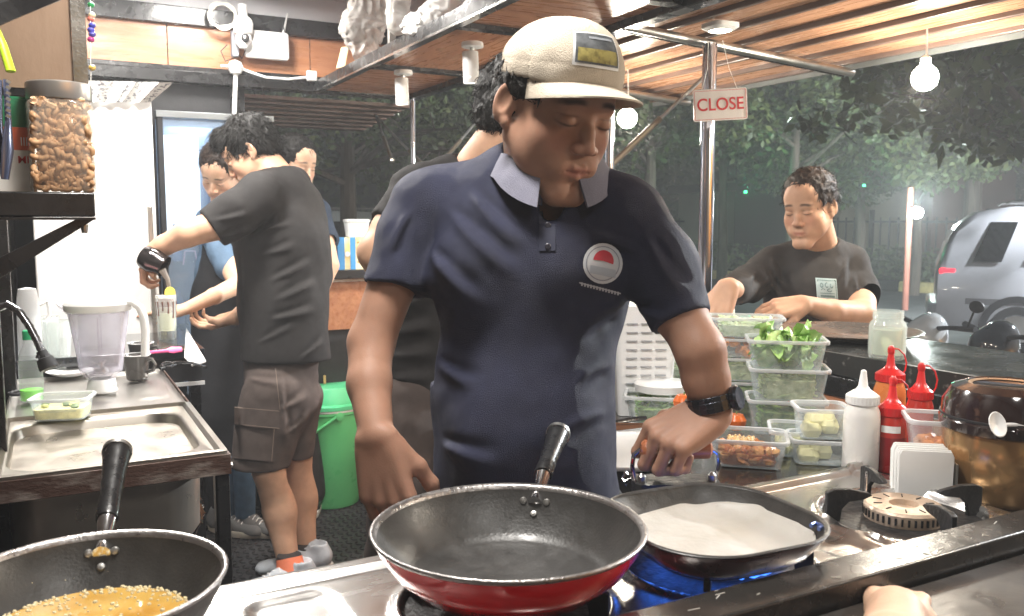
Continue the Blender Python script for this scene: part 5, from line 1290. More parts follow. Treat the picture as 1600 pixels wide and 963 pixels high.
foodtub('lower clear tub of pale chunks next to the white sauce bottle',tuple(q),-YAW-R(10),.1,.085,.045,'cheese',.6,12,group=None)
foodtub('upper clear tub of pale yellow chunks next to the white sauce bottle',(q.x+.008,q.y+.005,CZ+.044),-YAW-R(5),.088,.08,.055,'cheese',.7,13,group=None)
# squeeze bottles
def squeeze(label,px,d_,hb,r_,mbody,mcap,tip='cone',tether=False,lab=False,fill=None):
    p=D(px,740,d_); p.z=CZ; t=thing('squeeze_bottle',label,'sauce bottle',tuple(p))
    G().lathe([(.0,0),(r_*.95,0),(r_,.004),(r_,hb*.80),(r_*.97,hb*.88),(r_*.86,hb*.95),(r_*.8,hb)],(0,0,0),32).build('bottle_body',mbody,t)
    if fill: G().lathe([(r_*1.003,.002),(r_*1.006,.004),(r_*1.006,hb*fill),(r_*1.003,hb*fill+.001)],(0,0,0),32,cap=False).build('sauce',mat('dark_sauce',(.22,.01,.01),.25,coat=.4),t)
    G().lathe([(r_*.80,hb-.002),(r_*.9,hb),(r_*.9,hb+.014),(r_*.62,hb+.02),(.012,hb+.024),(.008,hb+.03),(.0045,hb+.056),(.002,hb+.058)],(0,0,0),28).build('cap',mcap,t)
    g=G()
    for i in range(28): a=i*2*PI/28; g.cbox((r_*.9*math.cos(a),r_*.9*math.sin(a),hb+.007),(.0016,.0016,.012),rot(rz=a))
    g.build('cap_ridges',mcap,t)
    if tether:
        G().lathe([(.005,hb+.050),(.0065,hb+.054),(.0065,hb+.062),(.003,hb+.067)],(0,0,0),14).build('tip_cap',mcap,t)
        G().tube([(0,0,hb+.062),(.014,-.0,hb+.060),(.025,-.0,hb+.050),(.030,0,hb+.034),(.028,0,hb+.02),(.024,0,hb+.012)],.0015,6).build('tether',mcap,t)
    if lab:
        G().add([(r_*1.012*math.sin(a),-r_*1.012*math.cos(a),z) for z in (hb*.72,hb*.84) for a in [R(-60+i*12) for i in range(7)]],[(i,i+1,8+i,7+i) for i in range(6)]).build('label','paper',t)
    t.rotation_euler.z=-YAW
    return t
m_wb=mat('white_bottle',(.8,.78,.74),.3,sub=.05); m_rb=mat('red_bottle',(.42,.03,.02),.22,coat=.4)
squeeze('white mayonnaise squeeze bottle with a pointed white tip',1343,1.50,.118,.030,m_wb,mat('white_cap',(.85,.85,.83),.35))
squeeze('nearest red squeeze bottle with a white label and dark sauce',1389,1.50,.098,.0255,m_rb,'redpl',tether=True,lab=True,fill=.62)
squeeze('red capped bottle standing behind the white one, cap tethered highest',1384,1.66,.128,.029,mat('orange_bottle',(.65,.2,.05),.3),'redpl',tether=True)
squeeze('rightmost red squeeze bottle behind the clear tub',1432,1.60,.106,.024,m_rb,'redpl',tether=True)
q=D(1480,690,1.42); q.z=CZ+.06
foodtub('empty looking wide clear tub in front of the red bottles',(q.x,q.y,CZ+.055),-YAW-R(16),.125,.09,.055,'carrot',.15,14,group=None)
t=thing('tub_stand','upturned clear tub carrying the wide clear tub behind the napkins','tub',(q.x,q.y,CZ),-YAW-R(16)); G().rrect([(.118,.085,.014,.0),(.105,.075,.014,.053)]).build('tub_wall','tubw',t)
q=D(1440,735,1.35); q.z=CZ
nb=thing('napkin_holder','white stack of napkins in a holder between the stove and the rice warmer','napkins',tuple(q),-YAW-R(10))
for i in range(12): G().rrect([(.078,.0030,.001,.002),(.080,.0034,.0015,.07+.002*math.sin(i)),(.072,.003,.001,.078+.002*math.sin(i*2))],n=3).build('napkin','paper',nb,loc=(rng.uniform(-.001,.001),-.02+i*.0042,0))
G().box((-.043,-.026,0),(.043,.036,.002)).add([],[]).build('holder_base','satin',nb); G().box((.0425,-.026,0),(.045,.036,.06)).build('holder_side','satin',nb)
# rice warmer
q=D(1570,700,1.36); q.z=CZ+.0
rw=thing('rice_warmer','bronze bodied rice warmer with a dark brown domed lid at the right edge','rice warmer',tuple(q),-YAW)
m_bz=mat('bronze',(.55,.33,.15),.22,.75,.1,3,coat=.4); m_bl=mat('brown_lid',(.022,.011,.010),.12,0,.2,5,coat=1)
G().lathe([(.0,-.0),(.082,0),(.088,.008),(.090,.06),(.0905,.103),(.088,.108)],(0,0,0),56).build('body',m_bz,rw)
NB=len(kids(rw))
G().lathe([(.0885,.086),(.095,.09),(.0965,.104),(.094,.108),(.0935,.112),(.092,.13),(.080,.152),(.060,.160),(.055,.158),(.05,.155),(.0,.154)],(0,0,0),56).build('lid',m_bl,rw)
G().lathe([(.094,.1075),(.0955,.1085),(.0955,.111),(.0935,.1115)],(0,0,0),56,cap=False).build('lid_seam','blackmatt',rw)
G().cbox((-.03,-.092,.105),(.018,.008,.010)).build('latch',m_bl,rw,bev=.002)
G().lathe([(.05,.1565),(.055,.1585),(.058,.158),(.06,.16)],(0,0,0),40,cap=False).build('lid_ring',mat('gold_ring',(.5,.33,.2),.3,.6),rw)
for c in kids(rw):
    if not c.name.startswith('body'): c.location.z+=.018
sp=thing('serving_spoon','white plastic spoon lying on the rice warmer lid','spoon',tuple(D(1558,664,1.27)))
k=Vector(sp.location)
e=G(); e.lathe([(.0,-.003),(.010,-.002),(.0145,.002),(.0135,.003),(.008,.0),(.0,-.0015)],(0,0,0),24,m=Matrix.Rotation(-YAW,4,'Z')@rot(R(62),0,0)@Matrix.Diagonal((.9,1.35,1,1))); e.build('bowl','wplastic',sp)
G().tube([D(1570,664,1.27)-k,D(1590,664,1.27)-k,D(1640,668,1.26)-k],[.003,.0032,.004],10).build('handle','wplastic',sp)
cc_=thing('plastic_cone','clear folded plastic bag tip behind the rice warmer','bag',tuple(D(1570,632,1.5))); k=Vector(cc_.location)
g=G(); g.add([D(1566,614,1.5)-k,D(1552,640,1.5)-k,D(1575,645,1.47)-k,D(1588,636,1.5)-k,D(1570,638,1.55)-k],[(0,1,2),(0,2,3),(0,3,4),(0,4,1)]); g.build('folded_film','tub',cc_)
# ================================================================ BAR: tray, jar, plates
q=Z(1322,527,1.0); tr_=thing('round_tray','large round dark brown tray on the bar counter','tray',(q.x,q.y,1.001))
G().lathe([(.0,0),(.13,0),(.15,.006),(.178,.016),(.180,.019),(.176,.019),(.149,.0095),(.13,.0045),(.0,.004)],(0,0,0),72).build('tray_dish',mat('tray_brown',(.09,.07,.055),.3,0,.2,5,coat=.3),tr_)
tr_.location.x=AX(1325,527,1.80).x+.01
q=D(1385,562,1.87); q.z=1.001
mj=thing('mason_jar','clear mason jar of water with a lemon slice on the bar edge','jar',tuple(q))
G().lathe([(.033,.0),(.037,.004),(.0385,.012),(.0385,.072),(.036,.080),(.0305,.086),(.0305,.104),(.031,.106),(.028,.106),(.028,.086),(.034,.079),(.0365,.071),(.0365,.012),(.0,.006)],(0,0,0),44).build('glass_wall','glass',mj,sharp=60)
for z in (.089,.094,.099): G().tube([(.0312*math.cos(a),.0312*math.sin(a),z+.0035*a/(2*PI)) for a in [i*PI/16 for i in range(32)]],.0012,6).build('screw_thread','glass',mj)
G().lathe([(.0,.0065),(.036,.0125),(.036,.066),(.0,.067)],(0,0,0),36).build('water',mat('water_lemon',(.75,.8,.65),.05,thin=.6,rvar=0,var=.03),mj)
G().lathe([(.0,-.0015),(.021,-.0015),(.021,.0015),(.0,.0015)],(-.006,-.006,.03),24,m=rot(R(62),R(20))).build('lemon_slice',mat('lemon_pale',(.85,.85,.45),.4),mj)
q=Z(1168,505,1.0); pt=thing('serving_plate','dark rimmed plate with tissue and cutlery in front of the seated man','plate',(q.x,q.y,1.001))
G().lathe([(.0,0),(.07,0),(.10,.010),(.102,.012),(.098,.012),(.07,.004),(.0,.004)],(0,0,0),44).build('dish','blackmatt',pt)
t=thing('white_dish','flat white rectangular dish under the seated man\'s fingers','dish',(q.x+.02,q.y-.005,1.008),-YAW); G().rrect([(.14,.06,.01,0),(.16,.075,.012,.008),(.155,.07,.012,.009)]).build('dish_body','white',t)
for i,(a,b) in enumerate((((1105,500),(1160,512)),((1108,506),(1152,516)),((1150,497),(1190,505)))):
    p0,p1=Z(a[0],a[1],1.022),Z(b[0],b[1],1.022); t=thing('fork' if i<2 else 'spoon',('steel fork lying furthest left on the dark rimmed plate','second steel fork crossing under the first on the dark plate','bronze spoon lying behind the tissue on the dark plate')[i],'cutlery',tuple(p0))
    G().tube([Vector((0,0,0)),(p1-p0)*.7],[.002,.0025],6).build('stem','steel' if i<2 else MATS['bronze'],t)
    if i<2:
        for q_ in (-1,0,1): G().tube([(p1-p0)*.7,(p1-p0)*.76+Vector((0,q_*.004,0)),(p1-p0)+Vector((0,q_*.004,0))],.001,5).build('tine','steel',t)
    else: G().lathe([(0,-.002),(.012,0),(.0,.001)],(p1-p0)*.85,16).build('bowl',MATS['bronze'],t)
q2=D(1128,486,2.48); s=SDF(q2-Vector((.05,.05,.03)),q2+Vector((.05,.05,.04)),.003); s.ell(q2,(.022,.02,.018),.01); s.ell(q2+Vector((.016,0,-.006)),(.018,.02,.012),.008); s.ell(q2+Vector((-.015,0,-.012)),(.016,.014,.01),.008); s.folds(.009,70,2,ridge=True)
t=thing('tissue','crumpled white tissue in the seated man\'s left-hand fingers','tissue',tuple(q2)); t['label']='crumpled white tissue under the seated man\'s far left hand'; skin('tissue_ball',s,'paper',t)
kk=[Z(1180,508,1.012),Z(1245,502,1.012),Z(1212,491,1.012)]; t=thing('wooden_board','thin brown serving board corner beside the seated man\'s hand','board',tuple(kk[0]))
kk=[p-kk[0] for p in kk]; G().add(kk+[p+Vector((0,0,.007)) for p in kk],[(2,1,0),(3,4,5),(0,1,4,3),(1,2,5,4),(2,0,3,5)]).build('board_slab',mat('board_brown',(.2,.12,.07),.4),t)
q=D(1106,512,2.3); t=thing('black_coaster','flat black round coaster at the bar edge left of the plate','coaster',(q.x,q.y,1.001)); G().lathe([(0,0),(.05,0),(.052,.006),(0,.008)],(0,0,0),32).build('lid_disc','black',t)  # loose black lid lying at the bar edge
# bar stool of the seated man
q=D(1290,560,2.95); bs_=thing('bar_stool','black bar stool under the seated man, beyond the bar','stool',(q.x,q.y,PZ))
G().lathe([(.0,.59),(.17,.59),(.18,.605),(.18,.63),(.16,.645),(.0,.65)],(0,0,0),32).build('seat','blackmatt',bs_)
for a in range(4): G().tube([(.12*math.cos(a*PI/2+.7),.12*math.sin(a*PI/2+.7),.59),(.2*math.cos(a*PI/2+.7),.2*math.sin(a*PI/2+.7),0)],.014,10).build('leg','black',bs_)
G().tube([(.165*math.cos(i*.3),.165*math.sin(i*.3),.35) for i in range(22)],.009,8).build('foot_ring','satin',bs_)
# ================================================================ MOTORBIKES
def scooter(label,px,py,d_,rz,body,sc=1.0):
    q=D(px,py,d_); t=thing('motorbike',label,'motorbike',(q.x,q.y,GZ),rz,'motorbikes parked beyond the bar')
    m_b=mat('bike_paint_%.2f'%body[0],body,.15,.1,.1,4,coat=1); 
    for x_ in (-.62,.62): 
        w=G().lathe([(.21,-.04),(.27,-.045),(.29,0),(.27,.045),(.21,.04)],(0,0,0),28,m=rot(PI/2)).build('wheel','blackmatt',t,loc=(x_,0,.29)); G().lathe([(.02,-.03),(.2,-.028),(.21,0),(.2,.028),(.02,.03)],(0,0,0),20,m=rot(PI/2)).build('rim','satin',w)
    def blob(name,prims,m,h=.014,fold=0):
        P_=[Vector(p) for a in prims for p in a[:2]]; mr=max(max(a[2:4]) for a in prims)+.03
        s=SDF([min(p[i] for p in P_)-mr for i in range(3)],[max(p[i] for p in P_)+mr for i in range(3)],h)
        for a in prims: s.cone(a[0],a[1],a[2],a[3],.04,flat=((0,1,0),a[4]) if len(a)>4 else None)
        V,Fq=s.mesh(); V=relax(V,Fq,1); g=G(); g.v=[tuple(v) for v in V]; g.f=[tuple(int(i) for i in f) for f in Fq]; return g.build(name,m,t,sharp=80)
    blob('rear_body',[((-.55,0,.72),(-.15,0,.62),.10,.11,.9),((-.75,0,.84),(-.5,0,.74),.04,.1,.9),((-.2,0,.55),(.15,0,.38),.1,.12,.8)],m_b)
    blob('seat',[((-.62,0,.86),(-.2,0,.82),.07,.085),((-.2,0,.82),(.0,0,.76),.08,.05)],mat('bike_seat',(.012,.012,.013),.3,coat=.4))
    blob('front_shield',[((.42,0,.95),(.55,0,.5),.12,.09,.9),((.42,0,.95),(.38,0,1.02),.12,.08,1.0),((.55,0,.5),(.3,0,.35),.08,.07)],m_b)
    blob('front_fender',[((.45,0,.6),(.62,0,.62),.05,.06),((.62,0,.62),(.85,0,.45),.06,.04)],m_b)
    G().tube([(.36,-.32,1.04),(.40,-.15,1.03),(.42,0,1.0),(.40,.15,1.03),(.36,.32,1.04)],[.018,.012,.02,.012,.018],10).build('handlebar','blackmatt',t)
    G().tube([(.62,0,.3),(.45,0,.8)],.025,10).build('fork','satin',t)
    G().rrect([(.07,.10,.03,0),(.10,.15,.04,.03),(.08,.13,.04,.045)],m=rot(0,PI/2)).build('headlight',mat('head_lens',(.35,.34,.33),.08,metal=.6,coat=1,vs=60,var=.6),t,loc=(.50,0,.92))
    for s_ in (1,):
        G().tube([(.38,s_*.28,1.04),(.36,s_*.3,1.13)],.006,6).build('mirror_stem','black',t); G().lathe([(.0,-.01),(.05,-.008),(.055,.004),(.0,.01)],(.35,s_*.31,1.16),18,m=rot(0,PI/2)@Matrix.Diagonal((.6,1,1,1))).build('mirror','blackmatt',t)
    G().tube([(-.25,.12,.28),(-.75,.14,.36)],[.035,.05],14).build('exhaust','chrome',t)
    G().cbox((.65,0,.48),(.01,.22,.09)).build('number_plate','paper',t)
    return t
scooter('white scooter parked just right of the mason jar',1545,545,5.0,R(163),(.55,.58,.6))
scooter('nearest black motorbike with a glossy seat at the right edge',1665,545,4.6,R(160),(.015,.014,.016))
# ================================================================ PEOPLE
from mathutils.bvhtree import BVHTree
FH = Vector((math.sin(YAW), math.cos(YAW), 0)); UPZ = Vector((0,0,1))
def dirv(toward, right, up): return (-FH*toward+RT*right+UPZ*up).normalized()   # toward the street side camera, to its right, up
def frame(c, fwd, roll_up=UPZ, s=1.0):
    y = Vector(fwd).normalized(); x = y.cross(roll_up).normalized(); z = x.cross(y)
    return Matrix.Translation(c) @ Matrix((x, y, z)).transposed().to_4x4() @ Matrix.Scale(s, 4)
def skinmat(name, c):
    return mat(name, c, .54, 0, .10, 22, .10, 420, rvar=.07, spec=.28, sub=.12, attr='tone')
SK1 = skinmat('skin_tan', (.37,.205,.14)); SK2 = skinmat('skin_warm', (.55,.33,.22)); SK3 = skinmat('skin_light', (.60,.38,.26))
HAIR = mat('black_hair', (.010,.009,.008), .5, 0, .4, 60, .5, 300, spec=.18, stretch=(1,1,1))
HAIRB = mat('dark_brown_hair', (.022,.013,.009), .5, 0, .4, 60, .5, 300, spec=.2)
def add_head(s, Mh, female=False, stub=False):
    s.frame(Mh)
    s.ell((0,-.014,.038),(.076,.094,.086),.02)
    s.ell((0,.030,-.022),(.060,.062,.082),.025)
    s.ell((0,.055,.045),(.055,.038,.05),.02)
    for q in (-1,1):
        s.cone((q*.055,-.002,-.045),(q*.018,.072,-.108),.020,.017,.02)
        s.ell((q*.037,.060,-.024),(.019,.020,.020),.022)
        s.ell((q*.043,.040,-.052),(.018,.026,.030),.03)
    s.cone((-.012,.080,-.108),(.012,.080,-.108),.016,.016,.015)
    s.cone((-.034,.080,.020),(.034,.080,.020),.010,.010,.014)
    for q in (-1,1):
        s.ell((q*.032,.103,.001),(.019,.016,.011),.008,op='sub')
        s.ell((q*.031,.0795,-.001),(.0145,.0125,.0115),.003)
    s.chain([(0,.086,.010),(0,.097,-.012),(0,.1055,-.032)],[.0065,.0072,.0098],.010)
    for q in (-1,1):
        s.ell((q*.0125,.098,-.036),(.0085,.010,.0075),.006); s.ell((q*.0062,.104,-.0435),(.0028,.004,.0025),.002,op='sub')
    s.cone((-.022,.074,-.066),(.022,.074,-.066),.020,.020,.015)
    s.chain([(-.023,.084,-.0685),(-.009,.0935,-.0635),(0,.094,-.065),(.009,.0935,-.0635),(.023,.084,-.0685)],[.002,.0045,.0042,.0045,.002],.003)
    s.chain([(-.019,.084,-.0735),(0,.0925,-.0775),(.019,.084,-.0735)],[.003,.0052,.003],.003)
    s.chain([(-.024,.090,-.0695),(0,.0990,-.0702),(.024,.090,-.0695)],[.0012,.0016,.0012],.0015,op='sub')
    for q in (-1,1):
        e = Matrix.Rotation(q*.45,4,'Z') @ Matrix.Rotation(-.15,4,'X')
        s.ell((q*.078,-.012,-.004),(.0075,.019,.031),.005,rm=e); s.ell((q*.0845,-.008,.002),(.006,.011,.019),.003,op='sub',rm=e)
        s.ell((q*.076,-.004,-.030),(.006,.009,.010),.005)
    s.T = None
def headtone(Mh, beard=0.0):
    I = np.array(Mh.inverted(), F32)
    def f(V):
        P = V @ I[:3,:3].T+I[:3,3]; c = np.ones((len(V),3)); x,y,z = P[:,0],P[:,1],P[:,2]; ax = np.abs(x)
        front = (y > .06)&(np.abs(z)<.2)
        lip = np.exp(-((ax/.022)**4))*np.exp(-((z+.0695)/.0085)**4)*(y>.078)
        c *= (1-lip[:,None]*np.array([.05,.27,.22]))
        bz = .0245+.004*np.cos(ax*70-1.6)
        brow = np.exp(-(((ax-.031)/.0185)**6))*np.exp(-((z-bz)/.0042)**4)*front
        c *= (1-.82*brow[:,None])
        lash = np.exp(-(((ax-.031)/.0150)**6))*np.exp(-((z+.0060+((ax-.031)/.015)**2*-.003)/.0017)**2)*front
        c *= (1-.85*lash[:,None])
        crease = np.exp(-(((ax-.031)/.0150)**6))*np.exp(-((z-.0075)/.0016)**2)*front
        c *= (1-.35*crease[:,None])
        ch = np.exp(-((ax-.040)/.02)**2-((z+.03)/.02)**2)*front
        c *= (1-ch[:,None]*np.array([-.04,.10,.10]))
        nt_ = np.exp(-(x/.014)**2-((z+.035)/.012)**2)*front; c *= (1-nt_[:,None]*np.array([0,.08,.08]))
        if beard:
            b = beard*np.exp(-((ax/.02)**4))*np.exp(-((z+.053)/.006)**2)*(y>.07)+beard*.8*np.exp(-(x/.014)**2-((z+.1)/.016)**2)*front
            c *= (1-np.clip(b,0,1)[:,None])
        return c
    return f
def add_hand(s, w, to, back, thumb=1, curl=(.5,.5,.5,.5), size=1.0, spread=.05, tcurl=.4, tout=.8, seg2=1.1):
    """w wrist, to: direction of the fingers, back: direction the back of the hand faces; thumb=+1/-1 picks its side"""
    y = Vector(to).normalized(); z = Vector(back); z = (z-y*z.dot(y)).normalized(); x = y.cross(z)
    s.frame(Matrix.Translation(w) @ Matrix((x,y,z)).transposed().to_4x4() @ Matrix.Scale(size,4)); q = thumb
    kx = (.031,.0105,-.0105,-.030); ky = (.088,.092,.088,.079)
    for i in range(4):
        s.cone((q*kx[i]*.55,.004,0),(q*kx[i],ky[i],.001),.0155,.0112,.010)
    s.cone((q*.018,.020,-.008),(q*.030,.050,-.010),.016,.012,.012)
    s.cone((-q*.020,.020,-.006),(-q*.026,.060,-.006),.014,.010,.012)
    for i in range(4):
        L = ((.043,.026,.021),(.047,.030,.023),(.043,.028,.022),(.034,.020,.019))[i]; r = (.0092,.0094,.0088,.0078)[i]
        p = Vector((q*kx[i],ky[i],.000)); a = curl[i]*.75; sp = q*spread*(1.5-i)*.8
        pts = [p]; rr = [r*1.12]
        for k_ in range(3):
            d = Vector((math.sin(sp)*math.cos(a),math.cos(sp)*math.cos(a),-math.sin(a))); p = p+d*L[k_]; pts.append(p); rr.append(r*(.97,.88,.72)[k_]); a += curl[i]*seg2
        s.chain(pts,rr,.004)
    p = Vector((q*.024,.020,-.008)); d1 = Vector((q*tout,1.0-.3*tout,-.25)).normalized(); d2 = (d1+Vector((-q*tcurl*.8,.1,-tcurl*.5))).normalized(); d3 = (d2+Vector((-q*tcurl,0,-tcurl*.5))).normalized()
    p1 = p+d1*.040; p2 = p1+d2*.032; p3 = p2+d3*.024
    s.chain([p,p1,p2,p3],[.014,.0115,.0105,.0080],.007)
    s.T = None
def bbox(pts, m):
    P = [Vector(p) for p in pts]
    return [min(p[i] for p in P)-m for i in range(3)], [max(p[i] for p in P)+m for i in range(3)]
def head_sdf(Mh, neck=None, nr=(.056,.062), h=.0028, **k):
    c = Mh.translation; pts = [c]; lo, hi = bbox([c],.155)
    if neck is not None:
        l2, h2 = bbox([neck], nr[1]+.01); lo = [min(a,b) for a,b in zip(lo,l2)]; hi = [max(a,b) for a,b in zip(hi,h2)]
    s = SDF(lo, hi, h); add_head(s, Mh, **k)
    if neck is not None:
        a = Mh @ Vector((0,-.022,-.045)); s.cone(a, neck, nr[0], nr[1], .018)
        s.cone(Mh @ Vector((.03,-.01,-.06)), Vector(neck)+FH*0, .018,.015,.015)
    return s
def make_hair(Mh, parent, m, seed=1, vol=1.0, fringe=.0, length=.03, n=2600, nape=-.055, cutf=None, part=None, up=0.0, hl=.096):
    lo, hi = bbox([Mh.translation],.17); s = SDF(lo,hi,.0035); s.frame(Mh)
    s.ell((0,-.018,.045),(.083*vol,.101*vol,.090*vol),.01)
    s.ell((0,-.045,-.005),(.070*vol,.066,.068),.02)
    if fringe: s.ell((0,.055,.085),(.060,.045,.030+fringe),.02)
    # clear the face, the ears and the neck
    s.ell((0,.098,-.026),(.066,.062,hl),.012,op='sub')
    s.ell((.098,.030,-.050),(.045,.062,.072),.01,op='sub'); s.ell((-.098,.030,-.050),(.045,.062,.072),.01,op='sub')
    s.ell((.094,-.014,-.012),(.022,.026,.038),.006,op='sub'); s.ell((-.094,-.014,-.012),(.022,.026,.038),.006,op='sub')
    s.cut((0,-.05,nape),(0,.35,-1))
    if cutf: s.cut(*cutf)
    s.T = None
    s.folds(.0045,60,seed,octs=2,ridge=True)
    V,Fq = s.mesh()
    o = skin('hair',s,m,parent,smooth=1)
    # locks lying along the surface
    tv = [Vector(v) for v in V]; bv = BVHTree.FromPolygons(tv,[tuple(int(i) for i in f) for f in Fq])
    r = random.Random(seed); g = G(); top = Mh @ Vector((0,-.03,.2)); I = Mh.inverted()
    for q in range(int(n*1.6)):
        p = tv[r.randrange(len(tv))]; loc,no,_,_ = bv.find_nearest(p)
        lp = I @ p
        if no.dot(p-Mh.translation) < 0 or (fringe == 0 and lp.y > .055 and lp.z < .088): continue
        away = (lp-Vector((.01,-.035,.13))); away = (Mh.to_3x3() @ Vector((away.x+r.gauss(0,.025),away.y+r.gauss(0,.025),away.z*.6-.02))).normalized()
        t = (away-no*away.dot(no)); 
        if t.length < 1e-3: continue
        t.normalize(); b = no.cross(t); L = length*r.uniform(.5,1.2); w = r.uniform(.0005,.0012); off = Vector(parent.location)
        lift = r.uniform(0,.25)+up
        p0 = p-no*.003; p1 = p+t*L*.4+no*(.001+L*.12*lift*2)+b*r.gauss(0,.0015); p2 = p+t*L*.8+no*(-.001+L*.22*lift*2)+b*r.gauss(0,.003); p3 = p+t*L+no*(-.002+L*.22*lift*2)
        k_ = len(g.v)
        for pp,ww in ((p0,w),(p1,w),(p2,w*.7)): g.v += [tuple(pp-b*ww-off),tuple(pp+b*ww-off)]
        g.v.append(tuple(p3-off)); g.f += [(k_,k_+1,k_+3,k_+2),(k_+2,k_+3,k_+5,k_+4),(k_+4,k_+5,k_+6)]
    lo_ = g.build('hair_locks',m,parent,sharp=89); lo_['kind']='stuff'
    return o
def bvh_of(o):
    M4 = Matrix.Translation(o.parent.location) if o.parent else Matrix()
    vs = [M4 @ v.co for v in o.data.vertices]; return BVHTree.FromPolygons(vs,[tuple(p.vertices) for p in o.data.polygons])
def on_surface(bv, px, py, lift, d0=1.3):
    v = ray(px,py).normalized(); h = bv.ray_cast(C0+v*(d0*.5),v)
    p = h[0] if h[0] is not None else D(px,py,d0); return p-v*lift
def drape(name, bv, poly, parent, m, lift, nsub=1, d0=1.3):
    """a flat printed shape laid onto the cloth: poly = grid rows of (px,py)"""
    g = G(); off = Vector(parent.location); rows = len(poly); cols = len(poly[0])
    for row in poly:
        for px,py in row: g.v.append(tuple(on_surface(bv,px,py,lift,d0)-off))
    for i in range(rows-1):
        for j in range(cols-1): g.f.append((i*cols+j,i*cols+j+1,(i+1)*cols+j+1,(i+1)*cols+j))
    return g.build(name,m,parent,sharp=180)
def disc_rows(cx,cy,rx,ry,n=20,k=5,a0=0,a1=2*PI): return [[(cx+rx*q/k*math.cos(a),cy+ry*q/k*math.sin(a)) for a in [a0+(a1-a0)*i/n for i in range(n+1)]] for q in range(0,k+1)]
def text_drape(name,s_,size,bv,parent,m,cx,cy,ux,uy,lift,d0=1.3):
    o = textobj(name,s_,1.0,m,parent,None,0.0); off = Vector(parent.location)
    for v in o.data.vertices:
        x,y = v.co.x*size,v.co.y*size; v.co = on_surface(bv,cx+ux[0]*x+uy[0]*y,cy+ux[1]*x+uy[1]*y,lift,d0)-off
    return o
def person(label, base, grp=None):
    return thing('person',label,'person',tuple(base),0,grp)
def cloth(name,c,rough=.8,**k): return mat(name,c,rough,0,.14,25,.5,700,rvar=.05,spec=.25,**k)
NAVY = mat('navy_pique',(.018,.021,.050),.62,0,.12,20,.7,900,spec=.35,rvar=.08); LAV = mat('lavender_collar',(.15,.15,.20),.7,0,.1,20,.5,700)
TBLK = cloth('washed_black_tee',(.023,.021,.021)); TBL2 = cloth('charcoal_tee',(.036,.033,.032)); CARGO = cloth('brown_cargo',(.085,.065,.058)); APR = cloth('black_apron',(.012,.012,.014)); BLUE = cloth('blue_shirt',(.10,.16,.24)); JEAN = cloth('blue_sock',(.06,.12,.2)); NVY2 = cloth('dark_navy',(.02,.03,.05)); BRN = cloth('brown_trousers',(.06,.045,.04))

# ---------------------------------------------------------------- the cook in the middle
ck = person('man in a beige cap and navy polo shirt working at the stove, looking down', (.66,1.22,0))
face = dirv(.82,.50,-.36); HC = D(866,168,1.275); MH = frame(HC, face, UPZ+RT*.04, 1.0)
neckb = D(858,318,1.345)
hd = head_sdf(MH, neckb, (.057,.064), h=.0024)
# his right arm, hanging
aL = [D(624,395,1.365),D(618,430,1.36),D(580,535,1.34),D(577,600,1.30),D(588,678,1.25)]
s1 = SDF(*bbox(aL+[D(600,830,1.22),D(660,760,1.2)],.07),.0032)
s1.chain(aL,[.036,.038,.035,.032,.025],.012)
add_hand(s1, D(588,682,1.245), dirv(.15,.20,-1), dirv(1,-.25,.12), thumb=-1, curl=(.35,.42,.5,.6), size=1.04, tcurl=.3, tout=.55)
# his left arm, reaching for the press
GP = pr.location+Matrix.Rotation(-YAW+R(3),3,'Z')@Vector((0,-.012,.058))
HY = dirv(.35,-.85,-.40); HZ = dirv(.50,-.10,.85); HZ = (HZ-HY*HZ.dot(HY)).normalized(); WR = GP-HY*.070+HZ*.031
aR = [D(1040,450,1.27),D(1062,490,1.25),D(1094,548,1.215),D(1103,592,1.22),WR]
s2 = SDF(*bbox(aR+[D(1020,760,1.2),D(1130,700,1.3)],.07),.0028)
s2.chain(aR,[.038,.037,.034,.032,.025],.012)
add_hand(s2, WR, HY, HZ, thumb=1, curl=(1.25,1.3,1.35,1.4), size=1.0, tcurl=1.0, tout=.55, seg2=1.1)
body_core = SDF(*bbox([D(700,300,1.3),D(980,800,1.4)],.1),.012)
body_core.chain([neckb,D(828,420,1.35),D(820,600,1.35),D(824,790,1.36)],[.06,.11,.10,.11],.04,flat=(FH,.62))
skin('body',[hd,s1,s2,body_core],SK1,ck,color=headtone(MH,.2))
hr_ = make_hair(MH, ck, HAIR, 3, .97, n=900, length=.018, cutf=((0,0,.045),(0,.1,1)))
# polo shirt
fl_ = (FH,.70)
s = SDF(*bbox([D(560,230,1.3),D(1130,830,1.3),D(820,500,1.18),D(820,500,1.52)],.05),.0042)
s.chain([D(832,330,1.36),D(828,430,1.345),D(816,610,1.345),D(826,840,1.36)],[.118,.150,.134,.148],.03,flat=fl_)
s.cone(D(688,322,1.375),D(972,338,1.315),.058,.054,.035)
s.cone(D(852,292,1.345),D(700,312,1.38),.050,.046,.035); s.cone(D(862,292,1.335),D(962,330,1.315),.050,.045,.035)
s.chain([D(662,325,1.385),D(640,370,1.375),D(617,448,1.355)],[.055,.051,.050],.025)
s.chain([D(985,345,1.30),D(1030,415,1.275),D(1068,506,1.245)],[.055,.052,.047],.025)
s.ell(D(905,420,1.285),(.06,.05,.05),.05); s.ell(D(745,430,1.30),(.06,.05,.05),.05); s.ell(D(815,690,1.29),(.10,.06,.09),.07)
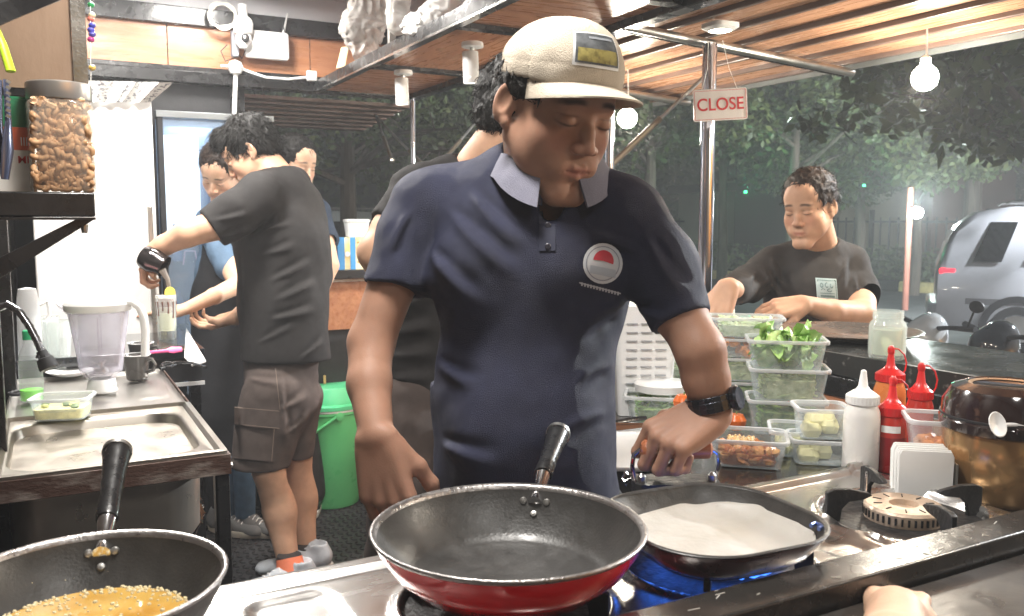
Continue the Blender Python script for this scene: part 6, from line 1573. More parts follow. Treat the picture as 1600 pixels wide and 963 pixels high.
# folds running from the shoulders and armpits
for a,b,r_ in (((700,330,1.285),(835,455,1.235),.011),((672,395,1.305),(770,500,1.245),.010),((735,300,1.29),(830,400,1.245),.009),((985,470,1.255),(900,520,1.225),.010),((1000,395,1.23),(905,360,1.24),.008),
     ((668,560,1.27),(760,610,1.235),.009),((955,640,1.27),(860,690,1.225),.009),((680,690,1.27),(800,735,1.22),.010),((640,330,1.33),(600,420,1.305),.008),((1010,370,1.235),(1075,470,1.20),.008),((985,480,1.26),(1060,500,1.20),.007),((970,560,1.26),(900,600,1.225),.008)):
    s.crease(D(*a),D(*b),r_*.85,r_*1.0)
s.folds(.0032,9,11,np.array([[1,.2,0],[0,1,0],[.5,0,.45]]),2); s.folds(.0022,22,4,np.array([[.6,.3,.8],[0,1,0],[.8,0,-.5]]),2)
ca = (D(617,448,1.355)-D(640,370,1.375)).normalized(); 
def local_cut(s,p,n,c,rad):          # a clean hem across one sleeve only
    sl,P = s._sub(np.array(c,F32)-rad,np.array(c,F32)+rad); d = ((P-np.array(p,F32))@np.array(n,F32)).astype(F32)
    s.f[sl] = np.maximum(s.f[sl],d)
local_cut(s,D(617,452,1.355),ca,D(600,515,1.355),.075)
cb_ = (D(1068,506,1.245)-D(1030,415,1.275)).normalized(); local_cut(s,D(1066,502,1.247),cb_,D(1098,566,1.23),.085)
s.ell(D(862,250,1.315),(.074,.074,.070),.006,op='sub'); s.cone(D(862,318,1.30),D(858,338,1.235),.030,.007,.01,op='sub')
shirt = skin('polo_shirt',s,NAVY,ck,smooth=2)
SB_ = bvh_of(shirt)
# collar: standing band folded over, two points
g = G(); rings = []; cc_ = D(861,272,1.315); fdir = dirv(1,.12,0); sdir = fdir.cross(UPZ)
N_ = 44
for i in range(N_+1):
    a = R(-160+320*i/N_)+PI/2*0; # around the neck, open at the front
    ang = R(20+320*i/N_); dx = math.sin(ang); dy = math.cos(ang)       # dy=1 front
    base_ = cc_+sdir*dx*.070+fdir*dy*.070; out = (sdir*dx+fdir*dy)
    fz = -.030*max(0,dy)**1.5; tip = max(0,(dy-.35)/.65)
    top = base_+UPZ*(.030+fz)-out*.004; mid = base_+out*.006+UPZ*(.031+fz); low = base_+out*(.026+.012*tip)+UPZ*(-.002+fz*1.1-.022*tip); inn = base_-out*.002+UPZ*(-.022+fz)
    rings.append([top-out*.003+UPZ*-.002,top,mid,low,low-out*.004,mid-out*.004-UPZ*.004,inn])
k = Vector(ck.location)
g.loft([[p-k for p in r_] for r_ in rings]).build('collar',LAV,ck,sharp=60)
pk_ = [[(855+dx_+u*13,330+v*62) for u in (-1,0,1)] for v in [i/6 for i in range(7)] for dx_ in (0,)]
drape('placket',SB_,pk_,ck,mat('placket_navy',(.013,.016,.04),.7),.0018)
for yy_ in (352,385): p_ = on_surface(SB_,856,yy_,.0035); G().lathe([(0,.001),(.0035,.001),(.0045,0),(.004,-.002)],p_-k,14,m=Matrix.Rotation(-YAW,4,'Z')@rot(PI/2)).build('button',mat('button_dark',(.05,.05,.07),.3),ck)
for (a,b) in (((563,436),(668,458)),((1032,518),(1106,470))):
    for o_ in (0,4): drape('hem_stitch',SB_,[[(a[0]+(b[0]-a[0])*u+w_*(.5 if a[0]>900 else 0),a[1]-9-o_+(b[1]-a[1])*u+w_+5*math.sin(u*3)) for u in [i/24 for i in range(25)]] for w_ in (0,.9)],ck,mat('stitch_navy',(.035,.04,.075),.7),.0012)
# embroidered badge
drape('badge',SB_,disc_rows(942,412,31,32,28,6),ck,mat('badge_white',(.55,.58,.62),.7),.0030)
drape('badge_ring',SB_,[[(942+rr*math.cos(a),412+rr*1.03*math.sin(a)) for a in [2*PI*i/30 for i in range(31)]] for rr in (25,26.5)],ck,mat('badge_grey',(.25,.27,.33),.7),.0036)
drape('badge_dome',SB_,disc_rows(943,408,16,17,16,4,PI+.12,2*PI+.32),ck,mat('badge_red',(.5,.03,.05),.6),.0038)
drape('badge_ground',SB_,[[(922+u*40,414+u*8+v*13) for u in (0,.5,1)] for v in (0,.5,1)],ck,mat('badge_pale',(.4,.45,.52),.6),.0036)
drape('badge_line',SB_,[[(905+u*65,441+u*17+v*5) for u in [i/8 for i in range(9)]] for v in (0,.2,.4)],ck,mat('badge_text',(.45,.46,.5),.6),.0034)
for q in range(13): drape('badge_letter',SB_,[[(908+q*4.7+u*2.6,441.5+q*1.22+v*5.5) for u in (0,1)] for v in (0,1)],ck,MATS['badge_text'],.0042)
# trousers
s = SDF(*bbox([D(826,800,1.36),Vector((.55,1.3,0)),Vector((.85,1.15,0))],.19),.010)
hipc = D(826,815,1.36); s.ell(hipc,(.155,.11,.12),.04,rm=Matrix.Rotation(-YAW,3,'Z'))
for q in (-1,1):
    hp_ = hipc+RT*.075*q-UPZ*.05; s.chain([hp_,Vector((hp_.x+RT.x*.02*q,hp_.y+.02,.45)),Vector((hp_.x+RT.x*.03*q,hp_.y+.05,.07))],[.095,.075,.06],.03)
s.folds(.006,14,3); skin('trousers',s,mat('dark_trousers',(.02,.02,.025),.8,bump=.4,bs=400),ck)
for q in (-1,1):
    p = hipc+RT*.10*q; s = SDF(*bbox([Vector((p.x,p.y,.05)),Vector((p.x,p.y-.15,.02))],.1),.006)
    s.ell((p.x,p.y-.02,.045),(.045,.07,.045),.03); s.ell((p.x,p.y-.12,.03),(.045,.09,.032),.03); s.cut((0,0,.0),(0,0,-1)); skin('shoe',s,'black',ck)
# cap
MC = MH @ Matrix.Translation((0,.0,.016)) @ Matrix.Rotation(R(9),4,'X') @ Matrix.Scale(.945,4)
s = SDF(*bbox([MC.translation],.16),.003); s.frame(MC)
s.ell((0,-.010,.030),(.0885,.108,.088),.01); s.ell((0,.04,.042),(.070,.062,.066),.03)
s.ell((0,-.010,.028),(.083,.101,.080),.004,op='sub'); s.cut((0,0,.022),(0,-.10,-1)); 
for q in (-1,1): s.cone((q*.004,.118,.03),(q*.03,-.02,.14),.0008,.0008,.003)
s.T=None; s.folds(.0022,24,9,octs=2)
sl_,P_ = s._sub(s.lo,s.lo+np.array(s.n)*s.h); I_ = np.array(MC.inverted(),F32); Q_ = P_@I_[:3,:3].T+I_[:3,3]; az_ = np.arctan2(Q_[...,0],Q_[...,1]+.01); rr_ = np.hypot(Q_[...,0],Q_[...,1]+.01)
for a_ in (0,PI/3,2*PI/3,PI,-PI/3,-2*PI/3): s.f += (.0016*np.exp(-(np.sin((az_-a_)/2)*2*rr_/.0022)**2)).astype(F32)
s.f += (.0012*np.exp(-((Q_[...,2]-.045-(0.02*Q_[...,1]))/.0018)**2)).astype(F32)
m_cap2 = mat('cap_canvas',(.48,.42,.34),.85,0,.1,18,.6,600,spec=.2)
cap = skin('cap',s,m_cap2,ck,smooth=1)
g = G(); nu,nv = 30,8; off=Vector(ck.location)
for side in (0,1):
    for i in range(nu+1):
        for j in range(nv+1):
            u = -1+2*i/nu; v = j/nv; a = u*R(68); w0 = Vector((math.sin(a)*.084,math.cos(a)*.102-.006,0)); ext = .074*(1-abs(u)**3.2)
            p = w0+Vector((math.sin(a)*.20,math.cos(a)+.25,0)).normalized()*ext*v; p.z = .030+.004-.016*v*(1-u*u)-.034*u*u*(.25+.75*v)-(.0028 if side else 0)-.006
            g.v.append(tuple(MC @ p-off))
n1 = (nu+1)*(nv+1)
for side in (0,1):
    for i in range(nu):
        for j in range(nv):
            a = side*n1+i*(nv+1)+j; q4 = (a,a+nv+1,a+nv+2,a+1); g.f.append(q4 if not side else q4[::-1])
for i in range(nu): a = i*(nv+1)+nv; g.f.append((a,a+nv+1,n1+a+nv+1,n1+a))
g.build('cap_brim',m_cap2,ck,sharp=60)
CB = bvh_of(cap)
def capgrid(x0,x1,y0,y1,z_,nx_=8,ny_=6,lift=.002):
    gg = G()
    for j in range(ny_+1):
        for i in range(nx_+1):
            az = x0+(x1-x0)*i/nx_; zz_ = y0+(y1-y0)*j/ny_; d_ = MC.to_3x3() @ Vector((math.sin(az),math.cos(az),zz_)); o_ = MC @ Vector((0,-.01,.034)); hh = CB.ray_cast(o_+d_.normalized()*.2,-d_.normalized())
            p = hh[0] if hh[0] else o_+d_.normalized()*.1; gg.v.append(tuple(p+d_.normalized()*lift-off))
    for j in range(ny_):
        for i in range(nx_): a = j*(nx_+1)+i; gg.f.append((a,a+1,a+nx_+2,a+nx_+1))
    return gg
capgrid(-.30,.42,.12,.66,0).build('patch_border',mat('patch_edge',(.7,.7,.7),.6),ck,sharp=180)
capgrid(-.27,.39,.155,.625,0,lift=.0028).build('patch',mat('patch_dark',(.03,.035,.04),.7,vs=60,col2=(.12,.13,.14)),ck,sharp=180)
capgrid(-.24,.36,.18,.36,0,lift=.0033).build('patch_field',mat('patch_yellow',(.16,.13,.03),.7,vs=80,col2=(.35,.3,.08),mix=(.4,.6)),ck,sharp=180)
capgrid(-.2,.2,.52,.56,0,nx_=4,ny_=1,lift=.0033).build('patch_ridge',mat('patch_grey',(.25,.27,.3),.7),ck,sharp=180)
# watch
ax_ = (WR-D(1103,592,1.22)).normalized(); c_ = WR-ax_*.012; e1 = ax_.orthogonal().normalized(); e2 = ax_.cross(e1)
g = G()
for i in range(22):
    a = 2*PI*i/22; dd = e1*math.cos(a)+e2*math.sin(a); mm = Matrix((dd,ax_,dd.cross(ax_))).transposed().to_4x4()
    g.box((-.0025,-.011,-.0048),(.0025,.011,.0048),Matrix.Translation(c_+dd*.0335-off) @ mm); g.box((-.003,-.004,-.0052),(.0032,.004,.0052),Matrix.Translation(c_+dd*.0335-off) @ mm)
g.build('watch_band',mat('watch_steel',(.06,.065,.08),.2,.9),ck,bev=.0006)
dd = (RT*.75-FH*.5).normalized(); dd=(dd-ax_*dd.dot(ax_)).normalized(); mm=Matrix((dd.cross(ax_),ax_,dd)).transposed().to_4x4()
G().lathe([(0,-.004),(.017,-.004),(.018,.003),(.0155,.006),(.0,.0055)],(0,0,0),28).build('watch_case',MATS['watch_steel'],ck)
o=[c for c in kids(ck) if c.name.startswith('watch_case')][0]; o.data.transform(Matrix.Translation(c_+dd*.036-off)@mm)
def shoe(parent, p, fwd, m, L=.27, sole=None, h=.006, laces=True):
    p = Vector(p); y = Vector(fwd); y.z = 0; y.normalize(); x = y.cross(UPZ); MM = Matrix.Translation(p) @ Matrix((x,y,UPZ)).transposed().to_4x4()
    s = SDF(*bbox([p, p+y*L*.7],.12),h); s.frame(MM)
    s.cone((0,-.055,.045),(0,.03,.045),.040,.040,.02); s.cone((0,.03,.035),(.0,L*.55,.022),.040,.034,.02,flat=((0,0,1),.8)); s.cone((0,-.06,.06),(0,-.045,.095),.034,.036,.02)
    s.ell((0,-.045,.11),(.028,.030,.03),.01,op='sub'); s.cut((0,0,.012),(0,0,-1)); s.T=None
    o = skin('shoe',s,m,parent); g = G(); k = Vector(parent.location)
    ring = lambda z,q: [tuple(MM @ Vector((q*.044*math.cos(a)*(1 if math.sin(a)>0 else .9), .055*0+L*.5*math.sin(a)*q+.035, z))-k) for a in [2*PI*i/26 for i in range(26)]]
    g.loft([ring(.0,.97),ring(.004,1),ring(.020,1.02),ring(.026,.98)]).build('sole',sole or 'wplastic',o)
    if laces:
        g = G()
        for i in range(5): yy = .03+i*.017; z=.082-i*.0075; g.tube([MM @ Vector(v)-k for v in ((-.022,yy,z-.006),(0,yy+.004,z+.003),(.022,yy+.008,z-.006))],.0028,6)
        g.build('laces','wplastic',o)
    return o
LF = lambda a,b,c: dirv(a,b,c)
# ---------------------------------------------------------------- seated man at the bar
sm = person('young man in a charcoal t-shirt seated at the bar, looking down', (D(1278,450,2.78).x,D(1278,450,2.78).y,PZ))
MH = frame(D(1264,324,2.66), dirv(.72,-.66,-.24), UPZ-RT*.04, .90)
nb_ = D(1283,398,2.785)
hd = head_sdf(MH, nb_, (.053,.058), h=.0028)
ar = [D(1192,425,2.70),D(1152,462,2.60),D(1143,455,2.47)]
s1 = SDF(*bbox(ar+[D(1105,495,2.40)],.07),.004)
s1.chain([D(1152,455,2.54),D(1140,448,2.45)],[.028,.026],.01)
add_hand(s1, D(1138,446,2.445), dirv(.25,-.35,-.75), dirv(.55,-.15,.6), thumb=1, curl=(.35,.4,.5,.55), size=.98, tcurl=.4, tout=.6)
al = [D(1345,474,2.68),D(1345,492,2.60),D(1300,487,2.52),D(1256,476,2.47)]
s2 = SDF(*bbox(al+[D(1170,505,2.42)],.07),.0035)
s2.chain(al,[.046,.043,.034,.026],.012)
add_hand(s2, D(1256,475,2.47), dirv(.25,-1,-.15), dirv(.55,.1,.9), thumb=-1, curl=(.25,.3,.35,.4), size=.98, tcurl=.3, tout=.45)
core = SDF(*bbox([nb_,D(1270,520,2.8)],.16),.014); core.chain([nb_,D(1270,450,2.76),D(1270,520,2.8)],[.055,.09,.1],.03)
skin('body',[hd,s1,s2,core],SK2,sm,color=headtone(MH,.12))
make_hair(MH, sm, HAIRB, 5, .97, n=1500, length=.024, nape=-.045, up=.15, hl=.084)
s = SDF(*bbox([D(1170,400,2.7),D(1360,520,2.8),D(1130,470,2.5),D(1260,560,2.85),D(1260,450,2.95)],.07),.0052)
fa = dirv(.9,-.35,0)
s.chain([D(1276,420,2.77),D(1268,465,2.76),D(1268,545,2.80)],[.105,.140,.135],.03,flat=(fa,.68))
s.cone(D(1205,412,2.80),D(1325,414,2.78),.050,.052,.03); s.cone(D(1278,388,2.76),D(1218,405,2.80),.045,.045,.03); s.cone(D(1284,388,2.76),D(1322,404,2.78),.045,.045,.03)
s.chain([D(1203,416,2.79),D(1168,445,2.70),D(1147,452,2.54)],[.056,.055,.047],.025)
s.chain([D(1330,415,2.78),D(1343,455,2.74),D(1344,492,2.66)],[.057,.058,.055],.025)
for a,b,r_ in (((1195,420,2.72),(1230,480,2.67),.010),((1205,400,2.73),(1225,450,2.66),.008),((1180,430,2.66),(1150,470,2.52),.008),((1325,400,2.70),(1318,470,2.66),.008),((1335,430,2.68),(1350,480,2.62),.007),((1240,500,2.68),(1300,480,2.68),.008),((1200,440,2.70),(1165,470,2.58),.009),((1318,420,2.70),(1290,470,2.67),.007)):
    s.crease(D(*a),D(*b),r_*.95,r_*.95)
s.folds(.0035,13,2,np.array([[1,.2,0],[0,1,0],[.5,0,.5]]),3)
local_cut(s,D(1141,450,2.50),(D(1147,452,2.54)-D(1168,445,2.70)).normalized(),D(1135,452,2.46),.062)
local_cut(s,D(1344,496,2.645),(D(1344,492,2.66)-D(1343,455,2.74)).normalized(),D(1344,515,2.6),.075)
s.ell(D(1280,372,2.735),(.057,.057,.050),.008,op='sub')
tee = skin('t_shirt',s,TBL2,sm,smooth=2); BV = bvh_of(tee)
nr_ = D(1281,386,2.735); k = Vector(sm.location)
drape('print',BV,[[(1274+u*33+3*v,434+v*36+u*2) for u in [i/6 for i in range(7)]] for v in [i/6 for i in range(7)]],sm,mat('print_blue',(.38,.50,.52),.6),.003,d0=2.6)
m_ink = mat('print_ink',(.12,.2,.21),.6)
def pr(u,v): return (1275.5+u*31+3*v,435.5+v*33+u*2)
for (u0,v0,u1,v1) in ((.04,.04,.96,.07),(.04,.93,.96,.96),(.03,.04,.06,.96),(.94,.04,.97,.96),(.14,.76,.86,.86),(.12,.66,.88,.69)): drape('print_bar',BV,[[pr(u0+(u1-u0)*a,v0+(v1-v0)*b) for a in (0,.25,.5,.75,1)] for b in (0,1)],sm,m_ink,.0045,d0=2.6)
for (cu,cv,ru,rv,a0,a1) in ((.24,.30,.08,.12,0,2*PI),(.50,.28,.09,.13,.6,5.2),(.74,.30,.08,.12,0,4.2),(.30,.52,.10,.07,3,6.2),(.62,.52,.13,.08,0,5)):
    drape('print_curl',BV,[[pr(cu+ru*q*math.cos(a),cv+rv*q*math.sin(a)) for a in [a0+(a1-a0)*i/12 for i in range(13)]] for q in (.62,1)],sm,m_ink,.0045,d0=2.6)
hipc = D(1272,560,2.95); hipc.z = .58
s = SDF(*bbox([hipc,D(1225,600,2.5),Vector((hipc.x,hipc.y,.1))],.22),.012)
for q in (-1,1):
    kn_ = hipc-FH*.36+RT*.13*q; kn_.z=.53; ft_ = Vector(kn_)+FH*.10; ft_.z = PZ+.09; s.chain([hipc+RT*.08*q,kn_,ft_],[.10,.075,.055],.03)
s.ell(hipc,(.16,.13,.13),.05); s.cone(hipc,D(1268,545,2.80),.13,.12,.05); s.folds(.006,14,3); skin('trousers',s,mat('dark_trousers',(.02,.02,.025)),sm)
for q in (-1,1):
    ft_ = hipc-FH*.27+RT*.14*q; shoe(sm,(ft_.x,ft_.y,PZ),-FH,'black',h=.010)
# ---------------------------------------------------------------- man pouring the drink
po = person('man in a black t-shirt and brown cargo shorts pouring a drink with his back turned', (D(440,870,3.12).x,D(440,870,3.12).y,0))
MH = frame(D(392,238,3.18), dirv(.10,-.85,-.58), UPZ, 1.0)
nb_ = D(433,278,3.17)
hd = head_sdf(MH, nb_, (.058,.064), h=.0032)
ar = [D(405,318,3.02),D(345,350,2.98),D(292,366,2.92),D(256,384,2.93),D(243,390,2.93)]
s1 = SDF(*bbox(ar+[D(225,420,2.92)],.075),.0038)
s1.chain(ar,[.056,.053,.044,.034,.029],.012)
add_hand(s1, D(246,388,2.93), dirv(.0,-.55,-.75), dirv(.25,-.8,.5), thumb=-1, curl=(.8,.85,.9,1.0), size=.95, tcurl=.8, tout=.6)
ar2 = [D(400,420,3.3),D(392,480,3.3),D(368,497,3.22)]
s2 = SDF(*bbox(ar2+[D(322,520,3.18)],.06),.0038); s2.chain(ar2,[.045,.040,.028],.012)
add_hand(s2, D(366,497,3.22), dirv(.1,-1,-.25), dirv(-.35,0,-.9), thumb=1, curl=(.5,.6,.65,.7), size=.95, tcurl=.8, tout=.7)
lg = []
for (a,b,c,e) in ((D(432,640,3.12),D(420,735,3.11),D(436,800,3.14),D(452,885,3.12)),(D(470,640,3.24),D(463,715,3.28),D(470,780,3.31),D(480,868,3.28))):
    q = SDF(*bbox([a,b,c,e],.10),.006); q.chain([a,b,c,e],[.066,.055,.054,.036],.02); q.ell(c+RT*.010,(.048,.052,.09),.03); lg.append(q)
skin('body',[hd,s1,s2]+lg,SK2,po,color=headtone(MH))
make_hair(MH, po, HAIR, 9, 1.0, n=3200, length=.030, fringe=.02, nape=-.060, up=.25)
s = SDF(*bbox([D(350,262,3.1),D(530,570,3.2),D(440,420,2.9),D(440,420,3.45),D(300,350,2.95)],.07),.006)
fl2 = ((FH*.94+RT*.3).normalized(),.72)
s.chain([D(432,318,3.17),D(438,385,3.16),D(442,480,3.16),D(446,556,3.16)],[.135,.172,.170,.172],.03,flat=fl2)
s.cone(D(408,300,3.05),D(458,290,3.28),.075,.070,.04); s.cone(D(435,280,3.17),D(470,320,3.2),.062,.080,.04); s.cone(D(480,350,3.2),D(490,430,3.2),.075,.070,.04)
s.chain([D(404,312,3.03),D(372,332,3.0),D(334,356,2.97)],[.078,.076,.070],.03)
for a,b,r_ in (((385,380,2.98),(450,330,2.96),.014),((400,400,2.98),(470,380,2.98),.012),((405,360,2.97),(460,345,2.97),.010),((430,470,2.98),(508,430,3.02),.014),((420,500,2.98),(505,478,3.02),.013),((420,440,2.98),(500,400,3.02),.012),((395,540,3.0),(470,500,2.99),.010),((370,390,3.02),(380,540,3.02),.010),((330,345,2.9),(400,330,2.94),.009),((345,372,2.92),(405,352,2.95),.009),((470,560,3.0),(518,520,3.05),.010)):
    s.crease(D(*a),D(*b),r_*.95,r_*.95)
s.folds(.005,10,6,np.array([[1,.3,0],[0,1,0],[.6,0,.6]]),3)
s.cut(D(440,566,3.1),dirv(0,.02,-1))
dd_ = (D(334,356,2.97)-D(372,332,3.0)).normalized(); local_cut(s,D(331,358,2.97),dd_,D(305,372,2.95),.105)
s.ell(D(430,258,3.165),(.062,.062,.055),.008,op='sub')
skin('t_shirt',s,TBLK,po,smooth=2)
s = SDF(*bbox([D(365,560,3.1),D(520,745,3.2),D(440,640,2.95),D(440,640,3.42)],.05),.006)
s.chain([D(440,560,3.17),D(440,620,3.17)],[.148,.140],.03,flat=fl2)
s.chain([D(432,620,3.12),D(407,725,3.12)],[.125,.105],.03,flat=((FH),.85)); s.chain([D(466,620,3.24),D(460,712,3.27)],[.092,.070],.03)
for a,b,r_ in (((380,590,3.0),(450,600,3.0),.010),((440,640,3.0),(490,610,3.03),.013),((445,680,3.02),(490,640,3.05),.011),((440,580,3.0),(450,720,3.02),.009)): s.crease(D(*a),D(*b),r_*.95,r_*.95)
s.folds(.006,11,8,octs=3)
sl_,P_ = s._sub(s.lo,s.lo+np.array(s.n)*s.h); hz_ = np.where(((P_-np.array(D(452,730,3.15),F32))@np.array(RT,F32))<0, D(410,732,3.1).z, D(465,716,3.25).z); s.f = np.maximum(s.f,(hz_-P_[...,2]).astype(F32))
shorts = skin('cargo_shorts',s,CARGO,po,smooth=2); BV = bvh_of(shorts)
pk = drape('pocket',BV,[[(368+u*64-4*v,650+v*66+u*6) for u in [i/8 for i in range(9)]] for v in [i/8 for i in range(9)]],po,CARGO,.012,d0=3)
drape('pocket_flap',BV,[[(366+u*70,636+v*26+u*6+4*math.sin(u*3)) for u in [i/8 for i in range(9)]] for v in [i/4 for i in range(5)]],po,CARGO,.020,d0=3)
for (a,b) in (((366,662),(436,669)),((366,636),(436,642)),((428,670),(424,720)),((430,575),(437,640))): drape('seam',BV,[[(a[0]+(b[0]-a[0])*u+w_,a[1]+(b[1]-a[1])*u+1.2*w_) for u in [i/10 for i in range(11)]] for w_ in (0,1)],po,mat('seam_pale',(.2,.15,.12),.8),.0215,d0=3)
m_sh = mat('trainer_grey',(.45,.48,.52),.7,var=.2,vs=20); m_or = mat('trainer_orange',(.75,.2,.1),.6)
shoe(po,D(452,905,3.05)*1.0-UPZ*D(452,905,3.05).z, dirv(.35,-1,0), m_sh); p = D(478,885,3.22); shoe(po,(p.x,p.y,0), dirv(.2,-1,0), m_sh)
for (a,b_) in ((D(452,872,3.08),D(455,893,3.07)),(D(478,858,3.24),D(480,878,3.24))):
    G().tube([a-Vector(po.location),b_-Vector(po.location)],[.046,.052],16).build('sock',m_or if a.x<1 else m_or,po)
    G().tube([a-Vector(po.location)+UPZ*.012,a-Vector(po.location)-UPZ*.008],[.042,.047],16).build('sock_top','blackmatt',po)
# vessel in his hand and the stream
q = D(240,408,2.90); t = thing('milk_jug','small dark steel jug tipped over the iced drink in the pouring man\'s hand','jug',tuple(q)); t.scale=(1.3,1.3,1.3)
MM_ = Matrix.Rotation(-YAW,4,'Z')@rot(0,R(118),0)
G().lathe([(.0,-.032),(.026,-.032),(.030,-.026),(.033,.0),(.027,.024),(.029,.032),(.0275,.032),(.025,.024),(.031,.0),(.024,-.028),(.0,-.029)],(0,0,0),32,m=MM_).build('jug_body',mat('dark_chrome',(.08,.07,.07),.12,.9),t)
G().tube([MM_@Vector((.0,.030,.018)),MM_@Vector((0,.052,.014)),MM_@Vector((0,.054,-.014)),MM_@Vector((0,.031,-.018))],.004,8).build('handle',MATS['dark_chrome'],t)
w_ = [D(250,418,2.90),D(257,430,2.91),D(260,445,2.92),D(262,470,2.925)]
G().tube([p_-q for p_ in w_],[.010,.006,.0045,.004],10).build('milk_stream',mat('stream',(.7,.62,.55),.1,thin=.5,coat=.5),t)
# ---------------------------------------------------------------- the woman beside him
wo = person('woman in a black apron over a blue shirt, bent toward the drink', (D(360,835,3.6).x,D(360,835,3.6).y,0))
MH = frame(D(345,268,3.62), dirv(.75,-.15,-.62), UPZ+RT*.15, .95)
nb_ = D(362,318,3.70); hd = head_sdf(MH, nb_, (.046,.052), h=.0034)
ar = [D(352,400,3.60),D(372,445,3.50),D(335,463,3.32),D(290,483,3.15)]
s1 = SDF(*bbox(ar+[D(225,490,3.0)],.06),.004); s1.chain(ar,[.042,.038,.031,.022],.012)
add_hand(s1, D(290,483,3.15), dirv(.35,-1,-.02), dirv(.15,.05,1), thumb=-1, curl=(.08,.08,.1,.12), size=.9, tcurl=.15, tout=.5)
core = SDF(*bbox([nb_,D(350,560,3.7)],.12),.014); core.chain([nb_,D(356,400,3.72),D(352,560,3.72)],[.05,.08,.08],.03)
skin('body',[hd,s1,core],SK3,wo,color=headtone(MH))
make_hair(MH, wo, HAIRB, 14, 1.0, n=1500, length=.026, nape=-.07, up=.0)
s = SDF(*bbox([MH @ Vector((0,-.10,.08))],.07),.004); s.ell(MH @ Vector((0,-.11,.085)),(.036,.036,.033),.01); s.folds(.004,70,3,ridge=True); skin('hair_bun',s,HAIRB,wo)
s = SDF(*bbox([D(310,320,3.6),D(420,570,3.75),D(360,400,3.45),D(360,400,3.9)],.06),.007)
s.chain([D(362,350,3.72),D(358,430,3.70),D(352,570,3.72)],[.125,.135,.14],.03,flat=(FH,.72)); s.cone(D(325,345,3.66),D(402,345,3.76),.055,.055,.03)
s.chain([D(330,352,3.65),D(345,395,3.60),D(354,418,3.57)],[.06,.055,.052],.02); s.folds(.006,12,4,octs=3); s.ell(D(360,318,3.68),(.055,.06,.055),.008,op='sub')
skin('shirt',s,BLUE,wo)
s = SDF(*bbox([D(318,350,3.55),D(400,600,3.75),D(352,770,3.7)],.13),.008)
s.chain([D(362,395,3.66),D(354,470,3.66),D(350,640,3.67)],[.125,.142,.150],.03,flat=(FH,.62)); s.cone(D(340,345,3.60),D(352,400,3.6),.02,.03,.02)
s.chain([D(356,620,3.70),D(362,790,3.68)],[.14,.10],.03,flat=(FH,.7)); s.folds(.006,9,7,octs=3); skin('apron',s,APR,wo)
BV = bvh_of([c for c in kids(wo) if c.name.startswith('shirt')][0])
for q in (-1,1):
    p = D(370+q*14,835,3.62); G().tube([(p.x-wo.location.x,p.y-wo.location.y,.32),(p.x-wo.location.x,p.y-wo.location.y,.07)],[.05,.042],16).build('sock',JEAN,wo); shoe(wo,(p.x,p.y,0),dirv(.35,.85,0),mat('shoe_taupe',(.12,.12,.12),.8),h=.008,sole=mat('sole_cream',(.55,.5,.42),.7))
# ---------------------------------------------------------------- person behind the pouring man
pb_ = person('person mostly hidden behind the pouring man, dark blue shoulder showing', (D(440,700,4.0).x,3.70,0))
MH = frame(D(462,256,3.86), dirv(.55,.75,-.3), UPZ, .97); nb_ = D(472,300,3.88)
hd = head_sdf(MH, nb_, (.05,.055), h=.0042)
s1 = SDF(*bbox([D(508,370,3.8),D(515,470,3.72)],.07),.006); s1.chain([D(505,365,3.82),D(515,415,3.76),D(500,460,3.70)],[.045,.04,.03],.012); add_hand(s1,D(500,460,3.70),dirv(.3,-.3,-.9),dirv(.9,0,.2),1,(.4,.4,.5,.5))
skin('body',[hd,s1],SK3,pb_,color=headtone(MH)); make_hair(MH, pb_, HAIR, 21, 1.0, n=700, length=.04)
s = SDF(*bbox([D(430,300,3.8),D(520,480,3.95),D(455,640,3.9)],.14),.009); s.chain([D(472,335,3.88),D(466,420,3.88),D(445,620,3.88)],[.12,.13,.12],.03,flat=(FH,.65)); s.cone(D(440,328,3.88),D(498,330,3.86),.05,.05,.03); s.chain([D(498,332,3.86),D(511,375,3.81)],[.052,.05],.02); s.folds(.006,12,9); s.ell(D(472,298,3.87),(.056,.056,.05),.008,op='sub'); skin('shirt',s,NVY2,pb_)
s = SDF(*bbox([D(445,640,3.9),Vector((pb_.location.x,3.75,.05))],.2),.012)
for q in (-1,1): s.chain([D(445+q*18,620,3.88),Vector((pb_.location.x+.08*q,3.74,.09))],[.1,.06],.03)
skin('trousers',s,'blackmatt',pb_)
for q in (-1,1): shoe(pb_,(pb_.location.x+.08*q,3.74,0),-FH,'black',h=.010,laces=False)
# ---------------------------------------------------------------- person behind the cook
pc = person('person in black t-shirt and brown trousers bending over behind the cook', (D(640,800,2.25).x,D(640,800,2.25).y,0))
MH = frame(D(803,186,2.05), dirv(-.75,.45,-.35), UPZ, 1.0); nb_ = D(752,262,2.06)
hd = head_sdf(MH, nb_, (.056,.062), h=.0036)
ar = [D(636,318,2.02),D(612,362,2.0),D(588,395,1.97),D(604,440,2.05),D(668,455,2.22)]
s1 = SDF(*bbox(ar,.09),.005); s1.chain(ar,[.05,.048,.042,.036,.028],.012); add_hand(s1,D(668,455,2.22),dirv(-.3,.8,-.2),dirv(.6,0,.8),1,(.4,.5,.5,.6))
skin('body',[hd,s1],SK2,pc,color=headtone(MH)); make_hair(MH, pc, HAIR, 31, 1.0, n=1600, length=.022, up=.1)
s = SDF(*bbox([D(640,280,2.0),D(800,300,2.1),D(600,600,2.1),D(720,620,2.2),D(590,370,1.98)],.16),.0075)
s.chain([D(735,325,2.10),D(712,420,2.12),D(672,560,2.16),D(655,615,2.18)],[.140,.165,.155,.15],.03,flat=(FH,.72)); s.cone(D(660,308,2.06),D(800,300,2.12),.07,.07,.04)
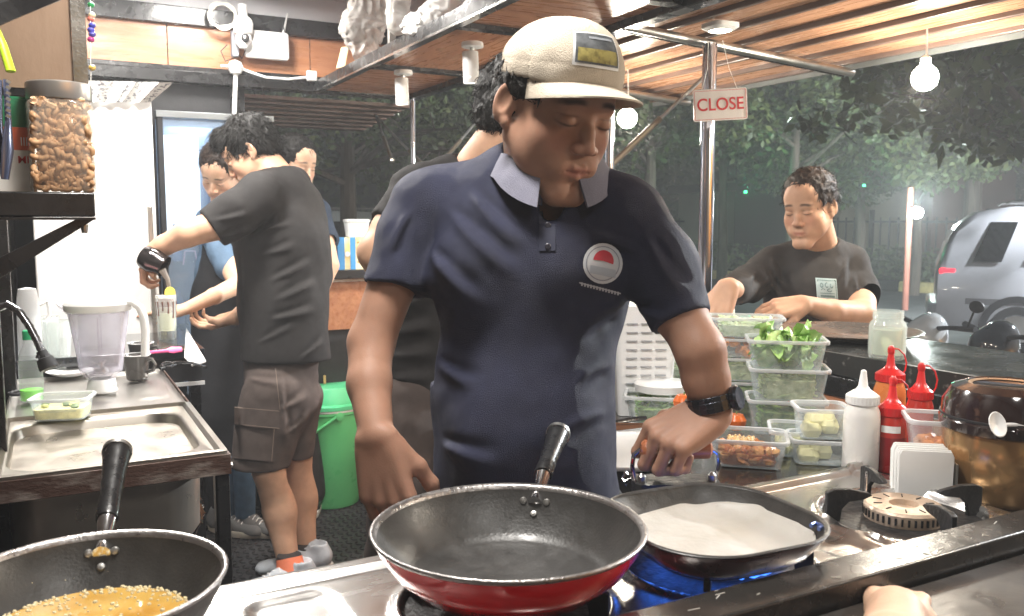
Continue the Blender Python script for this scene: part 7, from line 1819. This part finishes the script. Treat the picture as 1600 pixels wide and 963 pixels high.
s.chain([D(650,312,2.04),D(618,352,2.01)],[.072,.062],.03)
for a,b,r_ in (((610,480,2.02),(690,450,2.0),.013),((605,520,2.03),(690,500,2.0),.014),((600,555,2.05),(690,545,2.02),.014),((605,590,2.06),(690,585,2.03),.012),((620,440,2.02),(700,400,2.0),.012)): s.crease(D(*a),D(*b),r_*.95,r_*.95)
s.folds(.008,8,12,np.array([[1,0,0],[0,1,0],[.3,0,1.6]]),3); s.cut(D(650,625,2.1),(0,0,-1)); s.ell(D(752,246,2.07),(.062,.062,.055),.008,op='sub')
dd_=(D(618,352,2.01)-D(650,312,2.04)).normalized(); local_cut(s,D(612,358,2.0),dd_,D(592,385,1.98),.085)
skin('t_shirt',s,TBLK,pc)
s = SDF(*bbox([D(650,620,2.18),D(600,780,2.1),Vector((pc.location.x,pc.location.y,.1))],.2),.010)
s.ell(D(655,625,2.18),(.16,.13,.12),.03)
s.chain([D(632,640,2.14),D(630,765,2.05),Vector((pc.location.x-.08,pc.location.y+.02,.10))],[.115,.085,.06],.03); s.chain([D(680,640,2.24),D(672,765,2.18),Vector((pc.location.x+.10,pc.location.y-.02,.10))],[.115,.085,.06],.03)
s.folds(.008,12,13,octs=3); skin('trousers',s,BRN,pc)
for q,(dx,dy) in enumerate(((-.08,.02),(.10,-.02))): shoe(pc,(pc.location.x+dx,pc.location.y+dy,0),dirv(.4,.8,0),'black',h=.009)
# ---------------------------------------------------------------- the hand at the bottom edge
hp = person('bare hand resting on the dark ledge at the bottom edge of the picture', tuple(D(1400,1000,.99)))
tip = D(1396,1034,.99); tip.z=.888; hd_=(C0-tip); hd_.z=0; hd_.normalize(); w_ = tip+hd_*.125; w_.z=.908
s1 = SDF(*bbox([tip,w_,w_+hd_*.27-UPZ*.02],.09),.0035)
s1.chain([w_,w_+hd_*.10,w_+hd_*.2-UPZ*.01],[.027,.034,.038],.02)
add_hand(s1,w_,(tip-w_),UPZ,thumb=1,curl=(.25,.22,.28,.35),size=.80,tcurl=.3,tout=.4,spread=.12)
skin('body',s1,SK3,hp,color=lambda V: np.ones((len(V),3)))
# ================================================================ haze
hz = G().box((-70,-45,-1.4),(75,75,11.5)).build('haze', mat('haze_volume',(1,1,1)))
hz['kind']='stuff'; n=hz.data.materials[0].node_tree; 
for l in list(n.nodes['Material Output'].inputs[0].links): n.links.remove(l)
v=n.nodes.new('ShaderNodeVolumePrincipled'); v.inputs['Color'].default_value=(.93,.95,1,1); v.inputs['Density'].default_value=.0115; v.inputs['Anisotropy'].default_value=.2
n.links.new(v.outputs[0],n.nodes['Material Output'].inputs['Volume'])
print("BUILD TIME", time.time()-T0)
